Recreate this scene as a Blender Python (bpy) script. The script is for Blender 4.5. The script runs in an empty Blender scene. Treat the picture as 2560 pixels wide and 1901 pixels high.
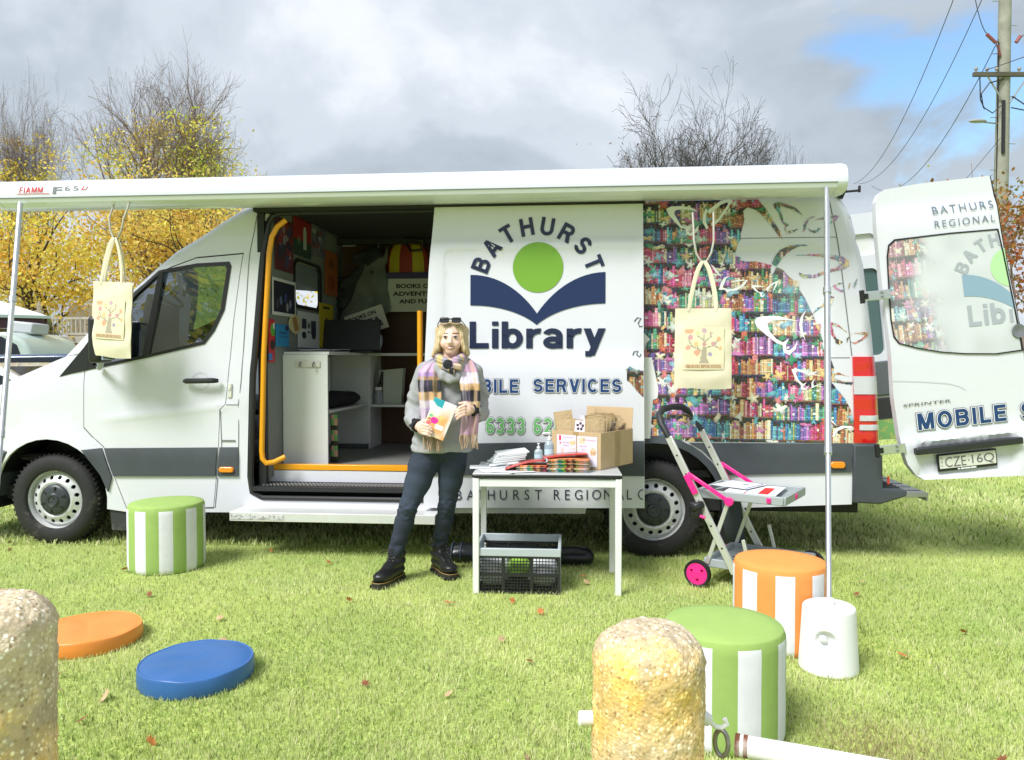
import bpy, bmesh, math, random
import numpy as np
from math import sin, cos, pi, radians as R, atan2, sqrt
from mathutils import Vector, Matrix, Euler
from mathutils.geometry import delaunay_2d_cdt
random.seed(7); RNG = np.random.default_rng(7)
S = bpy.context.scene
COL = S.collection

# ------------------------------------------------------------------ camera
cd = bpy.data.cameras.new('camera'); cam = bpy.data.objects.new('camera', cd); COL.objects.link(cam)
cam.location = (0, 0, 1.337); cam.rotation_euler = (R(90 - 1.41), 0, 0)
cd.sensor_width = 36; cd.lens = 26.92; cd.clip_start = .05; cd.clip_end = 2000
S.camera = cam
# ------------------------------------------------------------------ world: sky with broken cloud, soft sun
SUN_EL, SUN_AZ = R(50), R(-137)          # azimuth measured from +Y towards +X
W = bpy.data.worlds.new('World'); S.world = W; W.use_nodes = True
nt = W.node_tree; nt.nodes.clear()
def N(t, typ, **kw):
    n = t.nodes.new(typ)
    for k, v in kw.items(): setattr(n, k, v)
    return n
def L(t, a, b): t.links.new(a, b)
sky = N(nt, 'ShaderNodeTexSky', sky_type='NISHITA', sun_disc=False, sun_elevation=SUN_EL, sun_rotation=SUN_AZ, air_density=1.6, dust_density=.6, ozone_density=2.2)
tc = N(nt, 'ShaderNodeTexCoord'); sep = N(nt, 'ShaderNodeSeparateXYZ'); L(nt, tc.outputs['Generated'], sep.inputs[0])
def math_(t, op, a, b=None):
    n = N(t, 'ShaderNodeMath', operation=op)
    for i, v in enumerate((a, b)):
        if v is None: continue
        if hasattr(v, 'links'): L(t, v, n.inputs[i])
        else: n.inputs[i].default_value = v
    return n.outputs[0]
zz = math_(nt, 'MAXIMUM', sep.outputs[2], 0.0); den = math_(nt, 'ADD', zz, .42)
cmb = N(nt, 'ShaderNodeCombineXYZ'); L(nt, math_(nt, 'DIVIDE', sep.outputs[0], den), cmb.inputs[0]); L(nt, math_(nt, 'DIVIDE', sep.outputs[1], den), cmb.inputs[1])
def noise(t, vec, scale, detail=5, rough=.55, dist=0, off=(0, 0, 0)):
    mp = N(t, 'ShaderNodeMapping'); L(t, vec, mp.inputs[0]); mp.inputs['Location'].default_value = off
    n = N(t, 'ShaderNodeTexNoise'); L(t, mp.outputs[0], n.inputs[0])
    n.inputs['Scale'].default_value = scale; n.inputs['Detail'].default_value = detail; n.inputs['Roughness'].default_value = rough; n.inputs['Distortion'].default_value = dist
    return n.outputs[0]
def ramp(t, fac, stops, interp='LINEAR'):
    n = N(t, 'ShaderNodeValToRGB'); n.color_ramp.interpolation = interp; e = n.color_ramp.elements
    while len(e) < len(stops): e.new(.5)
    for i, (p, c) in enumerate(stops):
        e[i].position = p; e[i].color = (*c, 1) if len(c) == 3 else c
    L(t, fac, n.inputs[0]); return n.outputs[0]
K = 3.3
n1 = noise(nt, cmb.outputs[0], 1.75, 8, .55, .3, (12.1, 4.4, 0))
cl = ramp(nt, n1, [(.30, (.52*K, .60*K, .69*K)), (.44, (.66*K, .75*K, .85*K)), (.54, (.84*K, .93*K, 1.04*K)), (.68, (1.14*K, 1.20*K, 1.27*K))], 'EASE')
# patches of open blue, mostly to the upper right of the view
dt = N(nt, 'ShaderNodeVectorMath', operation='DOT_PRODUCT'); L(nt, tc.outputs['Generated'], dt.inputs[0]); dt.inputs[1].default_value = Vector((.52, .81, .30)).normalized()
n2 = noise(nt, cmb.outputs[0], 3.4, 7, .55, .3, (7.3, 2.2, 0))
gap = math_(nt, 'ADD', n2, math_(nt, 'MULTIPLY', math_(nt, 'SUBTRACT', dt.outputs['Value'], .985), 7.0))
msk = ramp(nt, gap, [(.57, (0, 0, 0)), (.74, (1, 1, 1))], 'EASE')
mx = N(nt, 'ShaderNodeMix', data_type='RGBA'); L(nt, msk, mx.inputs['Factor']); L(nt, cl, mx.inputs['A'])
sk2 = N(nt, 'ShaderNodeMix', data_type='RGBA', blend_type='MULTIPLY'); sk2.inputs['Factor'].default_value = 1; L(nt, sky.outputs[0], sk2.inputs['A']); sk2.inputs['B'].default_value = (.58, .70, .84, 1)
L(nt, sk2.outputs['Result'], mx.inputs['B'])
bg = N(nt, 'ShaderNodeBackground'); bg.inputs[1].default_value = .075; L(nt, mx.outputs['Result'], bg.inputs[0])
wo = N(nt, 'ShaderNodeOutputWorld'); L(nt, bg.outputs[0], wo.inputs[0])
sl = bpy.data.lights.new('sun', 'SUN'); sl.energy = 1.5; sl.angle = R(22); sl.color = (1, .985, .97)
sun = bpy.data.objects.new('sun', sl); COL.objects.link(sun)
sd = Vector((sin(SUN_AZ)*cos(SUN_EL), cos(SUN_AZ)*cos(SUN_EL), sin(SUN_EL)))
sun.rotation_euler = sd.to_track_quat('Z', 'Y').to_euler()
S.view_settings.view_transform = 'Standard'; S.view_settings.look = 'None'; S.view_settings.gamma = 1; S.view_settings.exposure = 1.75
S.cycles.max_bounces = 8; S.cycles.transparent_max_bounces = 12

# ------------------------------------------------------------------ materials
MATS = {}
def mat(name, rgb=(.8, .8, .8), rough=.5, metal=0., var=0., vscale=8., bump=0., bscale=60., attr=None, coat=0., spec=.5, trans=0., alpha=1., dirt=None):
    if name in MATS: return MATS[name]
    m = bpy.data.materials.new(name); m.use_nodes = True; t = m.node_tree; b = t.nodes['Principled BSDF']; MATS[name] = m
    tcn = N(t, 'ShaderNodeTexCoord')
    if attr:
        a = N(t, 'ShaderNodeAttribute', attribute_name=attr); c = a.outputs['Color']
    else:
        c = N(t, 'ShaderNodeRGB'); c.outputs[0].default_value = (*rgb, 1); c = c.outputs[0]
    if var:
        f = noise(t, tcn.outputs['Object'], vscale, 6, .6)
        f = ramp(t, f, [(.3, (1-var,)*3), (.7, (1+var*.6,)*3)])
        x = N(t, 'ShaderNodeMix', data_type='RGBA', blend_type='MULTIPLY'); x.inputs['Factor'].default_value = 1
        L(t, c, x.inputs['A']); L(t, f, x.inputs['B']); c = x.outputs['Result']
    if dirt:
        f = noise(t, tcn.outputs['Object'], dirt[1], 8, .65); f = ramp(t, f, [(dirt[2], (0, 0, 0)), (dirt[2]+.18, (1, 1, 1))])
        x = N(t, 'ShaderNodeMix', data_type='RGBA'); L(t, f, x.inputs['Factor']); L(t, c, x.inputs['A']); x.inputs['B'].default_value = (*dirt[0], 1); c = x.outputs['Result']
    L(t, c, b.inputs['Base Color'])
    b.inputs['Roughness'].default_value = rough; b.inputs['Metallic'].default_value = metal; b.inputs['Coat Weight'].default_value = coat
    b.inputs['Specular IOR Level'].default_value = spec; b.inputs['Transmission Weight'].default_value = trans; b.inputs['Alpha'].default_value = alpha
    if bump:
        f = noise(t, tcn.outputs['Object'], bscale, 4, .6); bn = N(t, 'ShaderNodeBump'); bn.inputs['Strength'].default_value = bump; bn.inputs['Distance'].default_value = .01
        L(t, f, bn.inputs['Height']); L(t, bn.outputs[0], b.inputs['Normal'])
    return m
def glass(name, tint, refl=.12, dark=.5):
    if name in MATS: return MATS[name]
    m = bpy.data.materials.new(name); m.use_nodes = True; t = m.node_tree; t.nodes.clear(); MATS[name] = m
    o = N(t, 'ShaderNodeOutputMaterial'); tr = N(t, 'ShaderNodeBsdfTransparent'); tr.inputs[0].default_value = (*tint, 1)
    g = N(t, 'ShaderNodeBsdfGlossy'); g.inputs['Roughness'].default_value = .015; g.inputs[0].default_value = (.9, .95, 1, 1)
    fr = N(t, 'ShaderNodeFresnel'); fr.inputs[0].default_value = 1.5
    f = math_(t, 'ADD', math_(t, 'MULTIPLY', fr.outputs[0], 1.2), refl)
    x = N(t, 'ShaderNodeMixShader'); L(t, f, x.inputs[0]); L(t, tr.outputs[0], x.inputs[1]); L(t, g.outputs[0], x.inputs[2]); L(t, x.outputs[0], o.inputs[0])
    return m

# ------------------------------------------------------------------ mesh helpers
class MB:
    def __init__(s): s.v, s.f, s.m = [], [], []
    def add(s, vs, fs, m=0):
        o = len(s.v); s.v += [tuple(p) for p in vs]; s.f += [tuple(i+o for i in f) for f in fs]; s.m += [m]*len(fs); return s
    def box(s, c, d, m=0, rot=None):
        x, y, z = d[0]/2, d[1]/2, d[2]/2
        P = [Vector(p) for p in ((-x,-y,-z),(x,-y,-z),(x,y,-z),(-x,y,-z),(-x,-y,z),(x,-y,z),(x,y,z),(-x,y,z))]
        if rot: P = [rot @ p for p in P]
        return s.add([p+Vector(c) for p in P], [(0,3,2,1),(4,5,6,7),(0,1,5,4),(1,2,6,5),(2,3,7,6),(3,0,4,7)], m)
    def tube(s, pts, r, n=10, m=0, cap=True, flat=1.):
        pts = [Vector(p) for p in pts]; k = len(pts); rs = r if isinstance(r, (list, tuple)) else [r]*k
        vs, fs = [], []; up = None
        for i, p in enumerate(pts):
            d = (pts[min(i+1, k-1)]-pts[max(i-1, 0)]).normalized()
            if up is None: up = d.orthogonal().normalized() if abs(d.z) < .99 else Vector((1, 0, 0))
            up = (up-d*up.dot(d)).normalized(); w = d.cross(up)
            vs += [p+(up*cos(2*pi*j/n)+w*sin(2*pi*j/n)*flat)*rs[i] for j in range(n)]
        for i in range(k-1):
            for j in range(n): fs.append((i*n+j, i*n+(j+1) % n, (i+1)*n+(j+1) % n, (i+1)*n+j))
        if cap: fs += [tuple(range(n))[::-1], tuple((k-1)*n+j for j in range(n))]
        return s.add(vs, fs, m)
    def lathe(s, prof, n=32, m=0, c=(0,0,0), axis='z', ms=None):
        vs, fs, mm = [], [], []
        for r, h in prof:
            for j in range(n):
                a = 2*pi*j/n; p = (r*cos(a), r*sin(a), h)
                if axis == 'y': p = (p[0], p[2], p[1])
                if axis == 'x': p = (p[2], p[0], p[1])
                vs.append((p[0]+c[0], p[1]+c[1], p[2]+c[2]))
        o = len(s.v); s.v += vs
        for i in range(len(prof)-1):
            for j in range(n):
                f = (i*n+j, i*n+(j+1) % n, (i+1)*n+(j+1) % n, (i+1)*n+j)
                if axis == 'y': f = f[::-1]
                s.f.append(tuple(q+o for q in f)); s.m.append(ms[i] if ms else m)
        return s
    def prism(s, poly, y0, y1, m=0, ax='y'):
        n = len(poly); P = {'y': lambda a, b, t: (a, t, b), 'z': lambda a, b, t: (a, b, t), 'x': lambda a, b, t: (t, a, b)}[ax]
        vs = [P(a, b, y0) for a, b in poly]+[P(a, b, y1) for a, b in poly]
        fs = [tuple(range(n)), tuple(range(2*n-1, n-1, -1))]+[(i, i+n, (i+1) % n+n, (i+1) % n) for i in range(n)]
        return s.add(vs, fs, m)
    def build(s, name, ms, parent=None, bevel=0., smooth=True, ang=35, loc=None, rz=0, fix=True, segs=2):
        me = bpy.data.meshes.new(name); me.from_pydata(s.v, [], s.f)
        ms = ms if isinstance(ms, (list, tuple)) else [ms]
        for m in ms: me.materials.append(m)
        if len(ms) > 1: me.polygons.foreach_set('material_index', s.m)
        return finish(name, me, parent, bevel, smooth, ang, loc, rz, fix, segs)
def finish(name, me, parent=None, bevel=0., smooth=True, ang=35, loc=None, rz=0, fix=True, segs=2):
    if fix:
        bm = bmesh.new(); bm.from_mesh(me); bmesh.ops.recalc_face_normals(bm, faces=bm.faces); bm.to_mesh(me); bm.free()
    if smooth:
        me.polygons.foreach_set('use_smooth', [True]*len(me.polygons)); me.set_sharp_from_angle(angle=R(ang))
    me.update(); o = bpy.data.objects.new(name, me); COL.objects.link(o)
    if parent is not None: o.parent = parent
    if loc is not None: o.location = loc
    if rz: o.rotation_euler = (0, 0, rz)
    if bevel:
        b = o.modifiers.new('bevel', 'BEVEL'); b.width = bevel; b.segments = segs; b.limit_method = 'ANGLE'; b.angle_limit = R(35)
    return o
def np_mesh(name, V, Fa, m, parent=None, attr=None, dom='POINT', smooth=True, ang=60):
    V = np.asarray(V, np.float32); Fa = np.asarray(Fa, np.int32); k = Fa.shape[1]
    me = bpy.data.meshes.new(name); me.vertices.add(len(V)); me.vertices.foreach_set('co', V.ravel())
    me.loops.add(Fa.size); me.loops.foreach_set('vertex_index', Fa.ravel()); me.polygons.add(len(Fa)); me.polygons.foreach_set('loop_start', np.arange(0, Fa.size, k, dtype=np.int32))
    me.update(calc_edges=True)
    if attr is not None:
        a = me.attributes.new('col', 'FLOAT_COLOR', dom); a.data.foreach_set('color', np.c_[attr, np.ones(len(attr))].astype(np.float32).ravel())
    for x in (m if isinstance(m, (list, tuple)) else [m]): me.materials.append(x)
    if smooth:
        me.polygons.foreach_set('use_smooth', np.ones(len(Fa), bool))
    o = bpy.data.objects.new(name, me); COL.objects.link(o)
    if parent is not None: o.parent = parent
    return o
def tag(o, label=None, cat=None, group=None, kind=None):
    for k, v in (('label', label), ('category', cat), ('group', group), ('kind', kind)):
        if v: o[k] = v
    return o
def thing(name, label, cat, loc=(0, 0, 0), rz=0., group=None):
    o = bpy.data.objects.new(name, None); COL.objects.link(o); o.location = loc; o.rotation_euler = (0, 0, rz); o.empty_display_size = .1
    return tag(o, label, cat, group)
def dup(root, loc=None, rz=None, label=None):
    r = root.copy(); COL.objects.link(r)
    if loc is not None: r.location = loc
    if rz is not None: r.rotation_euler = (0, 0, rz)
    if label: r['label'] = label
    for ch in list(root.children):
        c = ch.copy(); COL.objects.link(c); c.parent = r
        for g in ch.children:
            d = g.copy(); COL.objects.link(d); d.parent = c
    return r
# text: built-in font -> 2D verts / faces
_tc = {}
def text2d(s, size=1., bold=0., space=1.):
    k = (s, bold, space)
    if k not in _tc:
        cu = bpy.data.curves.new('t', 'FONT'); cu.body = s; cu.offset = bold; cu.space_character = space; cu.resolution_u = 4
        o = bpy.data.objects.new('t', cu); COL.objects.link(o); dg = bpy.context.evaluated_depsgraph_get(); me = o.evaluated_get(dg).to_mesh()
        V = np.array([v.co[:2] for v in me.vertices]).reshape(-1, 2); Fc = [tuple(p.vertices) for p in me.polygons]
        bpy.data.objects.remove(o); bpy.data.curves.remove(cu); _tc[k] = (V, Fc)
    V, Fc = _tc[k]; return V*size, Fc
def text_fit(s, x0, x1, z0, z1, bold=0., space=1., grow=0.):
    V, Fc = text2d(s, 1., bold, space); Vr, _ = text2d(s, 1., bold-grow, space) if grow else (V, Fc)
    lo, hi = Vr.min(0), Vr.max(0); sc = np.array([(x1-x0)/(hi[0]-lo[0]), (z1-z0)/(hi[1]-lo[1])])
    return (V-lo)*sc+[x0, z0], Fc
def decal(mb, VF, fn, m=0):
    V, Fc = VF; mb.add([fn(a, b) for a, b in V], Fc, m)
# bold grotesque capitals drawn as bars, slants and arcs: ('v',x,y0,y1) ('h',y,x0,x1) ('d',x0,y0,x1,y1) ('a',cx,cy,rx,ry,a0,a1)
SW = .20; CC = SW/2; _u, _l = (1-CC+.5)/2, (.5+CC)/2
GLY = {'B': (.72, [('v', CC, 0, 1), ('h', 1-CC, 0, .43), ('h', .53, 0, .43), ('h', CC, 0, .43), ('a', .42, (1.53-CC)/2, .18, (.47-CC)/2, -90, 90), ('a', .42, (.53+CC)/2, .20, (.53-CC)/2, -90, 90)]),
 'A': (.80, [('d', .115, 0, .40, 1), ('d', .685, 0, .40, 1), ('h', .29, .22, .58)]), 'T': (.68, [('h', 1-CC, 0, .68), ('v', .34, 0, 1)]), 'H': (.74, [('v', CC, 0, 1), ('v', .74-CC, 0, 1), ('h', .52, 0, .74)]),
 'U': (.74, [('v', CC, .34, 1), ('v', .74-CC, .34, 1), ('a', .37, .35, .37-CC, .35-CC, 180, 360)]), 'R': (.74, [('v', CC, 0, 1), ('h', 1-CC, 0, .44), ('h', .49, 0, .44), ('a', .43, (1.49-CC)/2, .19, (.51-CC)/2, -90, 90), ('d', .625, 0, .46, .49)]),
 'S': (.70, [('a', .35, _u, .23, (.5-CC)/2, 15, 275), ('a', .35, _l, .25, (.5-CC)/2, 95, -165)]), 'L': (.60, [('v', CC, 0, 1), ('h', CC, 0, .60)]), 'i': (.20, [('v', CC, 0, .73), ('v', CC, .84, 1)]),
 'b': (.66, [('v', CC, 0, 1), ('a', .34, .365, .32-CC, .365-CC+.01, 0, 360)]), 'r': (.42, [('v', CC, 0, .73), ('a', .40, .37, .29, .27, 80, 172)]), 'a': (.62, [('v', .50, 0, .48), ('a', .29, .46, .21, .18, 0, 160), ('a', .30, .215, .20, .13, 0, 360)]),
 'y': (.66, [('d', .11, .73, .34, .0), ('d', .56, .73, .22, -.27), ('h', -.20, .05, .24)]), 'M': (.88, [('v', CC, 0, 1), ('v', .88-CC, 0, 1), ('d', .13, 1, .44, .02), ('d', .75, 1, .44, .02)]), 'O': (.80, [('a', .40, .5, .40-CC, .5-CC+.01, 0, 360)]),
 'I': (.20, [('v', CC, 0, 1)]), 'E': (.64, [('v', CC, 0, 1), ('h', CC, 0, .64), ('h', .52, 0, .60), ('h', 1-CC, 0, .64)]), 'V': (.76, [('d', .115, 1, .38, 0), ('d', .645, 1, .38, 0)]), 'C': (.74, [('a', .38, .5, .38-CC, .5-CC+.01, 42, 318)]),
 '6': (.62, [('a', .31, .31, .31-CC, .31-CC, 0, 360), ('a', .36, .56, .36-CC, .44-CC, 50, 185)]), '3': (.62, [('a', .30, _u, .21, (.5-CC)/2, 165, -95), ('a', .30, _l, .22, (.5-CC)/2, 95, -165)]), '2': (.62, [('a', .31, .70, .21, .20, 170, -28), ('d', .12, .1, .50, .60), ('h', CC, 0, .62)]),
 '8': (.62, [('a', .31, _u, .20, (.5-CC)/2, 0, 360), ('a', .31, _l, .21, (.5-CC)/2, 0, 360)]), 'F': (.60, [('v', CC, 0, 1), ('h', 1-CC, 0, .60), ('h', .50, 0, .52)]), '5': (.62, [('h', 1-CC, .07, .56), ('v', .16, .46, 1), ('a', .29, .33, .23, .23, 125, -165)]), '1': (.40, [('v', .28, 0, 1), ('d', .10, .72, .24, .92)]), ' ': (.30, [])}
def glyph(ch, g=0.):
    """polygons of one letter, cap height 1, grown outwards by g"""
    w, prims = GLY[ch]; P = []; h = CC+g
    for p in prims:
        if p[0] == 'v': P.append([(p[1]-h, p[2]-g), (p[1]+h, p[2]-g), (p[1]+h, p[3]+g), (p[1]-h, p[3]+g)])
        elif p[0] == 'h': P.append([(p[2]-g, p[1]-h), (p[3]+g, p[1]-h), (p[3]+g, p[1]+h), (p[2]-g, p[1]+h)])
        elif p[0] == 'd':
            x0, y0, x1, y1 = p[1:]
            if y0 > y1: x0, y0, x1, y1 = x1, y1, x0, y0
            k = (x1-x0)/(y1-y0); x0 -= k*g; x1 += k*g; q = (CC*1.08+g)*sqrt(1+k*k); P.append([(x0-q, y0-g), (x0+q, y0-g), (x1+q, y1+g), (x1-q, y1+g)])
        else:
            cx, cy, rx, ry, a0, a1 = p[1:]; full = abs(a1-a0) >= 360; e = 0 if full else math.degrees(g/max(rx, ry))*(1 if a1 > a0 else -1); n = max(6, int(abs(a1-a0)/12)); A_ = [R(a0-e+(a1-a0+2*e)*i/n) for i in range(n+1)]
            P += [[(cx+(rx-h)*cos(s), cy+(ry-h)*sin(s)), (cx+(rx+h)*cos(s), cy+(ry+h)*sin(s)), (cx+(rx+h)*cos(t), cy+(ry+h)*sin(t)), (cx+(rx-h)*cos(t), cy+(ry-h)*sin(t))] for s, t in zip(A_, A_[1:])]
    return w, P
def word(s, x0, x1, z0, z1, g=0., gap=.09):
    tot = sum(GLY[ch][0] for ch in s)+gap*(len(s)-1); k = (x1-x0)/tot; hz = z1-z0; x = x0; out = []
    for ch in s:
        w, P = glyph(ch, g); out += [[(x+a*k, z0+b*hz) for a, b in q] for q in P]; x += (w+gap)*k
    return out
def decal_polys(mb, polys, fn, m=0, off=0.):
    for i, q in enumerate(polys):
        pts = [tuple(np.array(fn(a, b))+np.array((0, -off-.00007*(i % 7), 0))) for a, b in q]
        ar = sum(q[j][0]*q[(j+1) % 4][1]-q[(j+1) % 4][0]*q[j][1] for j in range(4)); mb.add(pts if ar > 0 else pts[::-1], [(0, 1, 2, 3)], m)
def pip(X, Z, poly):
    r = np.zeros(X.shape, bool); n = len(poly)
    for i in range(n):
        x0, z0 = poly[i]; x1, z1 = poly[(i+1) % n]
        if z0 == z1: continue
        c = ((z0 > Z) != (z1 > Z)) & (X < (x1-x0)*(Z-z0)/(z1-z0)+x0); r ^= c
    return r
def raster(name, x0, x1, z0, z1, res, colfn, mapfn, m, parent=None, smooth=False):
    nx, nz = max(1, int(round((x1-x0)/res))), max(1, int(round((z1-z0)/res)))
    gx, gz = np.linspace(x0, x1, nx+1), np.linspace(z0, z1, nz+1)
    cx, cz = np.meshgrid((gx[1:]+gx[:-1])/2, (gz[1:]+gz[:-1])/2); col, keep = colfn(cx, cz)
    GX, GZ = np.meshgrid(gx, gz); V = mapfn(GX.ravel(), GZ.ravel())
    i = np.arange(nz*(nx+1)).reshape(nz, nx+1)[:, :-1]; Fq = np.stack([i, i+1, i+nx+2, i+nx+1], -1)[keep]
    u, inv = np.unique(Fq, return_inverse=True); Fq = inv.reshape(Fq.shape)
    return np_mesh(name, V[u], Fq, m, parent, col[keep], 'FACE', smooth)
def dens(poly, step, closed=True):
    out = []; n = len(poly)
    for i in range(n if closed else n-1):
        a, b = Vector(poly[i]), Vector(poly[(i+1) % n]); k = max(1, int((b-a).length/step))
        out += [tuple(a.lerp(b, j/k)) for j in range(k)]
    return out
def arc(cx, cz, r, a0, a1, n): return [(cx+r*cos(R(a0+(a1-a0)*i/n)), cz+r*sin(R(a0+(a1-a0)*i/n))) for i in range(n+1)]
def rrect(x0, z0, x1, z1, r, n=5):
    return arc(x1-r, z1-r, r, 0, 90, n)+arc(x0+r, z1-r, r, 90, 180, n)+arc(x0+r, z0+r, r, 180, 270, n)+arc(x1-r, z0+r, r, 270, 360, n)
def inpoly(p, poly):
    x, z = p; r = False; n = len(poly)
    for i in range(n):
        x0, z0 = poly[i]; x1, z1 = poly[(i+1) % n]
        if (z0 > z) != (z1 > z) and x < (x1-x0)*(z-z0)/(z1-z0)+x0: r = not r
    return r
def panel(name, outline, holes, yf, m, parent=None, thick=.02, step=.12, extra=(), estep=.06, back=True, ang=40, flip=False):
    loops = [dens(outline, estep)]+[dens(h, estep) for h in holes]; pts = []; edges = []
    for lp in loops:
        o = len(pts); pts += lp; edges += [(o+i, o+(i+1) % len(lp)) for i in range(len(lp))]
    xs = [p[0] for p in loops[0]]; zs = [p[1] for p in loops[0]]
    ins = lambda p: inpoly(p, loops[0]) and not any(inpoly(p, h) for h in loops[1:])
    x = min(xs)+step/2
    while x < max(xs):
        z = min(zs)+step/2
        while z < max(zs):
            if ins((x, z)): pts.append((x, z))
            z += step
        x += step
    pts += [p for p in extra if ins(p)]
    vs, _, fs, *_ = delaunay_2d_cdt([Vector(p) for p in pts], edges, [], 0, 1e-5)
    fs = [f for f in fs if ins(((vs[f[0]].x+vs[f[1]].x+vs[f[2]].x)/3, (vs[f[0]].y+vs[f[1]].y+vs[f[2]].y)/3))]
    V = [(v.x, yf(v.x, v.y), v.y) for v in vs]; n = len(V); cnt = {}
    for f in fs:
        for i in range(3):
            a, b = f[i], f[(i+1) % 3]
            if (b, a) in cnt: cnt.pop((b, a))
            else: cnt[(a, b)] = 1
    F2 = [tuple(f) for f in fs]
    if thick:
        V += [(p[0], p[1]+thick, p[2]) for p in V]; F2 += [(b, a, a+n, b+n) for a, b in cnt]
        if back: F2 += [tuple(i+n for i in f[::-1]) for f in fs]
    if flip: F2 = [f[::-1] for f in F2]
    me = bpy.data.meshes.new(name); me.from_pydata(V, [], F2)
    for q in (m if isinstance(m, (list, tuple)) else [m]): me.materials.append(q)
    return finish(name, me, parent, ang=ang, fix=False)
# signed distance grid + surface nets, for bodies and cloth
class SDF:
    def __init__(s, lo, hi, h):
        s.h = h; s.lo = np.array(lo, np.float32); s.n = np.ceil((np.array(hi)-lo)/h).astype(int)+1
        s.ax = [s.lo[i]+h*np.arange(s.n[i], dtype=np.float32) for i in range(3)]; s.d = np.full(s.n, .2, np.float32)
    def sl(s, lo, hi):
        a = np.clip(((np.array(lo)-s.lo)/s.h).astype(int), 0, s.n-1); b = np.clip(((np.array(hi)-s.lo)/s.h).astype(int)+2, 1, s.n); return tuple(slice(i, j) for i, j in zip(a, b))
    def grid(s, q): return s.ax[0][q[0]][:, None, None], s.ax[1][q[1]][None, :, None], s.ax[2][q[2]][None, None, :]
    def comb(s, fn, lo, hi, k, sub=False):
        pad = k+.03; q = s.sl(np.array(lo)-pad, np.array(hi)+pad); X, Y, Z = s.grid(q); n = fn(X, Y, Z).astype(np.float32); d = s.d[q]
        if sub: d, n = -d, n
        if k > 0:
            h = np.clip(.5+.5*(d-n)/k, 0, 1); r = d*(1-h)+n*h-k*h*(1-h)
        else: r = np.minimum(d, n)
        s.d[q] = -r if sub else r
        return s
    def cap(s, a, b, ra, rb, k=.02, sub=False, sc=(1, 1, 1)):
        a, b = np.array(a, float), np.array(b, float); sc = np.array(sc, float); A, B = a/sc, b/sc; ab = B-A; L2 = max((ab**2).sum(), 1e-9)
        def fn(X, Y, Z):
            x, y, z = X/sc[0]-A[0], Y/sc[1]-A[1], Z/sc[2]-A[2]; t = np.clip((x*ab[0]+y*ab[1]+z*ab[2])/L2, 0, 1)
            return (np.sqrt((x-t*ab[0])**2+(y-t*ab[1])**2+(z-t*ab[2])**2)-(ra+(rb-ra)*t))*sc.min()
        m = max(ra, rb)*sc.max(); return s.comb(fn, np.minimum(a, b)-m, np.maximum(a, b)+m, k, sub)
    def ell(s, c, r, k=.02, sub=False, rot=None):
        c, r = np.array(c, float), np.array(r, float); M = np.array(rot) if rot is not None else np.eye(3)
        def fn(X, Y, Z):
            x, y, z = X-c[0], Y-c[1], Z-c[2]; u = [(M[0, i]*x+M[1, i]*y+M[2, i]*z)/r[i] for i in range(3)]
            k0 = np.sqrt(u[0]**2+u[1]**2+u[2]**2); k1 = np.sqrt((u[0]/r[0])**2+(u[1]/r[1])**2+(u[2]/r[2])**2)+1e-6
            return k0*(k0-1)/k1
        m = r.max(); return s.comb(fn, c-m, c+m, k, sub)
    def chain(s, pts, rs, k=.015, **kw):
        for i in range(len(pts)-1): s.cap(pts[i], pts[i+1], rs[i], rs[i+1], k, **kw)
        return s
    def mesh(s):
        d = s.d.copy(); d[0] = d[-1] = .1; d[:, 0] = d[:, -1] = .1; d[:, :, 0] = d[:, :, -1] = .1
        nx, ny, nz = d.shape; ins = d < 0; c = np.zeros((nx-1, ny-1, nz-1), np.int8)
        for i in (0, 1):
            for j in (0, 1):
                for k in (0, 1): c += ins[i:nx-1+i, j:ny-1+j, k:nz-1+k]
        act = (c > 0) & (c < 8); I = np.argwhere(act); idx = np.full(act.shape, -1, np.int64); idx[act] = np.arange(len(I))
        P = np.zeros((len(I), 3)); w = np.zeros(len(I)); cor = [(i, j, k) for i in (0, 1) for j in (0, 1) for k in (0, 1)]
        for a in cor:
            for ax in range(3):
                if a[ax]: continue
                b = list(a); b[ax] = 1; da = d[I[:, 0]+a[0], I[:, 1]+a[1], I[:, 2]+a[2]]; db = d[I[:, 0]+b[0], I[:, 1]+b[1], I[:, 2]+b[2]]
                x = (da < 0) != (db < 0); t = np.where(x, da/np.where(x, da-db, 1), 0); p = np.repeat(np.array([a], float), len(I), 0); p[:, ax] += t
                P[x] += p[x]; w[x] += 1
        V = (P/w[:, None]+I)*s.h+s.lo; Q = []
        for ax in range(3):
            sa = [slice(None)]*3; sb = [slice(None)]*3; sa[ax] = slice(0, -1); sb[ax] = slice(1, None)
            e = np.argwhere(ins[tuple(sa)] != ins[tuple(sb)]); u, v = (ax+1) % 3, (ax+2) % 3
            e = e[(e[:, u] > 0) & (e[:, v] > 0)]; f = ins[tuple(e.T)]; qs = []
            for du, dv in ((-1, -1), (0, -1), (0, 0), (-1, 0)):
                g = e.copy(); g[:, u] += du; g[:, v] += dv; qs.append(idx[tuple(g.T)])
            q = np.stack(qs, 1); q[~f] = q[~f][:, ::-1]; Q.append(q)
        return V, np.concatenate(Q)
def smoothv(V, Fq, it=2, lam=.5):
    e = np.concatenate([Fq[:, [i, (i+1) % 4]] for i in range(4)])
    for _ in range(it):
        s = np.zeros_like(V); c = np.zeros(len(V)); np.add.at(s, e[:, 0], V[e[:, 1]]); np.add.at(c, e[:, 0], 1); V = V+lam*(s/np.maximum(c, 1)[:, None]-V)
    return V
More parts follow.
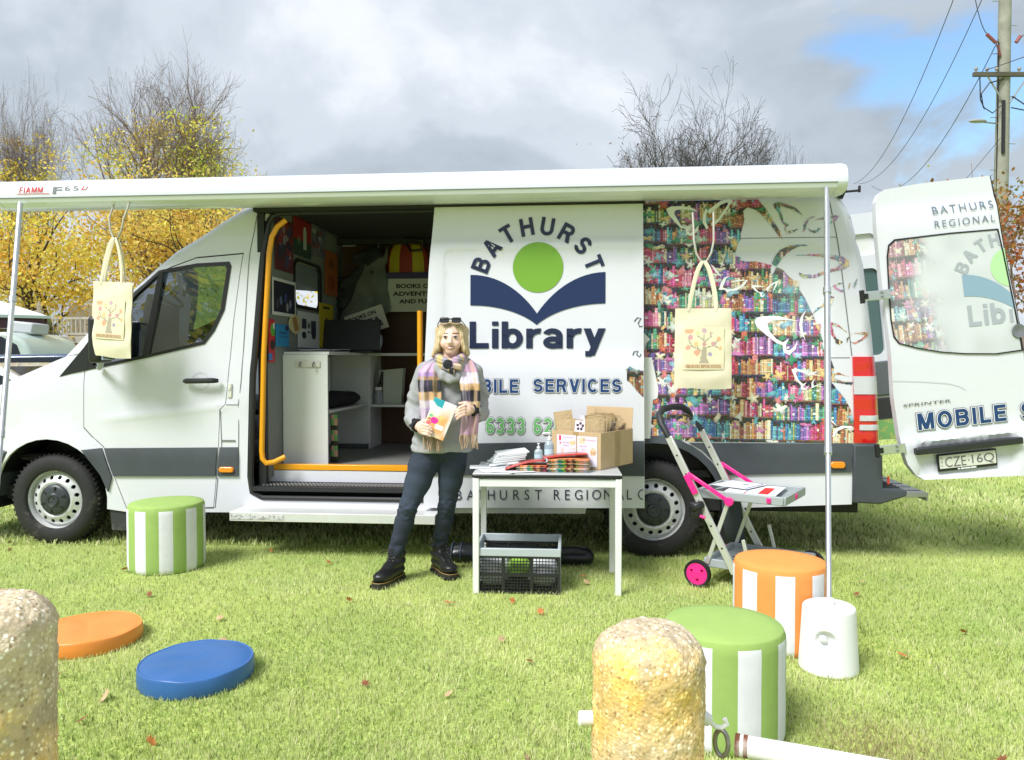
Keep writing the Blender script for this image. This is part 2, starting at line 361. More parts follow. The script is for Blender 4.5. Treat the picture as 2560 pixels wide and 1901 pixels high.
def vnoise(P, sc, seed=0):
    # cheap smooth value noise in numpy
    q = P*sc; i = np.floor(q).astype(np.int64); f = q-i; f = f*f*(3-2*f)
    def h(a, b, c): 
        n = (a*73856093 ^ b*19349663 ^ c*83492791 ^ int(seed*977)*2654435) & 0xffffff; n = (n*1103515245+12345) & 0x7fffffff; n = ((n >> 7) * 48271) & 0x7fffff; return n/0x7fffff
    r = 0
    for a in (0, 1):
        for b in (0, 1):
            for c in (0, 1):
                w = (f[:, 0] if a else 1-f[:, 0])*(f[:, 1] if b else 1-f[:, 1])*(f[:, 2] if c else 1-f[:, 2]); r = r+w*h(i[:, 0]+a, i[:, 1]+b, i[:, 2]+c)
    return r

WHITE = mat('white_paint', (.675, .685, .745), .2, coat=.6, var=.02, vscale=1.5)
GREYP = mat('grey_cladding', (.055, .065, .075), .55, var=.12, vscale=5, bump=.15, bscale=300, dirt=((.16, .15, .14), 2.2, .62))
BLACK = mat('black_plastic', (.012, .013, .014), .4)
RUBBER = mat('black_rubber', (.010, .010, .011), .7)
ALU = mat('aluminium', (.62, .64, .66), .32, metal=.9, var=.08, vscale=20)
DECAL = mat('printed_film', attr='col', rough=.35)
PAPER = mat('printed_paper', attr='col', rough=.6)
NAVY = mat('navy_film', (.008, .022, .085), .3)
INK = mat('dark_blue_film', (.010, .018, .055), .3)

# ------------------------------------------------------------------ the library van (local frame: x to the rear, y into the picture, z up; y=0 is the near flank)
VAN = thing('library_van', 'long high-roofed white library van parked on the lawn with its sliding door open', 'van', (-3.348, 5.518, 0), -.0879)
Wd = 1.99
def ys(z): return np.interp(z, [0, .5, 1.1, 2.0, 2.45, 2.7], [.012, 0, 0, .03, .085, .13])
PROF = [(-1.02, .45), (-1.0, .66), (-.95, .86), (-.84, .99), (-.6, 1.10), (-.365, 1.195), (.092, 1.378), (.274, 1.561), (.633, 1.885), (.921, 2.130), (1.108, 2.240), (1.244, 2.330), (1.408, 2.432), (1.6, 2.53), (1.85, 2.60), (2.2, 2.64), (5.1, 2.64), (5.4, 2.60), (5.545, 2.48), (5.628, 2.309), (5.70, 1.968), (5.753, 1.513), (5.777, 1.228), (5.80, .79), (5.80, .4)]
def pdist(x, z):
    x = np.asarray(x, float); z = np.asarray(z, float); d = np.full(x.shape, 9.)
    for (a, b), (c, e) in zip(PROF[:-1], PROF[1:]):
        ux, uz = c-a, e-b; t = np.clip(((x-a)*ux+(z-b)*uz)/(ux*ux+uz*uz), 0, 1); d = np.minimum(d, np.hypot(x-a-t*ux, z-b-t*uz))
    return d
RR = .085
def sstep(a, b, v): t = np.clip((v-a)/(b-a), 0, 1); return t*t*(3-2*t)
def sdr(x, z, x0, z0, x1, z1, r):
    qx = np.abs(x-(x0+x1)/2)-(x1-x0)/2+r; qz = np.abs(z-(z0+z1)/2)-(z1-z0)/2+r
    return np.hypot(np.maximum(qx, 0), np.maximum(qz, 0))+np.minimum(np.maximum(qx, qz), 0)-r
def yb(x, z):
    x = np.asarray(x, float); z = np.asarray(z, float)
    tp = np.where(x < .3, .085*((.3-x)/1.3)**2, 0)
    d = np.minimum(pdist(x, z), RR); rd = RR-np.sqrt(np.maximum(RR*RR-(RR-d)**2, 0))
    ft = .009*sstep(.012, -.012, sdr(x, z, 4.0, 1.386, 5.43, 2.09, .07))*(x > 3.5) + .006*sstep(2.165, 2.15, z)*(x > 3.5)*(z > 1.9)*0
    wz = np.where(x < 2, .012*sstep(1.16, 1.22, z-.11*np.minimum(x, 1.4))*(z < 2.3), 0)     # shoulder under the cab window
    cr = -.010*np.exp(-((z-(.905+.112*(x-.3)))/.03)**2)*sstep(.3, .6, x)*(x < 1.45)
    fl = -.022*sstep(.56, .455, np.hypot(x, z-.335))*(np.hypot(x, z-.335) < .6)*sstep(.5, .7, z)
    return tp+ys(z)+rd+ft+wz*.6+cr+fl
ybs = lambda x, z: float(yb(x, z))
def seam(mb, pts, yf, w=.005, off=.0025, m=0):
    pts = dens(pts, .05, False)+[pts[-1]]; V = []
    for i, p in enumerate(pts):
        a, b = pts[max(i-1, 0)], pts[min(i+1, len(pts)-1)]; t = Vector((b[0]-a[0], b[1]-a[1])).normalized(); n = Vector((-t.y, t.x))*w/2
        for s in (1, -1): q = (p[0]+n.x*s, p[1]+n.y*s); V.append((q[0], yf(*q)-off, q[1]))
    mb.add(V, [(2*i, 2*i+2, 2*i+3, 2*i+1) for i in range(len(pts)-1)], m)
DOOR = [(.272, 1.25), (.268, .86), (.335, .79), (.418, .719), (.492, .513), (.585, .270), (1.235, .29), (1.262, .523), (1.277, .727), (1.292, .992), (1.336, 1.034), (1.387, 1.627), (1.451, 2.104), (1.108, 2.078), (.921, 2.012), (.80, 1.955), (.62, 1.825), (.32, 1.50), (.272, 1.445)]
GLS = [(.31, 1.285), (.732, 1.368), (1.165, 1.466), (1.235, 1.556), (1.305, 1.70), (1.352, 2.0), (1.336, 2.03), (1.107, 2.02), (.83, 1.975), (.655, 1.825), (.33, 1.455)]
OPEN = [(1.64, 2.40), (1.60, 2.33), (1.571, 2.095), (1.505, 1.24), (1.484, .522), (1.50, .40), (1.579, .358), (2.86, .358), (2.86, 2.40)]
body_out = [p for p in PROF[:-1]]+[(5.80, .60), (5.61, .60), (5.61, .393), (4.79, .352)]+arc(4.325, .335, .455, 2, 178, 16)+[(3.86, .30), (.585, .255)]+arc(0, .335, .44, -8, 188, 18)+[(-.46, .28), (-.98, .28)]
ex_ = []
bp_ = dens(PROF, .06, False)+[PROF[-1]]
for i in range(len(bp_)):
    t = Vector(bp_[min(i+1, len(bp_)-1)])-Vector(bp_[max(i-1, 0)]); n = Vector((t.y, -t.x)).normalized()
    ex_ += [(bp_[i][0]+n.x*q, bp_[i][1]+n.y*q) for q in (.004, .012, .026, .046, .068, .09)]
for o in (-.012, -.004, .004, .012): ex_ += dens(rrect(4.0-o, 1.386-o, 5.43+o, 2.09+o, .07), .06)
for o in (-.05, -.025, 0, .025, .05): ex_ += [(.3+.05*i, .905+o+.112*.05*i) for i in range(22)]
for r in (.45, .48, .51, .56): ex_ += arc(0, .335, r, 20, 160, 20)
panel('body_side', body_out, [DOOR, OPEN], ybs, WHITE, VAN, .02, .14, ex_, back=True)
def shrink(poly, s):
    cx, cz = sum(p[0] for p in poly)/len(poly), sum(p[1] for p in poly)/len(poly); return [(cx+(p[0]-cx)*s, cz+(p[1]-cz)*s) for p in poly]
cdoor = panel('cab_door', shrink(DOOR, .989), [GLS], ybs, WHITE, VAN, .02, .12, ex_)
panel('door_window', GLS, [], lambda x, z: ybs(x, z)+.014, glass('tinted_glass', (.20, .26, .28), .26), cdoor, 0, .3)
gi = shrink(GLS, .955)
panel('window_trim', [(p[0], p[1]) for p in shrink(GLS, 1.035)], [gi], lambda x, z: ybs(x, z)-.006, BLACK, cdoor, .018, .4)
panel('door_jamb', shrink(DOOR, 1.03), [shrink(GLS, 1.05)], lambda x, z: ybs(x, z)+.034, BLACK, VAN, .01, .3)
mb = MB(); q = [(.835, 1.965), (.872, 1.975), (.757, 1.38), (.705, 1.37)]
mb.prism(q, ybs(.8, 1.7)-.009, ybs(.8, 1.7)+.012); mb.build('window_pillar', BLACK, cdoor)
panel('quarter_trim', [(.085, 1.225), (.30, 1.275), (.31, 1.49), (.285, 1.45)], [], lambda x, z: ybs(x, z)-.007, BLACK, VAN, .02, .2)
mb = MB(); mb.tube([(1.045, -.028, 1.196), (1.07, -.048, 1.197), (1.17, -.054, 1.199), (1.265, -.048, 1.201), (1.29, -.026, 1.2)], [.014, .019, .019, .019, .014], 10); mb.build('handle', BLACK, cdoor)
mb = MB(); seam(mb, arc(1.145, 1.195, .062, 0, 360, 30), ybs, .004); mb.build('handle_recess', mat('soft_grey', (.55, .58, .60), .4), cdoor)
# cladding strips
def clad(name, pl, yf=ybs, par=VAN, off=.014, m=None): return panel(name, pl, [], lambda x, z: yf(x, z)-off+.010*max(0, (z-max(p[1] for p in pl)+.05)/.05), m or GREYP, par, .016, .1, [(x/20, min(p[1] for p in pl)+dz) for x in range(-10, 120) for dz in (.03, .1, .16)])
clad('cladding', [(.425, .713), (1.268, .727), (1.254, .523), (.497, .513)], par=cdoor)
clad('cladding', [(.265, .70), (.41, .715), (.482, .505), (.452, .40), (.40, .52), (.33, .62)])
clad('cladding', [(1.285, .728), (1.424, .730), (1.422, .525), (1.272, .523)])
clad('cladding', [(4.55, .79), (5.612, .795), (5.600, .605), (4.765, .577), (4.72, .66), (4.64, .74)])
clad('cladding', [(3.6, .80), (3.95, .80), (3.90, .58), (3.6, .58)])
clad('wheel_arch_trim', arc(4.325, .335, .50, 12, 168, 16)+arc(4.325, .335, .452, 168, 12, 16), off=.010)
for nm, x0, z0, x1, z1 in (('side_marker', 1.287, .552, 1.395, .592), ('side_marker', 5.465, .633, 5.558, .677)):
    mb = MB(); mb.prism(rrect(x0, z0, x1, z1, .019), -.030, -.002); mb.build(nm, mat('amber_lens', (.85, .26, .01), .25, coat=.6), VAN, .006)
for pts, w_ in (([(1.293, .992), (1.30, .73)], .005), ([(1.34, 1.03), (1.428, 1.03), (1.424, .73)], .005), ([(1.428, 1.03), (1.445, 1.2), (1.497, 2.11), (1.549, 2.42)], .005), ([(.27, .86), (.335, .79)], .003), ([(.092, 1.372), (.255, 1.39)], .004), ([(5.461, 2.46), (5.512, 2.159), (5.602, 1.372)], .006), ([(4.26, 2.157), (5.512, 2.157)], .004), ([(1.27, .515), (1.245, .30), (.60, .275)], .005), ([(4.26, 1.355), (5.59, 1.36)], .004)):
    mb = MB(); seam(mb, pts, ybs, w_); mb.build('panel_seam', mat('seam_shadow_gap', (.12, .13, .14), .7), VAN)
mb = MB(); mb.box((1.365, -.004, 1.13), (.03, .012, .10)); mb.box((1.365, -.011, 1.145), (.018, .006, .03)); mb.build('door_lock_plate', mat('ivory_plastic', (.62, .62, .56), .4), VAN, .003)
mb = MB()
for i in range(8): mb.box((1.305+.013*i, ybs(1.33, .80)-.004, .775), (.008, .004, .012))
mb.build('badge', mat('badge_grey', (.25, .27, .28), .3, metal=.6), VAN)
# sweep the hood, windscreen and roof across the van
mb = MB(); V = []
for x, z in PROF:
    y0 = float(yb(x, z)); dome = .05 if z > 2 else .02
    V += [(x-(.10 if x < 0 else 0)*sin(pi*t), y0+(Wd-2*y0)*t, z+dome*sin(pi*t)*(z > 1)) for t in (0, .02, .08, .25, .5, .75, .92, .98, 1)]
fs = [[], []]
for i in range(len(PROF)-1):
    for j in range(8):
        g = 6 <= i <= 9 and 1 <= j <= 6; 
        if i >= 18: continue
        fs[g].append((i*9+j, i*9+j+1, i*9+10+j, i*9+9+j))
mb.add(V, fs[0], 0); mb.build('roof', WHITE, VAN, ang=50)
mb = MB(); mb.add(V, fs[1]); mb.build('windscreen', glass('windscreen_glass', (.5, .58, .6), .1), VAN, ang=50)
# far flank with its cab window, so the cab can be looked through
FARW = [(.34, 1.34), (1.2, 1.46), (1.31, 1.70), (1.352, 2.0), (1.10, 2.02), (.83, 1.975), (.55, 1.72)]
panel('far_side', body_out, [FARW], lambda x, z: Wd-ybs(x, z), WHITE, VAN, 0, .3, ex_[:200], flip=True)
# bumpers, underside, wheel wells
mb = MB(); mb.prism([(-1.03, .30), (-1.05, .55), (-1.0, .68), (-.7, .70), (-.36, .692), (-.30, .69), (-.40, .55), (-.44, .36), (-.46, .28)], -.005, Wd+.005); mb.build('front_bumper', GREYP, VAN, .02)
rb = [(5.61, .792), (5.765, .794), (5.795, .75), (5.80, .50), (5.93, .50), (5.955, .488), (5.95, .455), (5.79, .40), (5.61, .405)]
mb = MB(); mb.prism(rb, -.022, Wd+.022); bump_ = mb.build('rear_bumper', GREYP, VAN, .012)
mb = MB()
for i in range(9): mb.box((5.87, .05+.052*i, .503), (.11, .022, .008))
mb.build('tread_plate', mat('worn_rubber', (.05, .05, .052), .8), bump_)
mb = MB(); mb.box((5.83, -.024, .56), (.012, .006, .05)); mb.build('reflector', mat('red_lens', (.62, .012, .01), .2, coat=.7), bump_)
mb = MB(); mb.box((6.08, 1.0, .40), (.34, 1.25, .035)); mb.box((6.25, 1.0, .385), (.012, 1.25, .06)); rs = mb.build('rear_step', mat('step_grey', (.40, .42, .41), .5, var=.1), VAN, .004)
mb = MB()
for y in (.45, .6, .75, 1.0, 1.2): mb.box((6.08, y, .4195), (.30, .006, .003))
mb.build('step_groove', BLACK, rs)
DK = mat('dark_underside', (.02, .02, .02), .8)
mb = MB(); mb.box((2.6, 1.0, .36), (6.2, 1.7, .10)); mb.box((2.2, 1.0, .27), (3.3, .5, .16)); mb.tube([(4.325, .2, .335), (4.325, 1.8, .335)], .06, 10); mb.tube([(0, .2, .335), (0, 1.8, .335)], .05, 10); mb.tube([(1.2, 1.3, .24), (3.0, 1.3, .24)], .07, 10)
mb.box((1.08, .16, .285), (1.0, .06, .05)); mb.build('chassis', DK, VAN)
for cx, r in ((0, .445), (4.325, .46)):
    mb = MB(); q_ = arc(cx, .335, r, -10, 190, 18); k = len(q_); mb.v = [(x, ybs(x, z)+.004, z) for x, z in q_]+[(x, .36, z) for x, z in q_]; mb.f = [(i, i+1, k+i+1, k+i) for i in range(k-1)]+[tuple(k+i for i in range(k))]; mb.m = [0]*k; mb.build('wheel_well', BLACK, VAN, fix=False)
# wheels
TYRE = mat('tyre', (.016, .016, .016), .75, bump=.35, bscale=70, dirt=((.12, .11, .09), 5, .58))
STEEL = mat('steel_wheel', (.66, .67, .68), .35, metal=.25, var=.1, vscale=14, dirt=((.25, .23, .2), 9, .64))
def make_wheel():
    w = bpy.data.objects.new('wheel', None); COL.objects.link(w); w.parent = VAN
    mb = MB(); P = [(.212, .028), (.222, .008), (.24, .001), (.275, .0), (.305, .008), (.322, .022), (.331, .04), (.332, .11), (.331, .18), (.32, .20), (.29, .22), (.22, .21)]
    mb.lathe(P, 64, axis='y')
    for i in range(56):
        a = 2*pi*i/56
        for y, s in ((.055, 1), (.155, -1)): mb.box((.333*cos(a), y, .333*sin(a)), (.013, .05, .012), rot=Matrix.Rotation(-a, 3, 'Y') @ Matrix.Rotation(.3*s, 3, 'X'))
    mb.build('tyre', TYRE, w)
    hole = [arc(.161*cos(2*pi*i/16), .161*sin(2*pi*i/16), .0155, 0, 337.5, 15) for i in range(16)]
    yr = lambda x, z: float(np.interp(math.hypot(x, z), [0, .10, .112, .13, .142, .161, .18, .192, .196, .205, .213, .222], [.05, .05, .030, .024, .030, .040, .050, .062, .085, .085, .03, .024]))
    panel('rim', arc(0, 0, .2215, 0, 354, 59), hole, yr, STEEL, w, .012, .05, [p for r in (.112, .13, .142, .18, .19, .196, .205, .213) for p in arc(0, 0, r, 0, 355, 71)], .02)
    mb = MB(); mb.lathe([(.2, .10), (0.001, .10)], 24, axis='y'); mb.build('brake_backing', BLACK, w)
    mb = MB(); mb.lathe([(.113, .034), (.111, .020), (.105, .013), (.085, .006), (.052, .002), (.048, -.004), (.044, -.006), (.038, -.002), (.001, -.002)], 40, axis='y'); c = mb.build('hub_cap', mat('hub_cap_grey', (.035, .042, .048), .4), w)
    mb = MB()
    for k in range(3):
        a = R(90+120*k); mb.add([(.034*cos(a), -.005, .034*sin(a)), (.007*cos(a+1.05), -.005, .007*sin(a+1.05)), (0, -.009, 0), (.007*cos(a-1.05), -.005, .007*sin(a-1.05))], [(0, 1, 2), (0, 2, 3)])
    mb.lathe([(.036, -.003), (.038, -.007), (.034, -.008), (.033, -.003)], 30, axis='y'); mb.build('emblem', mat('emblem_grey', (.10, .11, .12), .35, metal=.5), c)
    mb = MB()
    for k in range(6):
        a = R(60*k+30); mb.box((.083*cos(a), .004, .083*sin(a)), (.03, .008, .010), rot=Matrix.Rotation(-a, 3, 'Y'))
    mb.build('slots', BLACK, c)
    return w
w0 = make_wheel(); w0.location = (0, .035, .325)
def dup_part(w, loc, rz=0, ry=0):
    r = w.copy(); COL.objects.link(r); r.location = loc; r.rotation_euler = (0, ry, rz); r.parent = VAN
    for ch in list(w.children):
        c = ch.copy(); COL.objects.link(c); c.parent = r
        for g in ch.children: d = g.copy(); COL.objects.link(d); d.parent = c
    return r
w0.rotation_euler = (0, .18, 0)
dup_part(w0, (4.325, .035, .325), 0, .5); dup_part(w0, (0, Wd-.035, .325), pi); dup_part(w0, (4.325, Wd-.035, .325), pi)
mb = MB(); mb.prism([(.40, .49), (.453, .487), (.52, .36), (.585, .258), (.575, .115), (.46, .115), (.44, .35)], .02, .05); mb.build('mud_flap', mat('flap_rubber', (.03, .032, .034), .7, dirt=((.2, .18, .15), 4, .6)), VAN, .004)
mb = MB(); mb.prism([(4.80, .36), (4.86, .36), (4.83, .13), (4.78, .12)], .10, .40); mb.build('mud_flap', RUBBER, VAN)
# tail lamp wrapped round the rear corner
RED = mat('red_lens', (.62, .012, .01), .2, coat=.7)
CLR = mat('clear_lens', (.60, .61, .64), .12, coat=.8, bump=.5, bscale=160)
xr = lambda z: float(np.interp(z, [.79, 1.228, 1.37], [5.80, 5.777, 5.765]))-.004; xl = lambda z: float(np.interp(z, [.79, 1.37], [5.618, 5.604]))
def lamp(z0, z1, off, xa=None, xb=None): return [(xa or xl(z0), z0), (xb or xr(z0), z0), (xb or xr(z1), z1), (xa or xl(z1), z1)]
exl = [(5.60+.012*i, .8+.03*j) for i in range(18) for j in range(20)]
tl = panel('tail_lamp', lamp(.800, 1.366, 0), [], lambda x, z: ybs(x, z)-.012-.003*(int(z/.012) % 2), RED, VAN, .03, .2, exl, .02)
panel('reversing_lens', lamp(1.12, 1.238, 0), [], lambda x, z: ybs(x, z)-.019, CLR, tl, .012, .2, exl, .02)
for z in (.885, .945): panel('reflector_strip', lamp(z, z+.036, 0, 5.648, None), [], lambda x, z: ybs(x, z)-.020, CLR, tl, .012, .2, exl, .02)
# running board
mb = MB(); mb.box((2.165, -.215, .285), (1.41, .03, .060)); mb.box((2.165, -.10, .313), (1.41, .26, .006)); mb.box((2.165, -.08, .285), (1.36, .20, .04)); sb = mb.build('running_board', mat('board_alu', (.70, .71, .70), .4, metal=.3, var=.06), VAN, .003)
mb = MB(); mb.box((1.655, -.2315, .284), (.37, .003, .030)); mb.build('worn_strip', mat('scuffed_strip', (.6, .6, .6), .5, dirt=((.10, .10, .10), 38, .48)), sb)
mb = MB(); mb.box((2.2, .06, .30), (1.42, .10, .07)); mb.build('sill', WHITE, VAN, .01)
# --- roof awning
awn_prof = [(.02, 2.42), (-.08, 2.392), (-.20, 2.383), (-.27, 2.392), (-.298, 2.41), (-.309, 2.436), (-.305, 2.438), (-.309, 2.441), (-.312, 2.47), (-.302, 2.515), (-.275, 2.55), (-.225, 2.572), (-.15, 2.582), (.02, 2.582)]
mb = MB(); n = len(awn_prof); xs = [-.105, 5.40]
for x in xs: mb.v += [(x, y, z) for y, z in awn_prof]
mb.f = [(i, i+1, n+i+1, n+i) for i in range(n-1)]; mb.m = [0]*(n-1)
AWM = mat('awning_white', (.70, .735, .79), .25, coat=.4, var=.015, vscale=2)
awn = mb.build('awning', AWM, VAN, ang=30)
for s, x in ((-1, -.105), (1, 5.40)):
    mb = MB(); sc = lambda y, z, k: (-.14+(y+.14)*k, 2.485+(z-2.485)*k); rings = [(x, 1.012), (x+s*.045, 1.012), (x+s*.062, .98), (x+s*.066, .9)]
    for xx, k in rings: mb.v += [(xx, *sc(y, z, k)) for y, z in awn_prof]
    for r in range(3): mb.f += [(r*n+i, r*n+i+1, r*n+n+i+1, r*n+n+i) for i in range(n-1)]
    mb.f.append(tuple(3*n+i for i in range(n))); mb.m = [0]*len(mb.f); mb.build('end_cap', AWM, awn)
mb = MB(); mb.box((2.65, -.3105, 2.439), (5.50, .003, .005)); mb.build('lead_rail_gap', mat('gap_grey', (.10, .11, .12), .6), awn)
yaw_ = lambda z: float(np.interp(z, [2.44, 2.47, 2.515, 2.55], [-.309, -.312, -.302, -.275]))
lg = MB(); fa = lambda a, b: (a, yaw_(b)-.003, b)
decal_polys(lg, word('FIAMM', .045, .215, 2.472, 2.515, -.03, .12), fa, 0); lg.add([fa(.03, 2.463), fa(.262, 2.463), fa(.262, 2.467), fa(.03, 2.467)], [(0, 1, 2, 3)], 0)
decal(lg, text_fit('F', .285, .352, 2.463, 2.512, .03), fa, 1); decal_polys(lg, word('65', .366, .470, 2.482, 2.515, -.03, .2), fa, 1)
lg.add([fa(.485, 2.485), fa(.52, 2.485), fa(.535, 2.513), fa(.50, 2.513)], [(0, 1, 2, 3)], 0); lg.add([fa(.503, 2.4895), fa(.521, 2.489), fa(.528, 2.509), fa(.511, 2.509)], [(0, 1, 2, 3)], 2)
for v in range(len(lg.v)-4, len(lg.v)): lg.v[v] = (lg.v[v][0], lg.v[v][1]-.002, lg.v[v][2])
lg.build('maker_lettering', [mat('red_film', (.55, .02, .03), .4), mat('grey_film', (.16, .17, .19), .4), mat('white_film', (.85, .86, .87), .35)], awn, smooth=False, fix=False)
# telescopic legs; positions in the van frame
Mi = Matrix.LocRotScale(Vector((-3.348, 5.518, 0)), Euler((0, 0, -.0879)), None).inverted()
def leg(top, foot, split):
    a, b = Mi @ Vector(top), Mi @ Vector(foot); c = a.lerp(b, split)
    mb = MB(); mb.tube([a, c], .0165, 14); mb.tube([a.lerp(b, split*.45-.008), a.lerp(b, split*.45+.008)], .022, 12); o = mb.build('leg', ALU, awn)
    mb = MB(); mb.tube([c, b], .0125, 12); mb.tube([c-(b-a).normalized()*.01, c+(b-a).normalized()*.03], .0185, 12); mb.build('inner_tube', ALU, o)
leg((1.94, 4.75, 2.40), (1.372, 3.29, .27), .70); leg((-3.315, 5.19, 2.40), (-2.85, 4.13, .0), .62)
# --- wrap artwork
MAIN = [(4.183,2.447),(4.909,2.433),(4.91,2.341),(4.916,2.284),(4.905,2.235),(4.889,2.186),(4.89,2.15),(4.87,2.115),(4.86,2.079),(4.849,2.044),(4.891,2.029),(4.884,2.011),(4.926,2.0),(4.996,1.999),(5.087,1.976),(5.082,1.927),(5.087,1.906),(5.101,1.92),(5.121,1.962),(5.163,1.944),(5.195,1.905),(5.236,1.869),(5.267,1.872),(5.268,1.812),(5.306,1.752),(5.338,1.681),(5.359,1.635),(5.38,1.581),(5.408,1.585),(5.402,1.528),(5.423,1.457),(5.41,1.467),(5.433,1.389),(5.487,1.296),(5.478,1.254),(5.461,1.211),(5.513,1.147),(5.562,1.084),(5.593,1.02),(5.613,0.949),(5.619,0.799),(4.655,0.784),(4.527,0.804),(4.269,0.809),(4.294,0.831),(4.291,0.897),(4.31,1.035),(4.311,1.107),(4.326,1.082),(4.343,1.089),(4.35,1.144),(4.303,1.361),(4.253,1.364),(4.253,1.404),(4.274,1.462),(4.292,1.484),(4.266,1.505),(4.251,1.527),(4.247,1.83)]
CUT = [[(4.4,2.364),(4.432,2.382),(4.503,2.383),(4.566,2.372),(4.616,2.343),(4.559,2.355),(4.503,2.363),(4.46,2.353),(4.453,2.331),(4.475,2.292),(4.5,2.248),(4.532,2.234),(4.56,2.24),(4.546,2.212),(4.56,2.197),(4.588,2.218),(4.616,2.254),(4.61,2.211),(4.567,2.176),(4.532,2.187),(4.528,2.227),(4.496,2.234),(4.461,2.27),(4.418,2.321)],[(4.665,2.367),(4.644,2.317),(4.641,2.268),(4.666,2.221),(4.68,2.231),(4.662,2.274),(4.665,2.317),(4.679,2.352),(4.763,2.415),(4.819,2.428),(4.843,2.413),(4.819,2.378),(4.777,2.315),(4.743,2.27),(4.715,2.245),(4.701,2.245),(4.694,2.26),(4.743,2.291),(4.777,2.337),(4.812,2.393),(4.805,2.404),(4.763,2.387),(4.686,2.324)],[(4.978,1.601),(4.992,1.626),(5.034,1.636),(5.138,1.636),(5.249,1.603),(5.173,1.611),(5.097,1.607),(5.062,1.586),(5.076,1.536),(5.118,1.486),(5.16,1.461),(5.202,1.486),(5.181,1.443),(5.182,1.415),(5.202,1.408),(5.23,1.429),(5.257,1.472),(5.244,1.415),(5.203,1.379),(5.168,1.394),(5.16,1.443),(5.119,1.458),(5.049,1.515),(4.993,1.565)],[(5.317,1.684),(5.277,1.628),(5.267,1.578),(5.277,1.528),(5.309,1.472),(5.291,1.528),(5.287,1.585),(5.294,1.635)],[(4.746,1.813),(4.759,1.859),(4.78,1.895),(4.822,1.909),(4.794,1.888),(4.781,1.852),(4.77,1.831),(4.795,1.816),(4.837,1.819),(4.886,1.837),(4.92,1.876),(4.858,1.866),(4.816,1.866),(4.878,1.881),(4.934,1.876),(4.914,1.844),(4.865,1.808),(4.816,1.805),(4.802,1.791),(4.784,1.816)],[(4.956,1.836),(4.976,1.843),(5.053,1.83),(4.977,1.829),(5.005,1.797),(5.033,1.793),(5.022,1.768),(5.04,1.779),(5.053,1.793),(5.033,1.761),(5.015,1.768),(5.015,1.786),(4.984,1.804)],[(5.064,1.793),(5.057,1.821),(5.088,1.853),(5.136,1.874),(5.122,1.838),(5.095,1.792),(5.115,1.856),(5.081,1.835),(5.067,1.814)],[(4.688,1.989),(4.724,1.96),(4.766,1.895),(4.724,1.931)],[(4.817,1.659),(4.848,1.691),(4.831,1.666)],[(5.215,1.282),(5.239,1.291),(5.295,1.275),(5.35,1.225),(5.309,1.254),(5.253,1.271),(5.24,1.261),(5.261,1.211),(5.289,1.186),(5.313,1.197),(5.289,1.168),(5.303,1.154),(5.33,1.182),(5.31,1.147),(5.275,1.15),(5.275,1.179),(5.24,1.218)],[(5.371,1.229),(5.344,1.197),(5.344,1.158),(5.379,1.175),(5.42,1.183),(5.385,1.183),(5.358,1.172),(5.354,1.197)],[(5.478,0.841),(5.498,0.891),(5.539,0.913),(5.608,0.91),(5.601,0.892),(5.56,0.899),(5.512,0.877),(5.485,0.834)],[(5.46,0.973),(5.477,0.948),(5.512,0.906),(5.477,0.934)],[(4.253,1.364),(4.303,1.361),(4.347,1.151),(4.34,1.089),(4.311,1.078),(4.298,0.897),(4.294,0.817),(4.251,0.816)],[(4.251,1.527),(4.292,1.484),(4.252,1.448)]]
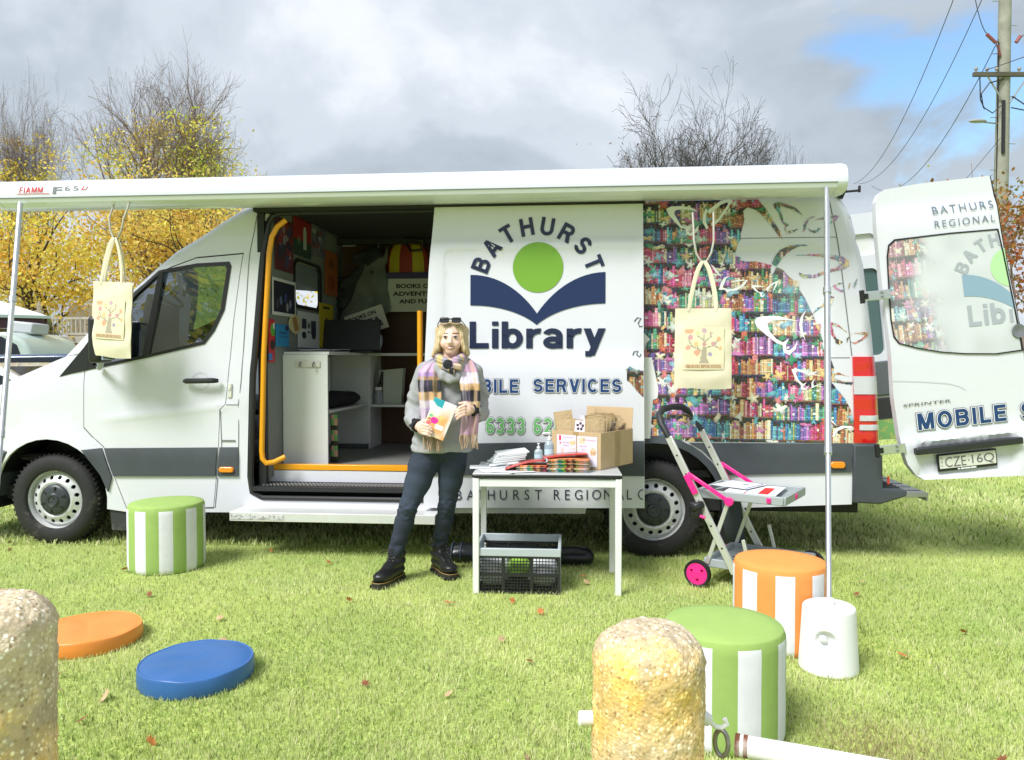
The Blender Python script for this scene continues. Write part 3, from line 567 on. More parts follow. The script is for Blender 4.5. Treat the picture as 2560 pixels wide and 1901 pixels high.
BITS = [[(4.909,2.433),(5.0,2.432),(5.07,2.339),(5.112,2.26),(5.147,2.203),(5.166,2.139),(5.134,2.175),(5.091,2.239),(5.035,2.311),(4.986,2.351),(4.938,2.368),(4.909,2.343)],[(5.108,2.387),(5.132,2.4),(5.187,2.389),(5.256,2.356),(5.301,2.301),(5.243,2.343),(5.18,2.365),(5.153,2.376),(5.149,2.351),(5.164,2.309),(5.171,2.266),(5.209,2.244),(5.188,2.231),(5.185,2.206),(5.216,2.202),(5.271,2.219),(5.237,2.195),(5.196,2.185),(5.176,2.21),(5.181,2.238),(5.157,2.266),(5.139,2.33),(5.111,2.366)],[(5.387,2.306),(5.332,2.288),(5.302,2.25),(5.296,2.194),(5.309,2.204),(5.319,2.243),(5.339,2.278)],[(5.367,2.274),(5.428,2.29),(5.51,2.306),(5.531,2.299),(5.504,2.261),(5.443,2.234),(5.483,2.268),(5.504,2.288),(5.442,2.279)],[(5.323,2.221),(5.354,2.203),(5.381,2.203),(5.395,2.22),(5.415,2.217),(5.388,2.189),(5.361,2.186),(5.34,2.2)],[(5.09,1.984),(5.107,2.026),(5.148,2.076),(5.203,2.103),(5.272,2.109),(5.348,2.105),(5.265,2.097),(5.21,2.068),(5.162,2.026),(5.121,1.966)],[(5.245,2.039),(5.328,2.044),(5.445,2.044),(5.54,2.028),(5.582,2.0),(5.585,1.965),(5.555,1.944),(5.48,1.927),(5.446,1.924),(5.418,1.906),(5.364,1.889),(5.302,1.886),(5.274,1.904),(5.264,1.926),(5.302,1.911),(5.364,1.907),(5.439,1.938),(5.5,1.951),(5.527,1.972),(5.513,2.0),(5.445,2.022),(5.342,2.036)],[(5.481,1.832),(5.508,1.853),(5.556,1.851),(5.508,1.842),(5.502,1.824),(5.529,1.807),(5.55,1.81),(5.546,1.789),(5.529,1.796),(5.495,1.814)],[(5.577,1.803),(5.583,1.845),(5.6,1.859),(5.587,1.824)],[(5.604,1.82),(5.617,1.852),(5.636,1.88),(5.631,1.844),(5.611,1.809),(5.627,1.862)],[(5.447,1.751),(5.468,1.767),(5.488,1.761),(5.475,1.719),(5.448,1.669),(5.444,1.705),(5.407,1.691),(5.352,1.649),(5.379,1.684),(5.427,1.719)],[(5.449,1.577),(5.47,1.595),(5.518,1.577),(5.57,1.528),(5.518,1.563),(5.477,1.574),(5.484,1.528),(5.505,1.485),(5.546,1.464),(5.519,1.446),(5.498,1.457),(5.495,1.478),(5.47,1.514)],[(5.57,1.457),(5.57,1.485),(5.607,1.527),(5.58,1.485)],[(5.607,1.52),(5.669,1.527),(5.713,1.524),(5.696,1.499),(5.656,1.467),(5.622,1.45),(5.591,1.464),(5.622,1.46),(5.655,1.478),(5.689,1.513)],[(5.478,1.254),(5.515,1.263),(5.584,1.236),(5.529,1.25),(5.495,1.25),(5.485,1.225),(5.557,1.201),(5.612,1.204),(5.598,1.182),(5.543,1.19),(5.468,1.204)],[(5.449,1.374),(5.473,1.339),(5.488,1.289),(5.48,1.311)]]
NB = 300
def bookshelf_art(seed=3):
    # a printed picture of crowded bookshelves: staggered blocks of shelves, books, lamps, greenery; row 0 = bottom, z=.70; col 0 = x=4.0
    g = np.random.default_rng(seed); nx, nz = 400, 400; im = np.zeros((nz, nx, 3)); im[:] = (.03, .018, .02); zz_, xx_ = np.mgrid[0:nz, 0:nx]
    pal = [[(.55, .04, .10), (.62, .06, .25), (.40, .03, .05), (.70, .22, .34)], [(.05, .30, .42), (.03, .16, .40), (.12, .48, .52), (.05, .10, .25)], [(.58, .24, .07), (.68, .44, .20), (.42, .13, .05), (.74, .58, .36)], [(.24, .10, .40), (.46, .14, .48), (.14, .10, .38), (.66, .36, .60)], [(.06, .30, .16), (.36, .42, .12), (.04, .18, .16), (.68, .64, .40)]]
    x0 = 0
    while x0 < nx:
        x9 = min(nx, x0+int(g.integers(52, 100))); z = -int(g.integers(0, 20)); row = int(g.integers(0, 3))
        while z < nz:
            rh = int(g.integers(27, 34)); x = x0; p = pal[g.integers(5)]
            while x < x9:
                if g.random() < .16: p = pal[g.integers(5)]
                w = int(g.choice([2, 2, 3, 3, 4, 5])); h = int(rh*g.uniform(.60, .97)); x1 = min(x+w, x9); c = np.array(p[g.integers(4)])*g.uniform(.6, 1.4); za, zb = max(z, 0), min(z+h, nz)
                if zb > za:
                    im[za:zb, x:x1] = c*(.85+.3*g.random((zb-za, 1, 1))); im[za:zb, x1-1:x1] *= .5
                    for q in (.2, .78):
                        k = z+int(h*q)
                        if w > 2 and 0 <= k < nz: im[k, x:x1] = np.clip(c*2.2+.10, 0, .8)
                    if g.random() < .2:
                        k = max(z+int(h*g.uniform(.3, .7)), 0); im[k:k+3, x:x1] = np.array([(.80, .72, .5), (.85, .85, .85), (.75, .2, .3), (.2, .6, .7)][g.integers(4)])
                x = x1
            sh = [(.16, .07, .04), (.04, .06, .12), (.24, .09, .07)][row % 3]; za, zb = max(z+rh, 0), min(z+rh+2, nz)
            if zb > za: im[za:zb, x0:x9] = sh
            z += rh+2; row += 1
        x0 = x9
    cols = [(.05, .30, .14), (.12, .42, .28), (.70, .20, .22), (.62, .70, .64), (.78, .68, .48), (.72, .14, .07), (.10, .42, .52), (.80, .78, .66), (.62, .16, .42), (.84, .56, .20), (.30, .55, .70), (.85, .85, .80)]
    for _ in range(520):      # figures, lamps, open pages, leaves and drapery scattered over the shelves
        cx, cz, rw, rh = g.integers(0, nx), g.integers(0, nz), g.integers(3, 11), g.integers(3, 9); c = np.array(cols[g.integers(len(cols))]); ph, lobes = g.uniform(0, 6.28), g.integers(2, 6)
        sl = (slice(max(cz-16, 0), cz+17), slice(max(cx-20, 0), cx+21)); X, Z = (xx_[sl]-cx)/rw, (zz_[sl]-cz)/rh; r = np.hypot(X, Z); mk = r < .8+.38*np.sin(np.arctan2(Z, X)*lobes+ph)
        sub = im[sl]; sub[mk] = (c*np.clip(1.15-.55*r+.25*Z, .35, 1.5)[..., None])[mk]
    k = g.random((nz//2+1, nx//2+1, 3)).repeat(2, 0).repeat(2, 1)[:nz, :nx]; im = im*(.72+.46*g.random((nz, nx, 1)))+.11*(k-.3); im = im*(1.0+.35*(1-zz_[..., None]/nz)); lum = im.mean(-1, keepdims=True); return np.clip((lum+(im-lum)*.9)*.80, .004, .8)
ART = bookshelf_art()
def art(x, z):
    i = np.clip(((z-.70)/.0045).astype(int), 0, 399); j = np.clip(((x-4.0)/.0045).astype(int), 0, 399); return ART[i, j]
def mural(x, z):
    k = pip(x, z, MAIN)
    for p in BITS: k |= pip(x, z, p)
    hole = (np.hypot(x-4.325, z-.335) < .50); k &= ~hole; k &= (z > .80)
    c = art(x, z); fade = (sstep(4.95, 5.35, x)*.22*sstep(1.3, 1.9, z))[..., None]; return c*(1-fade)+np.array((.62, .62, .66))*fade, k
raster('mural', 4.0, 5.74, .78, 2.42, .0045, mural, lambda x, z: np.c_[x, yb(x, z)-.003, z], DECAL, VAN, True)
for p in CUT: panel('butterfly_cutout', p, [], lambda x, z: ybs(x, z)-.0055, mat('white_film', (.80, .82, .85), .3), VAN, 0, .05, (), .02)
# --- sliding door, pushed back along the flank
def yd(x, z): return -.092+ys(np.asarray(z, float))*.9+.008*sstep(.012, -.012, sdr(np.asarray(x, float), np.asarray(z, float), 2.905, 1.346, 4.6, 2.088, .05))*(np.asarray(x) < 4.25)+.005*sstep(2.13, 2.142, np.asarray(z, float))-.005*sstep(2.31, 2.325, np.asarray(z, float))
yds = lambda x, z: float(yd(x, z))
SD = [(2.765, .34), (4.252, .362), (4.243, 1.4), (4.238, 2.425), (2.836, 2.425), (2.80, 1.95), (2.775, 1.341)]
ex2 = [p for o in (-.012, -.004, .004, .012) for p in dens(rrect(2.905-o, 1.346-o, 4.6+o, 2.088+o, .05), .05)]+[(2.8+.06*i, z) for i in range(25) for z in (2.13, 2.142, 2.31, 2.325)]
sdoor = panel('sliding_door', SD, [], yds, WHITE, VAN, .055, .12, ex2)
clad('cladding', [(2.775, .775), (4.246, .81), (4.248, .577), (2.77, .566)], yds, sdoor, .012)
fd = lambda a, b: (a, yds(a, b)-.0055, b)
mb = MB()
th = [R(-69+19.6*i) for i in range(8)]
for ch, a, in zip('BATHURST', th):
    w_, P = glyph(ch); wd_ = w_*.122
    decal_polys(mb, [[(3.537+u*cos(a)+v*sin(a), 1.840-u*sin(a)+v*cos(a)) for u, v in [((p-w_/2)*.122, .345+q_*.122) for p, q_ in pl]] for pl in P], fd)
mb.build('logo_lettering', INK, sdoor, smooth=False, fix=False); mb = MB()
decal_polys(mb, word('Library', 3.080, 3.990, 1.423, 1.604, 0, .10), fd)
mb.build('logo_lettering', INK, sdoor, smooth=False, fix=False)
def grid_poly(outer, res=.02): return outer
def bez(p0, p1, p2, p3, n=14): return [tuple(((1-t)**3*np.array(p0)+3*(1-t)**2*t*np.array(p1)+3*(1-t)*t*t*np.array(p2)+t**3*np.array(p3))) for t in np.linspace(0, 1, n)]
bookp = bez((3.085, 1.919), (3.27, 1.922), (3.43, 1.81), (3.535, 1.656))+bez((3.535, 1.656), (3.64, 1.81), (3.80, 1.928), (3.99, 1.93))[1:]+bez((3.99, 1.721), (3.80, 1.72), (3.63, 1.665), (3.533, 1.580))+bez((3.533, 1.580), (3.44, 1.66), (3.27, 1.715), (3.085, 1.713))[1:]
panel('logo_book', bookp, [], lambda x, z: yds(x, z)-.004, NAVY, sdoor, 0, .1)
panel('logo_disc', arc(3.541, 1.966, .169, 0, 354, 59), [], lambda x, z: yds(x, z)-.004, mat('green_film', (.17, .36, .03), .35), sdoor, 0, .1)
def outlined(name, s, x0, x1, z0, z1, fn, cols, par, gr=(.068, .040), gap=.20):
    mb = MB()
    for i, (g_, m) in enumerate(((gr[0], 0), (gr[1], 1), (0, 2))): decal_polys(mb, word(s, x0, x1, z0, z1, g_, gap), fn, m, .0012*i)
    return mb.build(name, cols, par, smooth=False, fix=False)
WF = mat('white_film', (.85, .86, .87), .35); BLF = mat('blue_film', (.010, .045, .16), .3); GRF = mat('light_green_film', (.16, .45, .16), .35)
outlined('lettering', 'SERVICES', 3.512, 4.095, 1.131, 1.219, fd, [INK, WF, BLF], sdoor)
outlined('lettering', 'MOBILE', 2.98, 3.412, 1.124, 1.216, fd, [INK, WF, BLF], sdoor)
outlined('lettering', '6333 6281', 3.195, 3.755, .85, .958, fd, [INK, WF, GRF], sdoor)
mb = MB(); xx = [(2.99, 'B'), (3.062, 'A'), (3.135, 'T'), (3.205, 'H'), (3.287, 'U'), (3.378, 'R'), (3.455, 'S'), (3.523, 'T'), (3.650, 'R'), (3.725, 'E'), (3.79, 'G'), (3.868, 'I'), (3.905, 'O'), (3.985, 'N'), (4.062, 'A'), (4.135, 'L')]
for wi, (x, ch) in enumerate(xx):
    if wi == 8: mb.build('lettering', INK, sdoor, smooth=False, fix=False); mb = MB()
    V2, F2 = text2d(ch, 1, -.004); lo, hi = V2.min(0), V2.max(0); w_ = (hi[0]-lo[0])*.083; z0 = .398+.022*(x-2.99)/1.2
    decal(mb, ((V2-lo)/(hi-lo)*[w_, .066]+[x, z0], F2), fd)
mb.build('lettering', INK, sdoor, smooth=False, fix=False); mb = MB(); cpts = arc(4.243, .454, .036, 95, 265, 12); cin = arc(4.243, .454, .029, 265, 95, 12); decal(mb, (cpts+cin, [tuple(range(26))]), fd)
mb.build('lettering', INK, sdoor, smooth=False, fix=False)
fr = [(4.128, 1.288), (4.154, 1.302), (4.18, 1.285), (4.238, 1.272), (4.240, 1.099), (4.206, 1.131), (4.16, 1.19), (4.135, 1.21)]
raster('mural_corner', 4.12, 4.24, 1.09, 1.31, .006, lambda x, z: (art(x, z)*.6, pip(x, z, fr)), lambda x, z: np.c_[x, yd(x, z)-.003, z], DECAL, sdoor)
mb = MB()
for p in ([(4.18, 1.60), (4.20, 1.625), (4.225, 1.62), (4.205, 1.59), (4.215, 1.565), (4.235, 1.57)], [(4.17, 1.375), (4.18, 1.40), (4.205, 1.405), (4.195, 1.38), (4.215, 1.365), (4.225, 1.385)]): seam(mb, p, yds, .006, .004)
mb.build('butterfly_print', INK, sdoor, fix=False)
mb = MB(); mb.box((3.5, -.005, 2.40), (1.5, .05, .03)); mb.box((3.5, -.02, .42), (1.5, .06, .04)); mb.build('door_rail', BLACK, VAN)
# --- rear doors, folded back; frame: u along the door, w up
def rear_door(name, loc, roll, yaw=.0879):
    o = bpy.data.objects.new(name, None); COL.objects.link(o); o.parent = VAN; o.matrix_local = Matrix.Translation(loc) @ Matrix.Rotation(yaw, 4, 'Z') @ Matrix.Rotation(-roll, 4, 'Y'); return o
RD = rear_door('rear_door', (5.80, -.06, .696), R(6.3))
RO = [(.10, 1.66), (.125, 1.71), (.165, 1.738), (.40, 1.752), (.848, 1.752), (.868, 1.557), (.885, 1.25), (.912, .9), (.935, .45), (.955, -.05), (.95, -.16), (.88, -.19), (.21, -.145), (.16, -.11), (.115, -.036), (.085, .10), (.071, .405), (.083, .693), (.079, 1.098), (.085, 1.5)]
WN = [(.193, 1.407), (.55, 1.41), (.855, 1.402), (.872, 1.25), (.90, .88), (.918, .615), (.75, .61), (.551, .633), (.40, .66), (.254, .701), (.14, .745), (.112, .79), (.106, .9), (.118, 1.1), (.132, 1.30), (.15, 1.375)]
yr_ = lambda u, w: .012*float(sstep(1.56, 1.60, w)) - .035*float(sstep(1.5, .6, w)) - .012*float(sstep(.13, .10, w)) + .028*float(sstep(.02, -.02, sdr(u, w, .19, -.135, .82, .075, .05)))
exr = [(.05+.06*i, z) for i in range(16) for z in (1.56, 1.58, 1.60, .13, .115, .10)]+[p for o in (-.02, 0, .02) for p in dens(rrect(.19-o, -.135-o, .82+o, .075+o, .05), .05)]
panel('door_skin', RO, [], yr_, WHITE, RD, .05, .12, exr)
WN2 = WN
def film(u, w):
    k = pip(u, w, WN2); j = vnoise(np.stack([u.ravel(), 0*u.ravel(), w.ravel()], 1), 9, 4).reshape(u.shape)
    a = art(4.1+(u-.1)*1.1, .95+(w-.6)*1.1)*1.1; f = np.clip(sstep(.20, .46, u+.18*(j-.5)), .12, 1)[..., None]; base = np.array((.58, .605, .625))*(1+.14*(j[..., None]-.5))
    a = a*.6+a.mean(-1, keepdims=True)*.25+.10; return a*(1-f)+base*f, k
wf = lambda u, w, o: np.c_[u, np.array([yr_(a, b) for a, b in zip(u, w)])-o, w]
fl = raster('window_film', .10, .93, .60, 1.42, .006, film, lambda u, w: wf(u, w, .004), mat('film_glass', attr='col', rough=.12, coat=.6), RD)
fw2 = lambda a, b: (a, yr_(a, b)-.0065, b)
mb = MB()
for ch, a in zip('BATH', [R(-61), R(-44), R(-26), R(-8.5)]):
    w_, P = glyph(ch); cx, cz = .872, 1.03
    decal_polys(mb, [[(cx+u*cos(a)+v*sin(a), cz-u*sin(a)+v*cos(a)) for u, v in [((p-w_/2)*.090, .268+q_*.085) for p, q_ in pl]] for pl in P], fw2)
mb.build('faded_lettering', mat('faded_grey_film', (.36, .39, .43), .3), RD, smooth=False, fix=False); mb = MB()
decal_polys(mb, word('Lib', .598, .835, .800, .935, 0, .14), fw2); decal_polys(mb, [[(.862, .80), (.885, .80), (.885, .885), (.862, .885)]], fw2)
mb.build('faded_lettering', mat('faded_grey_film', (.36, .39, .43), .3), RD, smooth=False, fix=False)
panel('faded_disc', [p for p in arc(.905, 1.155, .125, 97, 262, 24)]+[(.893, 1.03), (.884, 1.28)], [], lambda a, b: yr_(a, b)-.006, mat('faded_green_film', (.42, .66, .34), .3), RD, 0, .1)
panel('faded_book', bez((.591, 1.136), (.70, 1.135), (.82, 1.07), (.888, .985))+bez((.897, .885), (.82, .95), (.70, .995), (.589, .996)), [], lambda a, b: yr_(a, b)-.006, mat('faded_blue_film', (.24, .36, .46), .3), RD, 0, .1)
panel('window_trim', shrink(WN, 1.012), [shrink(WN, .99)], lambda a, b: yr_(a, b)-.007, BLACK, RD, .006, .5)
for s, x0, x1, z0, z1 in (('BATHURS', .452, .842, 1.543, 1.594), ('REGIONAL', .456, .846, 1.455, 1.500)): mb = MB(); decal(mb, text_fit(s, x0, x1, z0, z1, -.004, 1.35), fw2); mb.build('lettering', mat('slate_film', (.13, .17, .24), .4), RD, smooth=False, fix=False)
mb = MB(); V2, F2 = text_fit('SPRINTER', .122, .43, .334, .352, .012, 1.1); decal(mb, ([(a+.35*(b-.334), b) for a, b in V2], F2), fw2); mb.build('badge', mat('badge_chrome', (.22, .23, .24), .2, metal=.9), RD, smooth=False, fix=False)
outlined('lettering', 'MOBILE', .206, .775, .176, .283, fw2, [INK, WF, BLF], RD)
outlined('lettering', 'S', .872, .945, .170, .277, fw2, [INK, WF, BLF], RD)
def rbox(name, u0, u1, w0, w1, y0, y1, m, par=RD, bev=.004):
    mb = MB(); mb.box(((u0+u1)/2, (y0+y1)/2, (w0+w1)/2), (u1-u0, y1-y0, w1-w0)); return mb.build(name, m, par, bev)
rbox('pull_handle', .16, .845, .022, .066, -.085, -.03, mat('handle_black', (.02, .022, .024), .35), bev=.008)
pl_ = rbox('number_plate', .309, .690, -.105, .005, -.045, -.028, BLACK)
rbox('plate_face', .318, .681, -.088, -.003, -.049, -.044, mat('plate_cream', (.66, .66, .60), .4), pl_, .002)
mb = MB(); fp = lambda a, b: (a, -.0505, b); decal(mb, text_fit('CZE', .352, .487, -.080, -.016, .0), fp); decal(mb, text_fit('16Q', .525, .668, -.082, -.016, .0), fp); mb.add([fp(.5, -.052), fp(.508, -.052), fp(.508, -.044), fp(.5, -.044)], [(0, 1, 2, 3)])
for i, ch in enumerate('NSW'): decal(mb, text_fit(ch, .326, .336, -.028-.024*i, -.014-.024*i), fp)
mb.build('plate_digits', mat('plate_grey', (.14, .14, .14), .5), pl_, smooth=False, fix=False)
mb = MB()
for i, (a_, w_) in enumerate(((.432, .012), (.450, .024), (.478, .032), (.514, .036))): mb.box((a_+w_/2, -.0465, -.0975), (w_, .003, .008))
mb.build('frame_lettering', WF, pl_, smooth=False)
mb = MB(); mb.lathe([(.045, 0), (.043, -.004), (.036, -.002), (.001, .004)], 28, axis='y', c=(.905, -.045, .74)); mb.build('lock', mat('lock_grey', (.16, .17, .19), .4), RD)
mb = MB(); seam(mb, [(.072, .508), (.25, .485), (.432, .452), (.50, .425), (.536, .40)], lambda a, b: yr_(a, b), .006, .002); mb.build('crease', mat('soft_grey', (.55, .58, .60), .4), RD, fix=False)
mb = MB(); e = [(.848, 1.752), (.868, 1.557), (.885, 1.25), (.912, .9), (.935, .45), (.955, -.05)]; mb.tube([(a+.004, yr_(a, b)+.02, b) for a, b in e], .013, 8); mb.build('door_seal', BLACK, RD)
for z in (1.065, .075):
    h = rbox('hinge', -.085, .105, z-.03, z+.03, -.062, -.045, ALU)
    mb = MB(); mb.tube([(-.075, -.055, z-.042), (-.075, -.055, z+.042)], .016, 10); mb.box((-.05, -.064, z), (.02, .006, .035)); mb.build('hinge_pin', BLACK, h)
    mb = MB()
    for dz in (-.012, .014): mb.lathe([(.008, -.066), (.007, -.071), (.001, -.072)], 10, axis='y', c=(.05, 0, z+dz))
    mb.build('hinge_bolt', mat('bolt_grey', (.3, .31, .32), .4, metal=.7), h)
RD2 = rear_door('rear_door', (5.84, 2.06, .696), R(6.0))
RO2 = [(.03, 1.84), (.07, 1.90), (.2, 1.92), (.85, 1.93), (.90, 1.87), (.94, -.17), (.12, -.14), (.05, 0), (.03, .7)]
panel('door_skin', RO2, [rrect(.08, 1.54, .86, 1.74, .05), rrect(.08, .62, .86, 1.42, .06)], lambda u, w: 0., WHITE, RD2, .05, .3)
panel('inner_panel', rrect(.07, 1.50, .87, 1.76, .05), [], lambda u, w: .03, mat('white_board', (.70, .71, .70), .5), RD2, .01, .3)
panel('door_window', rrect(.06, .60, .88, 1.44, .06), [], lambda u, w: .025, mat('green_window', (.055, .11, .10), .08, coat=.8), RD2, .01, .3)
rbox('door_trim', .04, .90, .24, .56, -.03, .0, mat('trim_grey', (.10, .11, .12), .6), RD2, .02); rbox('door_net', .04, .90, .03, .22, -.02, .0, mat('net_black', (.03, .03, .03), .8, bump=.6, bscale=60), RD2, .005)
rbox('door_poster', .3, .9, -.16, .02, -.012, -.006, mat('poster_green', (.20, .42, .14), .6, dirt=((.75, .55, .12), 16, .5)), RD2, .0)
# mirror, rear roof camera
mb = MB(); mb.box((.53, -.19, 1.485), (.10, .16, .32)); m_ = mb.build('mirror', BLACK, VAN, .03, segs=4)
mb = MB(); mb.box((.584, -.19, 1.485), (.01, .13, .28)); mb.build('mirror_glass', mat('mirror_glass', (.6, .65, .7), .03, metal=1.), m_)
mb = MB(); mb.tube([(.52, -.17, 1.345), (.48, -.12, 1.30), (.40, -.01, 1.29)], .02, 8); mb.build('mirror_arm', mat('arm_grey', (.35, .37, .38), .4), m_)
mb = MB(); mb.tube([(5.50, .10, 2.475), (5.57, .08, 2.445)], [.03, .038], 12); mb.tube([(5.56, .08, 2.46), (5.66, .07, 2.465)], .009, 6); mb.box((5.66, .07, 2.475), (.016, .016, .045)); mb.build('rear_camera', BLACK, VAN, .006)

# ------------------------------------------------------------------ inside the van
PLY = mat('brown_plywood', (.085, .035, .012), .6, var=.25, vscale=3)
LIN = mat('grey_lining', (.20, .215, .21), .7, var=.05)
mb = MB(); mb.box((3.6, 1.11, .535), (4.2, 1.56, .05)); mb.build('cargo_floor', mat('floor_vinyl', (.22, .22, .205), .6, var=.18, vscale=30), VAN)
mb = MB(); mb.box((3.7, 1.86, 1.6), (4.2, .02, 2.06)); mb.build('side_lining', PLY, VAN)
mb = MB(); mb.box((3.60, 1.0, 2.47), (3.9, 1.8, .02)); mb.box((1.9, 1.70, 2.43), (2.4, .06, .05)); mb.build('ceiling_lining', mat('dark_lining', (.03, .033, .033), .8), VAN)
BWIN = rrect(.63, 1.785, 1.215, 2.12, .06)
def bulk(): 
    o = panel('bulkhead', rrect(.09, .50, 1.87, 2.50, .02), [BWIN], lambda x, z: 0., LIN, VAN, .02, .4); o.location = (1.60, 0, 0); o.rotation_euler = (0, 0, pi/2); return o
bulk_ = bulk()      # its local x runs across the van, local -y faces the rear
panel('window_trim', rrect(.60, 1.755, 1.245, 2.15, .08), [BWIN], lambda x, z: -.008, BLACK, bulk_, .03, .5)
mb = MB(); mb.box((1.575, .075, 1.4), (.05, .05, 2.0)); mb.box((2.2, .03, 2.44), (1.3, .10, .12)); mb.box((2.2, .10, .44), (1.36, .24, .03)); mb.build('door_jamb', mat('jamb_black', (.012, .013, .014), .6), VAN)
mb = MB(); mb.tube([(x+.012, ybs(x, z)+.004, z) for x, z in [(2.8, 2.385), (1.70, 2.385), (1.64, 2.36), (1.612, 2.30), (1.585, 2.09), (1.519, 1.24), (1.498, .52), (1.512, .41), (1.585, .373), (2.8, .373)]], .02, 8); mb.build('door_seal', BLACK, VAN)
mb = MB()
for i in range(46): mb.box((1.56+.027*i, .09, .459), (.012, .14, .006), rot=Matrix.Rotation(.5, 3, 'Z'))
mb.build('step_tread', mat('tread_grey', (.16, .16, .155), .6), VAN)
mb = MB(); mb.box((2.15, .205, .50), (1.30, .02, .085)); mb.build('step_riser', WHITE, VAN, .003)
YEL = mat('yellow_paint', (.80, .34, .005), .35, coat=.3)
mb = MB(); mb.box((2.15, .215, .566), (1.30, .05, .042)); mb.build('floor_edge_strip', YEL, VAN, .004)
mb = MB(); mb.tube([(1.76, .05, 2.33), (1.70, .04, 2.28), (1.665, .03, 2.21), (1.645, .03, 2.1), (1.60, .03, 1.38), (1.58, .03, .70), (1.585, .03, .645), (1.61, .03, .615), (1.66, .05, .62), (1.73, .08, .655)], .019, 14); mb.build('grab_rail', YEL, VAN, ang=50); mb = MB(); mb.tube([(2.705, .10, .57), (2.705, .10, 1.69)], .021, 14); mb.build('grab_post', YEL, VAN, ang=50)
mb = MB(); mb.tube([(2.2, 1.66, 2.48), (2.3, 1.62, 2.44), (2.42, 1.62, 2.42), (2.4, 1.62, 2.34), (2.3, 1.62, 2.33), (2.26, 1.62, 2.40)], .012, 8); mb.build('loose_cable', BLACK, VAN)
# cab seats, seen dimly through the window
for y in (.45, 1.45):
    mb = MB(); mb.box((.95, y, .95), (.5, .5, .16)); mb.box((1.22, y, 1.30), (.14, .46, .62), rot=Matrix.Rotation(.12, 3, 'Y')); mb.box((1.28, y, 1.70), (.10, .26, .18)); mb.build('cab_seat', mat('seat_cloth', (.03, .035, .04), .9), VAN, .05)
mb = MB(); mb.box((.25, 1.0, 1.15), (.55, 1.75, .25)); mb.box((.6, 1.0, .62), (1.9, 1.7, .05)); mb.build('dashboard', DK, VAN, .05)
mb = MB(); mb.lathe([(.19+.014*cos(a), .014*sin(a)) for a in np.linspace(0, 2*pi, 9)], 28); sw = mb.build('steering_wheel', BLACK, VAN); sw.location = (.62, 1.45, 1.33); sw.rotation_euler = (0, R(60), 0)
# posters on the bulkhead
def figs(u0, u1, w0, w1, bgc, items):
    def fn(u, w):
        a, b = (u-u0)/(u1-u0), (w-w0)/(w1-w0); c = np.zeros(u.shape+(3,)); c[:] = bgc
        for t, cx, cy, rx, ry, cc in items:
            k = (np.hypot((a-cx)/rx, (b-cy)/ry) < 1) if t == 'e' else (np.abs(a-cx) < rx) & (np.abs(b-cy) < ry); c[k] = cc
        return c, np.ones(u.shape, bool)
    return fn
def poster(u0, u1, w0, w1, bgc, items, label, depth=-.012):
    o = raster('poster', u0, u1, w0, w1, .008, figs(u0, u1, w0, w1, bgc, items), lambda u, w: np.c_[1.60-depth+0*u, u, w], PAPER)
    md = o.modifiers.new('s', 'SOLIDIFY'); md.thickness = .003
    o.matrix_world = VAN_M; return tag(o, label, 'poster', 'posters on the bulkhead')
VAN_M = Matrix.LocRotScale(Vector((-3.348, 5.518, 0)), Euler((0, 0, -.0879)), None)
g_ = np.random.default_rng(5)
def rnd(n, cols, r=(.04, .14)): return [('e', g_.uniform(.1, .9), g_.uniform(.06, .94), g_.uniform(*r), g_.uniform(*r), cols[g_.integers(len(cols))]) for _ in range(n)]
poster(.22, .575, 2.01, 2.40, (.10, .02, .03), rnd(40, [(.03, .03, .06), (.25, .03, .04), (.3, .25, .3), (.06, .05, .12)]), 'dark red crowd poster, topmost beside the yellow grab rail')
poster(.58, .975, 2.17, 2.47, (.30, .02, .02), [('r', .5, .2, .5, .22, (.03, .06, .05)), ('e', .62, .70, .07, .12, (.55, .6, .55)), ('r', .62, .45, .09, .25, (.42, .5, .45)), ('e', .3, .4, .07, .1, (.1, .2, .1))], 'red poster with a pale standing figure high on the van bulkhead')
poster(.98, 1.33, 2.22, 2.50, (.14, .14, .18), rnd(26, [(.2, .2, .26), (.25, .05, .07), (.4, .4, .42), (.08, .08, .14)]), 'blue-grey poster of figures, rightmost in the top row')
poster(.16, .62, 1.675, 1.95, (.62, .63, .63), [('r', .5, .5, .45, .42, (.012, .014, .03))]+[('e', x, y, .05, .12, c) for x, y, c in ((.35, .4, (.12, .16, .3)), (.55, .5, (.05, .08, .25)), (.75, .35, (.2, .22, .3)), (.2, .3, (.08, .06, .1)), (.62, .25, (.3, .3, .33)))], 'framed dark photograph with a white border left of the small cab window')
poster(.66, 1.155, 1.445, 1.735, (.58, .59, .62), [('r', .5, .55, .34, .12, (.60, .61, .63)), ('r', .28, .66, .10, .14, (.03, .03, .06)), ('r', .72, .58, .12, .20, (.03, .03, .07)), ('r', .5, .66, .10, .10, (.45, .5, .48)), ('e', .5, .62, .05, .08, (.03, .06, .03)), ('e', .27, .35, .10, .10, (.02, .02, .03)), ('e', .73, .35, .10, .10, (.02, .02, .03)), ('r', .5, .44, .06, .02, (.1, .1, .12))], 'white sheet printed with a small drawing of a van')
poster(1.16, 1.53, 1.452, 1.838, (.52, .42, .02), [('r', .5, .9, .25, .03, (.05, .04, .01)), ('e', .5, .62, .09, .07, (.12, .08, .06)), ('e', .5, .48, .16, .12, (.5, .5, .48)), ('e', .5, .30, .24, .16, (.10, .08, .05)), ('r', .4, .18, .06, .12, (.06, .05, .04)), ('r', .62, .18, .06, .12, (.06, .05, .04)), ('r', .5, .05, .2, .015, (.08, .06, .01))], 'yellow poster of a standing figure beside the drawing of a van')
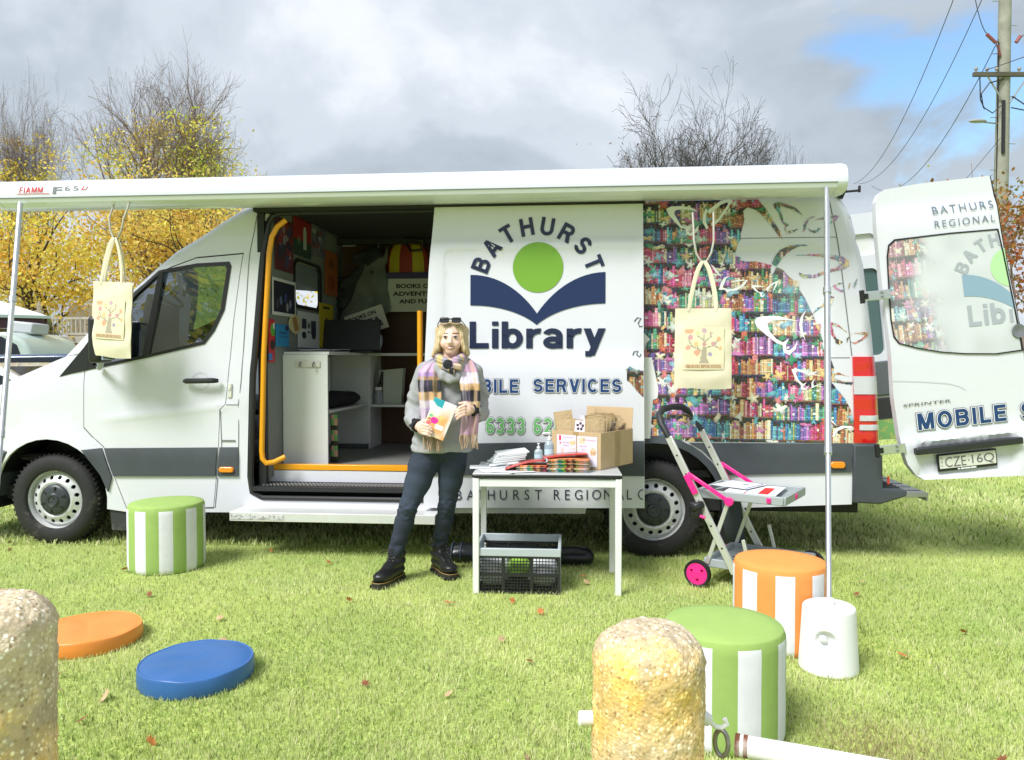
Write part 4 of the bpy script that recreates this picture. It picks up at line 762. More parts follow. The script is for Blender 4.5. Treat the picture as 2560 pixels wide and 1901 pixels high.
poster(1.31, 1.66, 1.92, 2.31, (.36, .10, .02), [('e', .5, .72, .2, .12, (.18, .06, .02)), ('e', .5, .3, .3, .2, (.28, .05, .02))], 'orange-brown poster right of the small cab window')
poster(.22, .47, 1.445, 1.61, (.03, .24, .52), [('r', .55, .62, .3, .03, (.02, .10, .25)), ('r', .55, .45, .34, .02, (.02, .12, .3)), ('e', .85, .85, .13, .13, (.03, .03, .10))], 'bright blue notice low on the bulkhead')
poster(.09, .20, 1.33, 1.64, (.55, .03, .04), [('e', .7, .75, .4, .14, (.10, .42, .06)), ('e', .9, .85, .2, .08, (.8, .85, .85)), ('e', .6, .4, .4, .12, (.05, .03, .03)), ('r', .3, .12, .3, .08, (.05, .2, .6))], 'narrow red poster behind the yellow grab rail')
def disc_fn(u, w): 
    k = np.hypot((u-.595)/.125, (w-1.625)/.075) < 1; c = np.zeros(u.shape+(3,)); c[:] = (.62, .55, .34); s = (np.abs((u-.595)+(w-1.625)*.6) < .05) & (np.hypot((u-.595)/.1, (w-1.625)/.055) < 1); c[s] = (.36, .20, .07); s = np.abs(np.sin((u*1.2+w)*60)) < .25; c[s & k] *= .6; return c, k
o = raster('paper_cutout', .46, .73, 1.54, 1.71, .007, disc_fn, lambda u, w: np.c_[1.617+0*u, u, w], PAPER); o.modifiers.new('s', 'SOLIDIFY').thickness = .006; o.matrix_world = VAN_M; tag(o, 'oval cream and brown paper cut-out stuck above the blue notice', 'decoration')
# shelving
def vthing(name, label, cat, x, y, z, group=None): t = thing(name, label, cat, VAN_M @ Vector((x, y, z)), -.0879, group); return t
WB = mat('white_laminate', (.70, .72, .70), .45, var=.03, vscale=4)
cab = vthing('shelf_unit', 'white laminate shelf unit fitted inside the open side door', 'shelves', 1.6, .36, .56)
def cbox(name, x0, x1, y0, y1, z0, z1, m=WB, par=None, bev=.002):
    mb = MB(); mb.box(((x0+x1)/2-1.6, (y0+y1)/2-.36, (z0+z1)/2-.56), (x1-x0, y1-y0, z1-z0)); return mb.build(name, m, par or cab, bev)
ep = cbox('end_panel', 1.605, 1.95, .36, .378, .565, 1.385)
cbox('top', 1.605, 1.955, .378, 1.85, 1.385, 1.408); cbox('top', 1.955, 3.2, 1.45, 1.85, 1.385, 1.408); cbox('divider', 1.61, 1.95, 1.47, 1.488, .60, 1.384); cbox('divider', 1.952, 1.968, 1.452, 1.84, .56, 1.384)
cbox('shelf', 1.61, 1.947, .38, 1.468, .945, .965); cbox('shelf', 1.97, 3.2, 1.46, 1.84, .93, .952); cbox('plinth', 1.61, 1.94, 1.46, 1.468, .565, .60, mat('plinth_grey', (.10, .11, .11), .6))
cbox('back_panel', 1.607, 1.612, .40, 1.46, .6, 1.38)
mb = MB(); mb.box((.20, -.006, .755), (.19, .008, .045)); b_ = mb.build('coat_rail', mat('rail_cream', (.62, .62, .56), .35), cab, .002)
mb = MB()
for x in (.15, .25): mb.tube([(x, -.012, .77), (x, -.03, .76), (x, -.04, .745), (x, -.03, .735)], .006, 8)
mb.build('hook', mat('hook_metal', (.5, .5, .48), .25, metal=.9), b_)
def blob(name, c, r, m, label, cat, n=22, jit=.12, seed=1, flat=.0, parent=None):
    V = []; F_ = []; g = np.random.default_rng(seed)
    for i in range(n+1):
        for j in range(n): a, b = pi*i/n, 2*pi*j/n; V.append((sin(a)*cos(b), sin(a)*sin(b), cos(a)))
    V = np.array(V); d = 1+jit*2*(vnoise(V+seed, 2.3, seed)-.5)+jit*(vnoise(V+seed, 5, seed)-.5); V = np.sign(V)*np.abs(V)**(1-flat)*d[:, None]*np.array(r)+[0, 0, 0]
    V[:, 2] = np.maximum(V[:, 2], -r[2]*.9); F_ = [(i*n+j, (i+1)*n+j, (i+1)*n+(j+1) % n, i*n+(j+1) % n) for i in range(n) for j in range(n)]
    o = np_mesh(name, V, F_, m); o.location = VAN_M @ Vector(c); o.rotation_euler = (0, 0, -.0879); return tag(o, label, cat)
blob('folded_bag', (1.80, .95, 1.025), (.14, .40, .062), mat('black_cloth', (.010, .010, .012), .9), 'black cloth bag slumped on the white side shelf', 'bag', flat=.35, seed=3)
o = vthing('gift_bag', 'pale paper bag with a black handle standing on the back shelf', 'bag', 2.12, 1.62, .953)
mb = MB(); mb.prism([(-.09, 0), (.10, 0), (.12, .32), (-.10, .30)], -.05, .05); mb.build('bag_body', mat('pale_green_paper', (.50, .53, .44), .7), o)
mb = MB(); mb.tube([(-.08, -.056, .02), (-.07, -.058, .29), (-.09, -.056, .2), (-.12, -.056, .12)], .012, 6); mb.build('strap', BLACK, o)
o = vthing('jar', 'small clear jar on the back shelf beside the pale bag', 'jar', 2.02, 1.55, .953); mb = MB(); mb.lathe([(.001, 0), (.04, 0), (.042, .09), (.03, .11), (.03, .13), (.001, .13)], 20); mb.build('jar_body', mat('jar_glass', (.6, .65, .68), .08, trans=.6), o)
mb = MB(); mb.lathe([(.032, .125), (.032, .15), (.001, .15)], 20); mb.build('lid', mat('lid_white', (.8, .8, .8), .4), o)
blob('tinsel_ball', (2.33, 1.6, .99), (.07, .06, .05), mat('tangle_tan', (.30, .25, .18), .8, bump=1, bscale=40), 'tangled tan decoration at the end of the back shelf', 'decoration', jit=.4, seed=8)
blob('tissue', (1.78, .62, 1.05), (.05, .05, .04), mat('pink_tissue', (.6, .42, .42), .8), 'crumpled pink tissue behind the black cloth bag', 'tissue', jit=.4, seed=2)
bk = raster('picture_book', 0, .05, 0, .36, .012, lambda u, w: (np.where(((u*40).astype(int)+(w*25).astype(int))[..., None] % 2, np.array((.16, .42, .12)), np.array((.6, .35, .25)))*np.where((w*25).astype(int)[..., None] % 3 == 0, .1, 1.), np.ones(u.shape, bool)), lambda u, w: np.c_[u, 0*u, w], PAPER); bk.modifiers.new('s', 'SOLIDIFY').thickness = .02; bk.location = VAN_M @ Vector((1.925, .50, .57)); bk.rotation_euler = (0, 0, -.09); tag(bk, 'thin checked green picture book leaning under the side shelf', 'book')
o = vthing('laptop', 'black laptop standing open on top of the shelf unit', 'laptop', 1.86, 1.30, 1.408); mb = MB(); mb.box((0, 0, .01), (.44, .28, .02)); mb.build('keyboard_base', BLACK, o, .004); mb = MB(); mb.box((0, -.03, .155), (.50, .014, .27), rot=Matrix.Rotation(-.2, 3, 'X')); mb.build('screen', BLACK, o, .004)
o = vthing('paper_sheets', 'loose white papers spread on top of the shelf unit', 'papers', 1.80, .72, 1.408); mb = MB()
for i in range(6): mb.box((RNG.uniform(-.08, .1), RNG.uniform(-.28, .28), .004+.004*i), (.2, .28, .002), rot=Matrix.Rotation(RNG.uniform(-.6, .6), 3, 'Z'))
mb.build('sheets', mat('paper_white', (.72, .73, .75), .6), o)
# horse head bust and balloon display on the back wall
hs = vthing('horse_head', 'grey horse head model with a dark mane inside the van', 'horse model', 1.86, 1.72, 1.42)
H = SDF((-.30, -.16, 0), (.36, .14, 1.10), .011)
H.chain([(-.08, .02, .0), (-.06, .02, .3), (0, .02, .62), (.06, .01, .80)], [.20, .165, .12, .10], .06, sc=(1, .55, 1)).chain([(.07, 0, .80), (.11, -.02, .66), (.155, -.03, .50), (.175, -.03, .42)], [.095, .085, .055, .058], .04, sc=(1, .7, 1)).ell((.18, -.035, .40), (.052, .04, .05), .03).cap((.10, .0, .86), (.125, -.01, 1.0), .032, .008, .02).cap((.17, .02, .84), (.20, .02, .97), .03, .008, .02).ell((.085, -.065, .72), (.022, .02, .02), .02).ell((.20, -.07, .41), (.013, .013, .016), .008, sub=True).cap((.165, -.08, .375), (.21, -.08, .39), .008, .006, .006, sub=True)
V, Fq = H.mesh(); V = smoothv(V, Fq, 3); np_mesh('head', V, Fq, mat('horse_grey', (.17, .19, .165), .8, var=.35, vscale=6, bump=.3, bscale=30), hs)
Mn = SDF((-.4, -.2, .1), (.3, .2, 1.12), .013)
for i in range(26):
    t = i/25; p = np.array((-.20+.27*t, .0, .42+.50*t)); q = p+np.array((-.06-.10*g_.random(), -.07*g_.random(), .06-.20*g_.random())); Mn.cap(p, q, .05, .022, .02)
for i in range(6): Mn.cap((.07+.01*i, -.03, .92), (.03+.03*i, -.08, .78+.02*i), .03, .012, .02)
V, Fq = Mn.mesh(); np_mesh('mane', smoothv(V, Fq, 2), Fq, mat('mane_dark', (.035, .04, .04), .9, var=.5, vscale=9, bump=.6, bscale=50), hs)
mb = MB(); eyeb = [(.030*cos(a), .030*sin(a)) for a in np.linspace(0, 6.28, 12)]; mb.lathe([(.0, .012), (.012, .010), (.016, 0)], 14); e_ = mb.build('eye', mat('eye_black', (.005, .005, .006), .1), hs); e_.location = (.083, -.083, .72); e_.rotation_euler = (R(90), 0, 0)
bl = vthing('balloon_display', 'red and yellow striped hot-air balloon display above the reading sign', 'display', 2.235, 1.80, 1.78)
for k in range(5):
    mb = MB(); n = 10; V = []; a0, a1 = -pi/2+pi*k/5, -pi/2+pi*(k+1)/5
    for i in range(n+1):
        t = i/n; r = .205*sqrt(max(0, 1-(t*.93)**3.2))
        for j in range(7): a = a0+(a1-a0)*j/6; V.append((r*sin(a)*.98, -r*cos(a)*.45, .36+.31*t))
    mb.add(V, [(i*7+j, i*7+j+1, i*7+8+j, i*7+7+j) for i in range(n) for j in range(6)]); mb.build('gore', [mat('balloon_yellow', (.52, .42, .02), .6), mat('balloon_red', (.32, .03, .015), .6)][k in (0, 2, 4)], bl)
mb = MB(); mb.box((0, -.05, .34), (.42, .10, .055)); mb.build('band', mat('purple_band', (.05, .035, .12), .6), bl)
DIDO = mat('sign_ink', (.012, .012, .012), .6)
def sign(name, x0, x1, z0, z1, lines, label, y, rot=0, cut=None):
    o = vthing(name, label, 'sign', (x0+x1)/2, y, z0); w, h = x1-x0, z1-z0
    mb = MB(); mb.prism(cut or [(-w/2, 0), (w/2, 0), (w/2, h), (-w/2, h)], 0, .006); mb.build('board', mat('sign_cream', (.58, .60, .50), .7), o)
    mb = MB()
    for s, a, b, c, d in lines: decal(mb, text_fit(s, a-(x0+x1)/2, b-(x0+x1)/2, c-z0, d-z0, .035), lambda p, q: (p, -.002, q))
    mb.build('lettering', DIDO, o, smooth=False, fix=False); o.rotation_euler = (0, -rot, -.0879); return o
sign('reading_sign', 2.06, 2.62, 1.79, 2.10, [('BOOKS ON', 2.145, 2.50, 2.005, 2.045), ('ADVENTURE', 2.11, 2.57, 1.935, 1.975), ('AND FUN', 2.17, 2.48, 1.865, 1.905)], 'cream sign reading BOOKS ON ADVENTURE AND FUN under the balloon', 1.72)
sign('reading_sign', 1.78, 2.14, 1.585, 1.80, [('BOOKS ON', 1.81, 2.07, 1.735, 1.772), ('HORSES &', 1.83, 2.08, 1.675, 1.712), ('PONIES', 1.90, 2.10, 1.618, 1.655)], 'tilted sign reading BOOKS ON HORSES in front of the horse head', 1.50, R(19))
blob('plastic_parcel', (2.01, 1.44, 1.51), (.07, .04, .095), mat('plastic_wrap', (.26, .29, .36), .2, coat=.6, bump=.8, bscale=30), 'clear plastic-wrapped parcel leaning under the tilted sign', 'parcel', flat=.3, seed=6)

# ------------------------------------------------------------------ hanging tote bags
CAN = mat('calico', (.74, .68, .52), .85, var=.05, vscale=12, bump=.15, bscale=400)
def bag_print(u, w):
    a, b = u/.25, w/.265; c = np.zeros(u.shape+(3,)); c[:] = (.72, .70, .46); tr = (.22, .17, .13)
    def ln(p, q, r0, r1):
        d = np.array(q)-p; L2 = (d**2).sum(); t = np.clip(((a-p[0])*d[0]+(b-p[1])*d[1])/L2, 0, 1); k = np.hypot(a-p[0]-t*d[0], b-p[1]-t*d[1]) < r0+(r1-r0)*t; c[k] = tr
    ln((.5, .18), (.52, .5), .09, .05); ln((.42, .17), (.5, .25), .03, .05); ln((.6, .17), (.52, .25), .03, .05)
    for p, q in (((.5, .42), (.22, .55)), ((.22, .55), (.12, .75)), ((.22, .55), (.1, .55)), ((.52, .48), (.5, .85)), ((.5, .7), (.36, .8)), ((.52, .5), (.78, .58)), ((.78, .58), (.9, .78)), ((.78, .55), (.92, .5)), ((.5, .62), (.68, .78)), ((.68, .78), (.66, .9)), ((.36, .5), (.34, .66))): ln(p, q, .022, .012)
    for x, y, r, cc in ((.18, .76, .06, (.55, .10, .26)), (.52, .92, .06, (.45, .20, .42)), (.12, .52, .06, (.62, .16, .12)), (.32, .6, .06, (.75, .42, .08)), (.34, .4, .075, (.66, .16, .08)), (.52, .6, .05, (.48, .04, .14)), (.74, .62, .05, (.45, .06, .22)), (.86, .72, .055, (.68, .20, .06)), (.9, .5, .05, (.72, .32, .10)), (.66, .36, .05, (.16, .10, .40)), (.36, .86, .04, (.55, .60, .14)), (.7, .86, .03, (.5, .15, .15)), (.2, .34, .03, (.6, .62, .3)), (.8, .36, .03, (.6, .62, .3))): c[np.hypot(a-x, b-y) < r] = cc
    c[(np.abs(a-.15-.1*(b-.9)) < .10) & (np.abs(b-.9) < .05)] = (.70, .22, .08); c[(b < .14) & (b > .02)] = (.72, .55, .36); c = c*.62+np.array((.74, .69, .52))*.38; return c, np.ones(u.shape, bool)
def tote(label, loc, rz, wdt, hgt, hand, roll):
    o = thing('tote_bag', label, 'tote bag', loc, rz, 'calico tote bags hung from the awning'); o.rotation_euler = (0, roll, rz); n = 26; V = []; Fq = []
    for sd in (-1, 1):
        for i in range(n+1):
            for j in range(n+1):
                u, v = (j/n-.5)*wdt*(1+.03*(1-i/n)), -hgt*(1-i/n); e = min(j, n-j)/n; e2 = min(i/n*1.5, 1); bulge = .020*min(1, e*5)**.6*(1-.55*(i/n))*min(1, (i/n)*6+.15); wob = .006*sin(9*j/n+3*i/n)+.004*sin(17*i/n+5*j/n*sd)
                V.append((u, sd*(.003+bulge)+wob*.6*(1 if sd < 0 else .8), v+.004*sin(7*j/n)*(i == 0)))
        b = (n+1)**2*(sd > 0)
        for i in range(n):
            for j in range(n): q = (b+i*(n+1)+j, b+i*(n+1)+j+1, b+(i+1)*(n+1)+j+1, b+(i+1)*(n+1)+j); Fq.append(q if sd < 0 else q[::-1])
    np_mesh('bag_body', V, Fq, CAN, o)
    front = lambda u, v: -.003-.020*min(1, (min(u/wdt+.5, .5-u/wdt))*5)**.6*(1-.55*(1+v/hgt))*min(1, (1+v/hgt)*6+.15)+.6*(.006*sin(9*(u/wdt+.5)+3*(1+v/hgt))+.004*sin(-17*(1+v/hgt)*-1*-1+5*(u/wdt+.5)*-1)*0)-.0045
    raster('print', 0, .25, 0, .265, .0065, bag_print, lambda u, w: np.c_[(u-.125)*wdt/.34, [front((a-.125)*wdt/.34, -hgt*.76+b) for a, b in zip(u, w)], -hgt*.76+w], PAPER, o)
    mb = MB(); decal(mb, text_fit('1000 BOOKS BEFORE SCHOOL', -.108*wdt/.34, .108*wdt/.34, -hgt*.76+.010, -hgt*.76+.032, .02), lambda a, b: (a, front(a, b)-.0025, b)); mb.build('lettering', mat('tan_print', (.42, .25, .12), .7), o, smooth=False, fix=False)
    for s, y in ((-1, -.012), (1, .012)):
        for sg in (-1, 1):
            mb = MB(); pts = [(.085*sg+.01*s, y, -.03), (.080*sg, y, .05), (.055*sg, y, hand*.6), (.028*sg, y, hand*.88), (0, y*.4, hand)]; V = []
            for i, p in enumerate(pts):
                t = Vector(pts[min(i+1, 4)])-Vector(pts[max(i-1, 0)]); nn = Vector((t.z, 0, -t.x)).normalized()*.0135
                V += [Vector(p)+nn+Vector((0, -.0015, 0)), Vector(p)-nn+Vector((0, .004*sg, 0))]
            mb.add(V, [(2*i, 2*i+1, 2*i+3, 2*i+2) for i in range(4)]); h_ = mb.build('handle', CAN, o, fix=False); md = h_.modifiers.new('s', 'SOLIDIFY'); md.thickness = .003; md2 = h_.modifiers.new('b', 'SUBSURF'); md2.levels = md2.render_levels = 2
    mb = MB(); top = .21+hand; mb.tube([(-.062, .05, top+.1), (-.058, .03, top), (-.060, .0, hand+.13), (-.045, 0, hand+.045), (-.018, 0, hand-.006), (.018, 0, hand-.008), (.048, 0, hand+.045), (.062, 0, hand+.12), (.066, .03, top), (.068, .05, top+.1)], .0065, 8); mb.build('hanging_cord', mat('cord', (.55, .52, .46), .8, bump=.8, bscale=220), o, ang=60)
    return o
tote('cream tote bag with a tree print hanging in front of the book mural', VAN_M @ Vector((4.592, -.30, 1.668)), -.0879, .345, .505, .30, 0)
tote('cream tote bag turned slightly aside, hanging before the cab window', VAN_M @ Vector((.70, -.30, 1.868)), -.0879-.22, .335, .505, .30, .07)

# ------------------------------------------------------------------ stools, cushions, bollards
def fabric(name, rgb): return mat(name, rgb, .8, var=.06, vscale=14, bump=.25, bscale=500)
LIME, ORNG, STRW = fabric('lime_fabric', (.31, .46, .12)), fabric('orange_fabric', (.80, .30, .07)), fabric('white_fabric', (.74, .75, .80))
def stool(label, loc, rz, dia, h, colm, ns=9, grp='striped stools on the lawn', tilt=(0, 0)):
    o = thing('striped_stool', label, 'stool', loc, rz, grp); o.rotation_euler = (tilt[0], tilt[1], rz); R_ = dia/2; n = ns*2*8; mb = MB()
    prof = [(.93, .0), (.985, .012), (1.0, .035), (1.004, h*.3), (.998, h*.6), (1.0, h-.05), (.992, h-.024), (.965, h-.008)]
    V = []; F_ = []; M_ = []
    for i, (r, z) in enumerate(prof):
        for j in range(n):
            a = 2*pi*j/n; seam_ = .994 if j % 8 == 0 else 1.; V.append((R_*r*cos(a)*seam_, R_*r*sin(a)*seam_, z))
    for i in range(len(prof)-1):
        for j in range(n): F_.append((i*n+j, i*n+(j+1) % n, (i+1)*n+(j+1) % n, (i+1)*n+j)); M_.append(1 if (j//8) % 2 and i < 6 else 0)
    mb.v, mb.f, mb.m = V, F_, M_; mb.build('side', [colm, STRW], o, ang=60)
    mb = MB(); mb.lathe([(.965*R_, h-.008), (.955*R_, h-.004), (.94*R_, h-.001), (.7*R_, h+.006), (.3*R_, h+.010), (.001, h+.011)], 72); mb.build('top', colm, o, ang=60)
    mb = MB(); mb.lathe([(.93*R_, .0), (.90*R_, -.004), (.001, -.004)], 48); mb.build('base', BLACK, o)
    return o
stool('lime and white striped round stool beside the front wheel of the van', (-2.245, 4.955, .0), 1.1, .468, .425, LIME)
stool('lime and white striped round stool behind the concrete bollard', (.765, 2.75, .0), .35, .432, .392, LIME, 8)
stool('orange and white striped round stool beside the white parasol base', (1.275, 3.617, .0), .75, .432, .395, ORNG, 8)
def cushion(label, loc, dia, h, rgb, nm, seed):
    n, m = 96, 26; V = []; prof = [(0, h+.007), (.3, h+.007), (.6, h+.006), (.85, h+.003), (.94, h), (.965, h-.001), (.972, h+.002), (.984, h+.002), (.992, h-.003), (.998, h-.010), (1.006, h*.55), (1.006, h*.35), (.998, .012), (.99, .006), (.97, .0)]
    for r, z in prof:
        for j in range(n): a = 2*pi*j/n; V.append((dia/2*r*cos(a), dia/2*r*sin(a), z))
    V = np.array(V); q = vnoise(V+seed, 9, seed)-.5; fold = np.sin(V[:, 1]*46+6*vnoise(V+5, 5, 2))*np.exp(-((V[:, 0]+.02)/.12)**2); V[:, 2] += np.where(V[:, 2] > h*.8, .007*q+.004*fold, 0); V[:, :2] *= (1+.012*(vnoise(V*[1, 1, 2.5], 16, seed)-.5))[:, None]
    F_ = [(i*n+j, (i+1)*n+j, (i+1)*n+(j+1) % n, i*n+(j+1) % n) for i in range(len(prof)-1) for j in range(n)]
    o = np_mesh('round_cushion', V, F_, mat(nm, rgb, .38, var=.08, vscale=6, bump=.08, bscale=140)); o.location = loc; o.rotation_euler = (0, 0, seed); return tag(o, label, 'cushion', 'round floor cushions on the lawn')
cushion('round blue vinyl floor cushion lying on the lawn', (-1.33, 3.20, 0), .46, .078, (.035, .13, .36), 'blue_vinyl', .4)
cushion('round orange vinyl floor cushion half hidden by the concrete bollard', (-2.02, 3.62, 0), .47, .070, (.80, .27, .05), 'orange_vinyl', 2.0)
def agg(name):
    if name in MATS: return MATS[name]
    m = mat(name, (.4, .34, .25), .9); t = m.node_tree; b = t.nodes['Principled BSDF']; tcn = N(t, 'ShaderNodeTexCoord')
    def vor(sc, rnd=1.):
        v = N(t, 'ShaderNodeTexVoronoi'); v.inputs['Scale'].default_value = sc; L(t, tcn.outputs['Object'], v.inputs['Vector']); return v
    v1, v2 = vor(125), vor(150); rgbsep = N(t, 'ShaderNodeSeparateColor'); L(t, v1.outputs['Color'], rgbsep.inputs[0])
    peb = ramp(t, rgbsep.outputs[0], [(.0, (.24, .17, .10)), (.22, (.40, .31, .20)), (.6, (.50, .42, .30)), (.86, (.60, .54, .43)), (.97, (.80, .77, .70))])
    mort = N(t, 'ShaderNodeRGB'); mort.outputs[0].default_value = (.42, .35, .24, 1)
    edge = ramp(t, v1.outputs['Distance'], [(.30, (0, 0, 0)), (.62, (1, 1, 1))]); x = N(t, 'ShaderNodeMix', data_type='RGBA'); L(t, edge, x.inputs['Factor']); L(t, peb, x.inputs['A']); L(t, mort.outputs[0], x.inputs['B'])
    s = N(t, 'ShaderNodeSeparateXYZ'); L(t, tcn.outputs['Object'], s.inputs[0]); n_ = noise(t, tcn.outputs['Object'], 7, 6, .65)
    h = math_(t, 'ADD', math_(t, 'MULTIPLY', s.outputs[2], -5.0), math_(t, 'MULTIPLY', n_, 2.2)); f = ramp(t, math_(t, 'ADD', h, 3.0), [(.55, (0, 0, 0)), (1.0, (.85, .85, .85))])
    y = N(t, 'ShaderNodeMix', data_type='RGBA', blend_type='MIX'); L(t, math_(t, 'MULTIPLY', f, ramp(t, noise(t, tcn.outputs['Object'], 3, 6, .7), [(.36, (.1, .1, .1)), (.58, (1, 1, 1))])), y.inputs['Factor']); L(t, x.outputs['Result'], y.inputs['A'])
    yy = N(t, 'ShaderNodeMix', data_type='RGBA', blend_type='MULTIPLY'); yy.inputs['Factor'].default_value = 1; L(t, x.outputs['Result'], yy.inputs['A']); yy.inputs['B'].default_value = (1.6, 1.18, .30, 1); L(t, yy.outputs['Result'], y.inputs['B'])
    gl = N(t, 'ShaderNodeMix', data_type='RGBA', blend_type='MULTIPLY'); gl.inputs['Factor'].default_value = 1; L(t, y.outputs['Result'], gl.inputs['A']); L(t, ramp(t, noise(t, tcn.outputs['Object'], 14, 5, .6), [(.35, (1.0, .98, .94)), (.6, (1.42, 1.42, 1.4))]), gl.inputs['B'])
    L(t, gl.outputs['Result'], b.inputs['Base Color']); bn = N(t, 'ShaderNodeBump'); bn.inputs['Strength'].default_value = .45; bn.inputs['Distance'].default_value = .004; L(t, math_(t, 'SUBTRACT', 1.0, v1.outputs['Distance']), bn.inputs['Height']); bn2 = N(t, 'ShaderNodeBump'); bn2.inputs['Strength'].default_value = .5; bn2.inputs['Distance'].default_value = .003; L(t, noise(t, tcn.outputs['Object'], 160, 3, .6), bn2.inputs['Height']); L(t, bn.outputs[0], bn2.inputs['Normal']); L(t, bn2.outputs[0], b.inputs['Normal'])
    return m
def bollard(label, loc, dia, h, seed, taper=.0):
    n = 110; r = dia/2; zs = list(np.linspace(0, h-.075, 70))+list(h-.075+.075*np.sin(np.linspace(0, pi/2, 20)[1:])); V = []
    for z in zs:
        k = 1-taper*z/h
        if z > h-.075: k *= .42+.58*max(0, 1-((z-h+.075)/.075)**2.1)**.55 if z < h-1e-4 else .42
        V += [(r*k*cos(2*pi*j/n), r*k*sin(2*pi*j/n), z) for j in range(n)]
    k = .2; V += [(r*k*cos(2*pi*j/n), r*k*sin(2*pi*j/n), h+.004) for j in range(n)]; V.append((0, 0, h+.005)); V = np.array(V)
    d = .010*(vnoise(V+seed, 14, 3)-.5)+.007*(vnoise(V+seed, 60, 4)-.5)+.005*(vnoise(V+seed, 110, 5)-.5); nr = V.copy(); nr[:, 2] = np.where(V[:, 2] > h-.05, .08, 0); nr /= np.linalg.norm(nr, axis=1)[:, None]+1e-6; V += nr*d[:, None]
    m = len(zs)+1; F_ = [(i*n+j, i*n+(j+1) % n, (i+1)*n+(j+1) % n, (i+1)*n+j) for i in range(m-1) for j in range(n)]; c = len(V)-1; me = bpy.data.meshes.new('b'); me.from_pydata([tuple(v) for v in V], [], F_+[((m-1)*n+j, (m-1)*n+(j+1) % n, c) for j in range(n)])
    me.materials.append(agg('exposed_aggregate')); o = finish('concrete_bollard', me, None, ang=180); o.location = loc; return tag(o, label, 'bollard', 'exposed aggregate bollards at the lawn edge')
bollard('pebbled concrete bollard with yellow staining, joined to the white rail', (.313, 1.75, 0), .250, .724, 1, -.02)
bollard('pebbled concrete bollard cut by the frame, beside the orange cushion', (-1.010, 1.43, 0), .250, .890, 5, -.06)
CHW = mat('chipped_white_paint', (.80, .81, .82), .4, dirt=((.20, .085, .04), 7, .66), var=.05)
o = thing('rail_pipe', 'chipped white pipe rail shackled to the pebbled bollard', 'rail', (.53, 1.80, .425))
mb = MB(); d_ = Vector((.93, -.36, -.004)).normalized()
mb.tube([d_*-.0, d_*.002, d_*1.6], [.020, .0255, .0255], 22); mb.build('pipe', mat('rail_paint', (.80, .81, .82), .35, dirt=((.28, .30, .30), 16, .66)), o, ang=50)
mb = MB(); mb.tube([d_*.001, d_*.012], [.0262, .0262], 22); mb.tube([d_*.02, d_*.03], [.0260, .0260], 22); mb.build('rusty_end', mat('rust', (.22, .075, .03), .8, var=.4, vscale=30, dirt=((.6, .58, .56), 12, .52)), o)
mb = MB(); c = Vector((-.035, -.012, .01)); pts = [c+Vector((.013*cos(a), -.010*cos(a), .031*sin(a))) for a in np.linspace(0, 2*pi, 25)]; mb.tube(pts, .0058, 9, cap=False); mb.build('chain_link', mat('worn_steel', (.30, .30, .29), .45, metal=.7, var=.3, vscale=40), o)
mb = MB(); mb.tube([Vector((-.125, -.02, .085)), Vector((-.085, -.018, .078)), Vector((-.066, -.016, .066))], [.019, .018, .014], 14); mb.tube([Vector((-.07, -.016, .068)), Vector((-.050, -.014, .05)), Vector((-.035, -.012, .046)), Vector((-.022, -.012, .055)), Vector((-.028, -.012, .068))], .006, 8); mb.build('bracket', CHW, o)
o = tag((lambda mb: (mb.tube([(.19, 1.745, .515), (.155, 1.74, .517)], .0165, 14), mb.build('pipe_stub', CHW))[1])(MB()), 'short white pipe stub on the far side of the pebbled bollard', 'pipe')
# parasol base used as a weight for the awning leg
WPL = mat('white_plastic', (.80, .81, .82), .4, var=.02)
o = thing('parasol_base', 'white plastic water-filled parasol base holding the awning leg', 'parasol base', (1.372, 3.29, 0), -.5)
B = SDF((-.15, -.15, -.02), (.15, .15, .33), .004)
def conefn(X, Y, Z): t = np.clip(Z/.285, 0, 1); r = np.hypot(X, Y); d1 = (r-(.124-.016*t)-.0); d2 = np.abs(Z-.1425)-.1425; q1, q2 = d1+.016, d2+.016; return np.minimum(np.maximum(q1, q2), 0)+np.hypot(np.maximum(q1, 0), np.maximum(q2, 0))-.016
B.comb(conefn, (-.13, -.13, 0), (.13, .13, .29), 0).ell((.0, -.128, .155), (.048, .050, .046), .006, sub=True).cap((-.010, -.075, .158), (-.012, -.095, .161), .016, .016, .003).cap((-.024, -.099, .168), (.002, -.099, .153), .005, .005, .003)
for k in range(10): a = 2*pi*k/10; B.cap((.035*cos(a), .035*sin(a), .29), (.078*cos(a), .078*sin(a), .287), .005, .005, .003, sub=True)
V, Fq = B.mesh(); np_mesh('shell', smoothv(V, Fq, 1), Fq, WPL, o)
mb = MB(); mb.lathe([(.022, .283), (.022, .31), (.016, .312), (.016, .283)], 24); mb.build('collar', WPL, o)

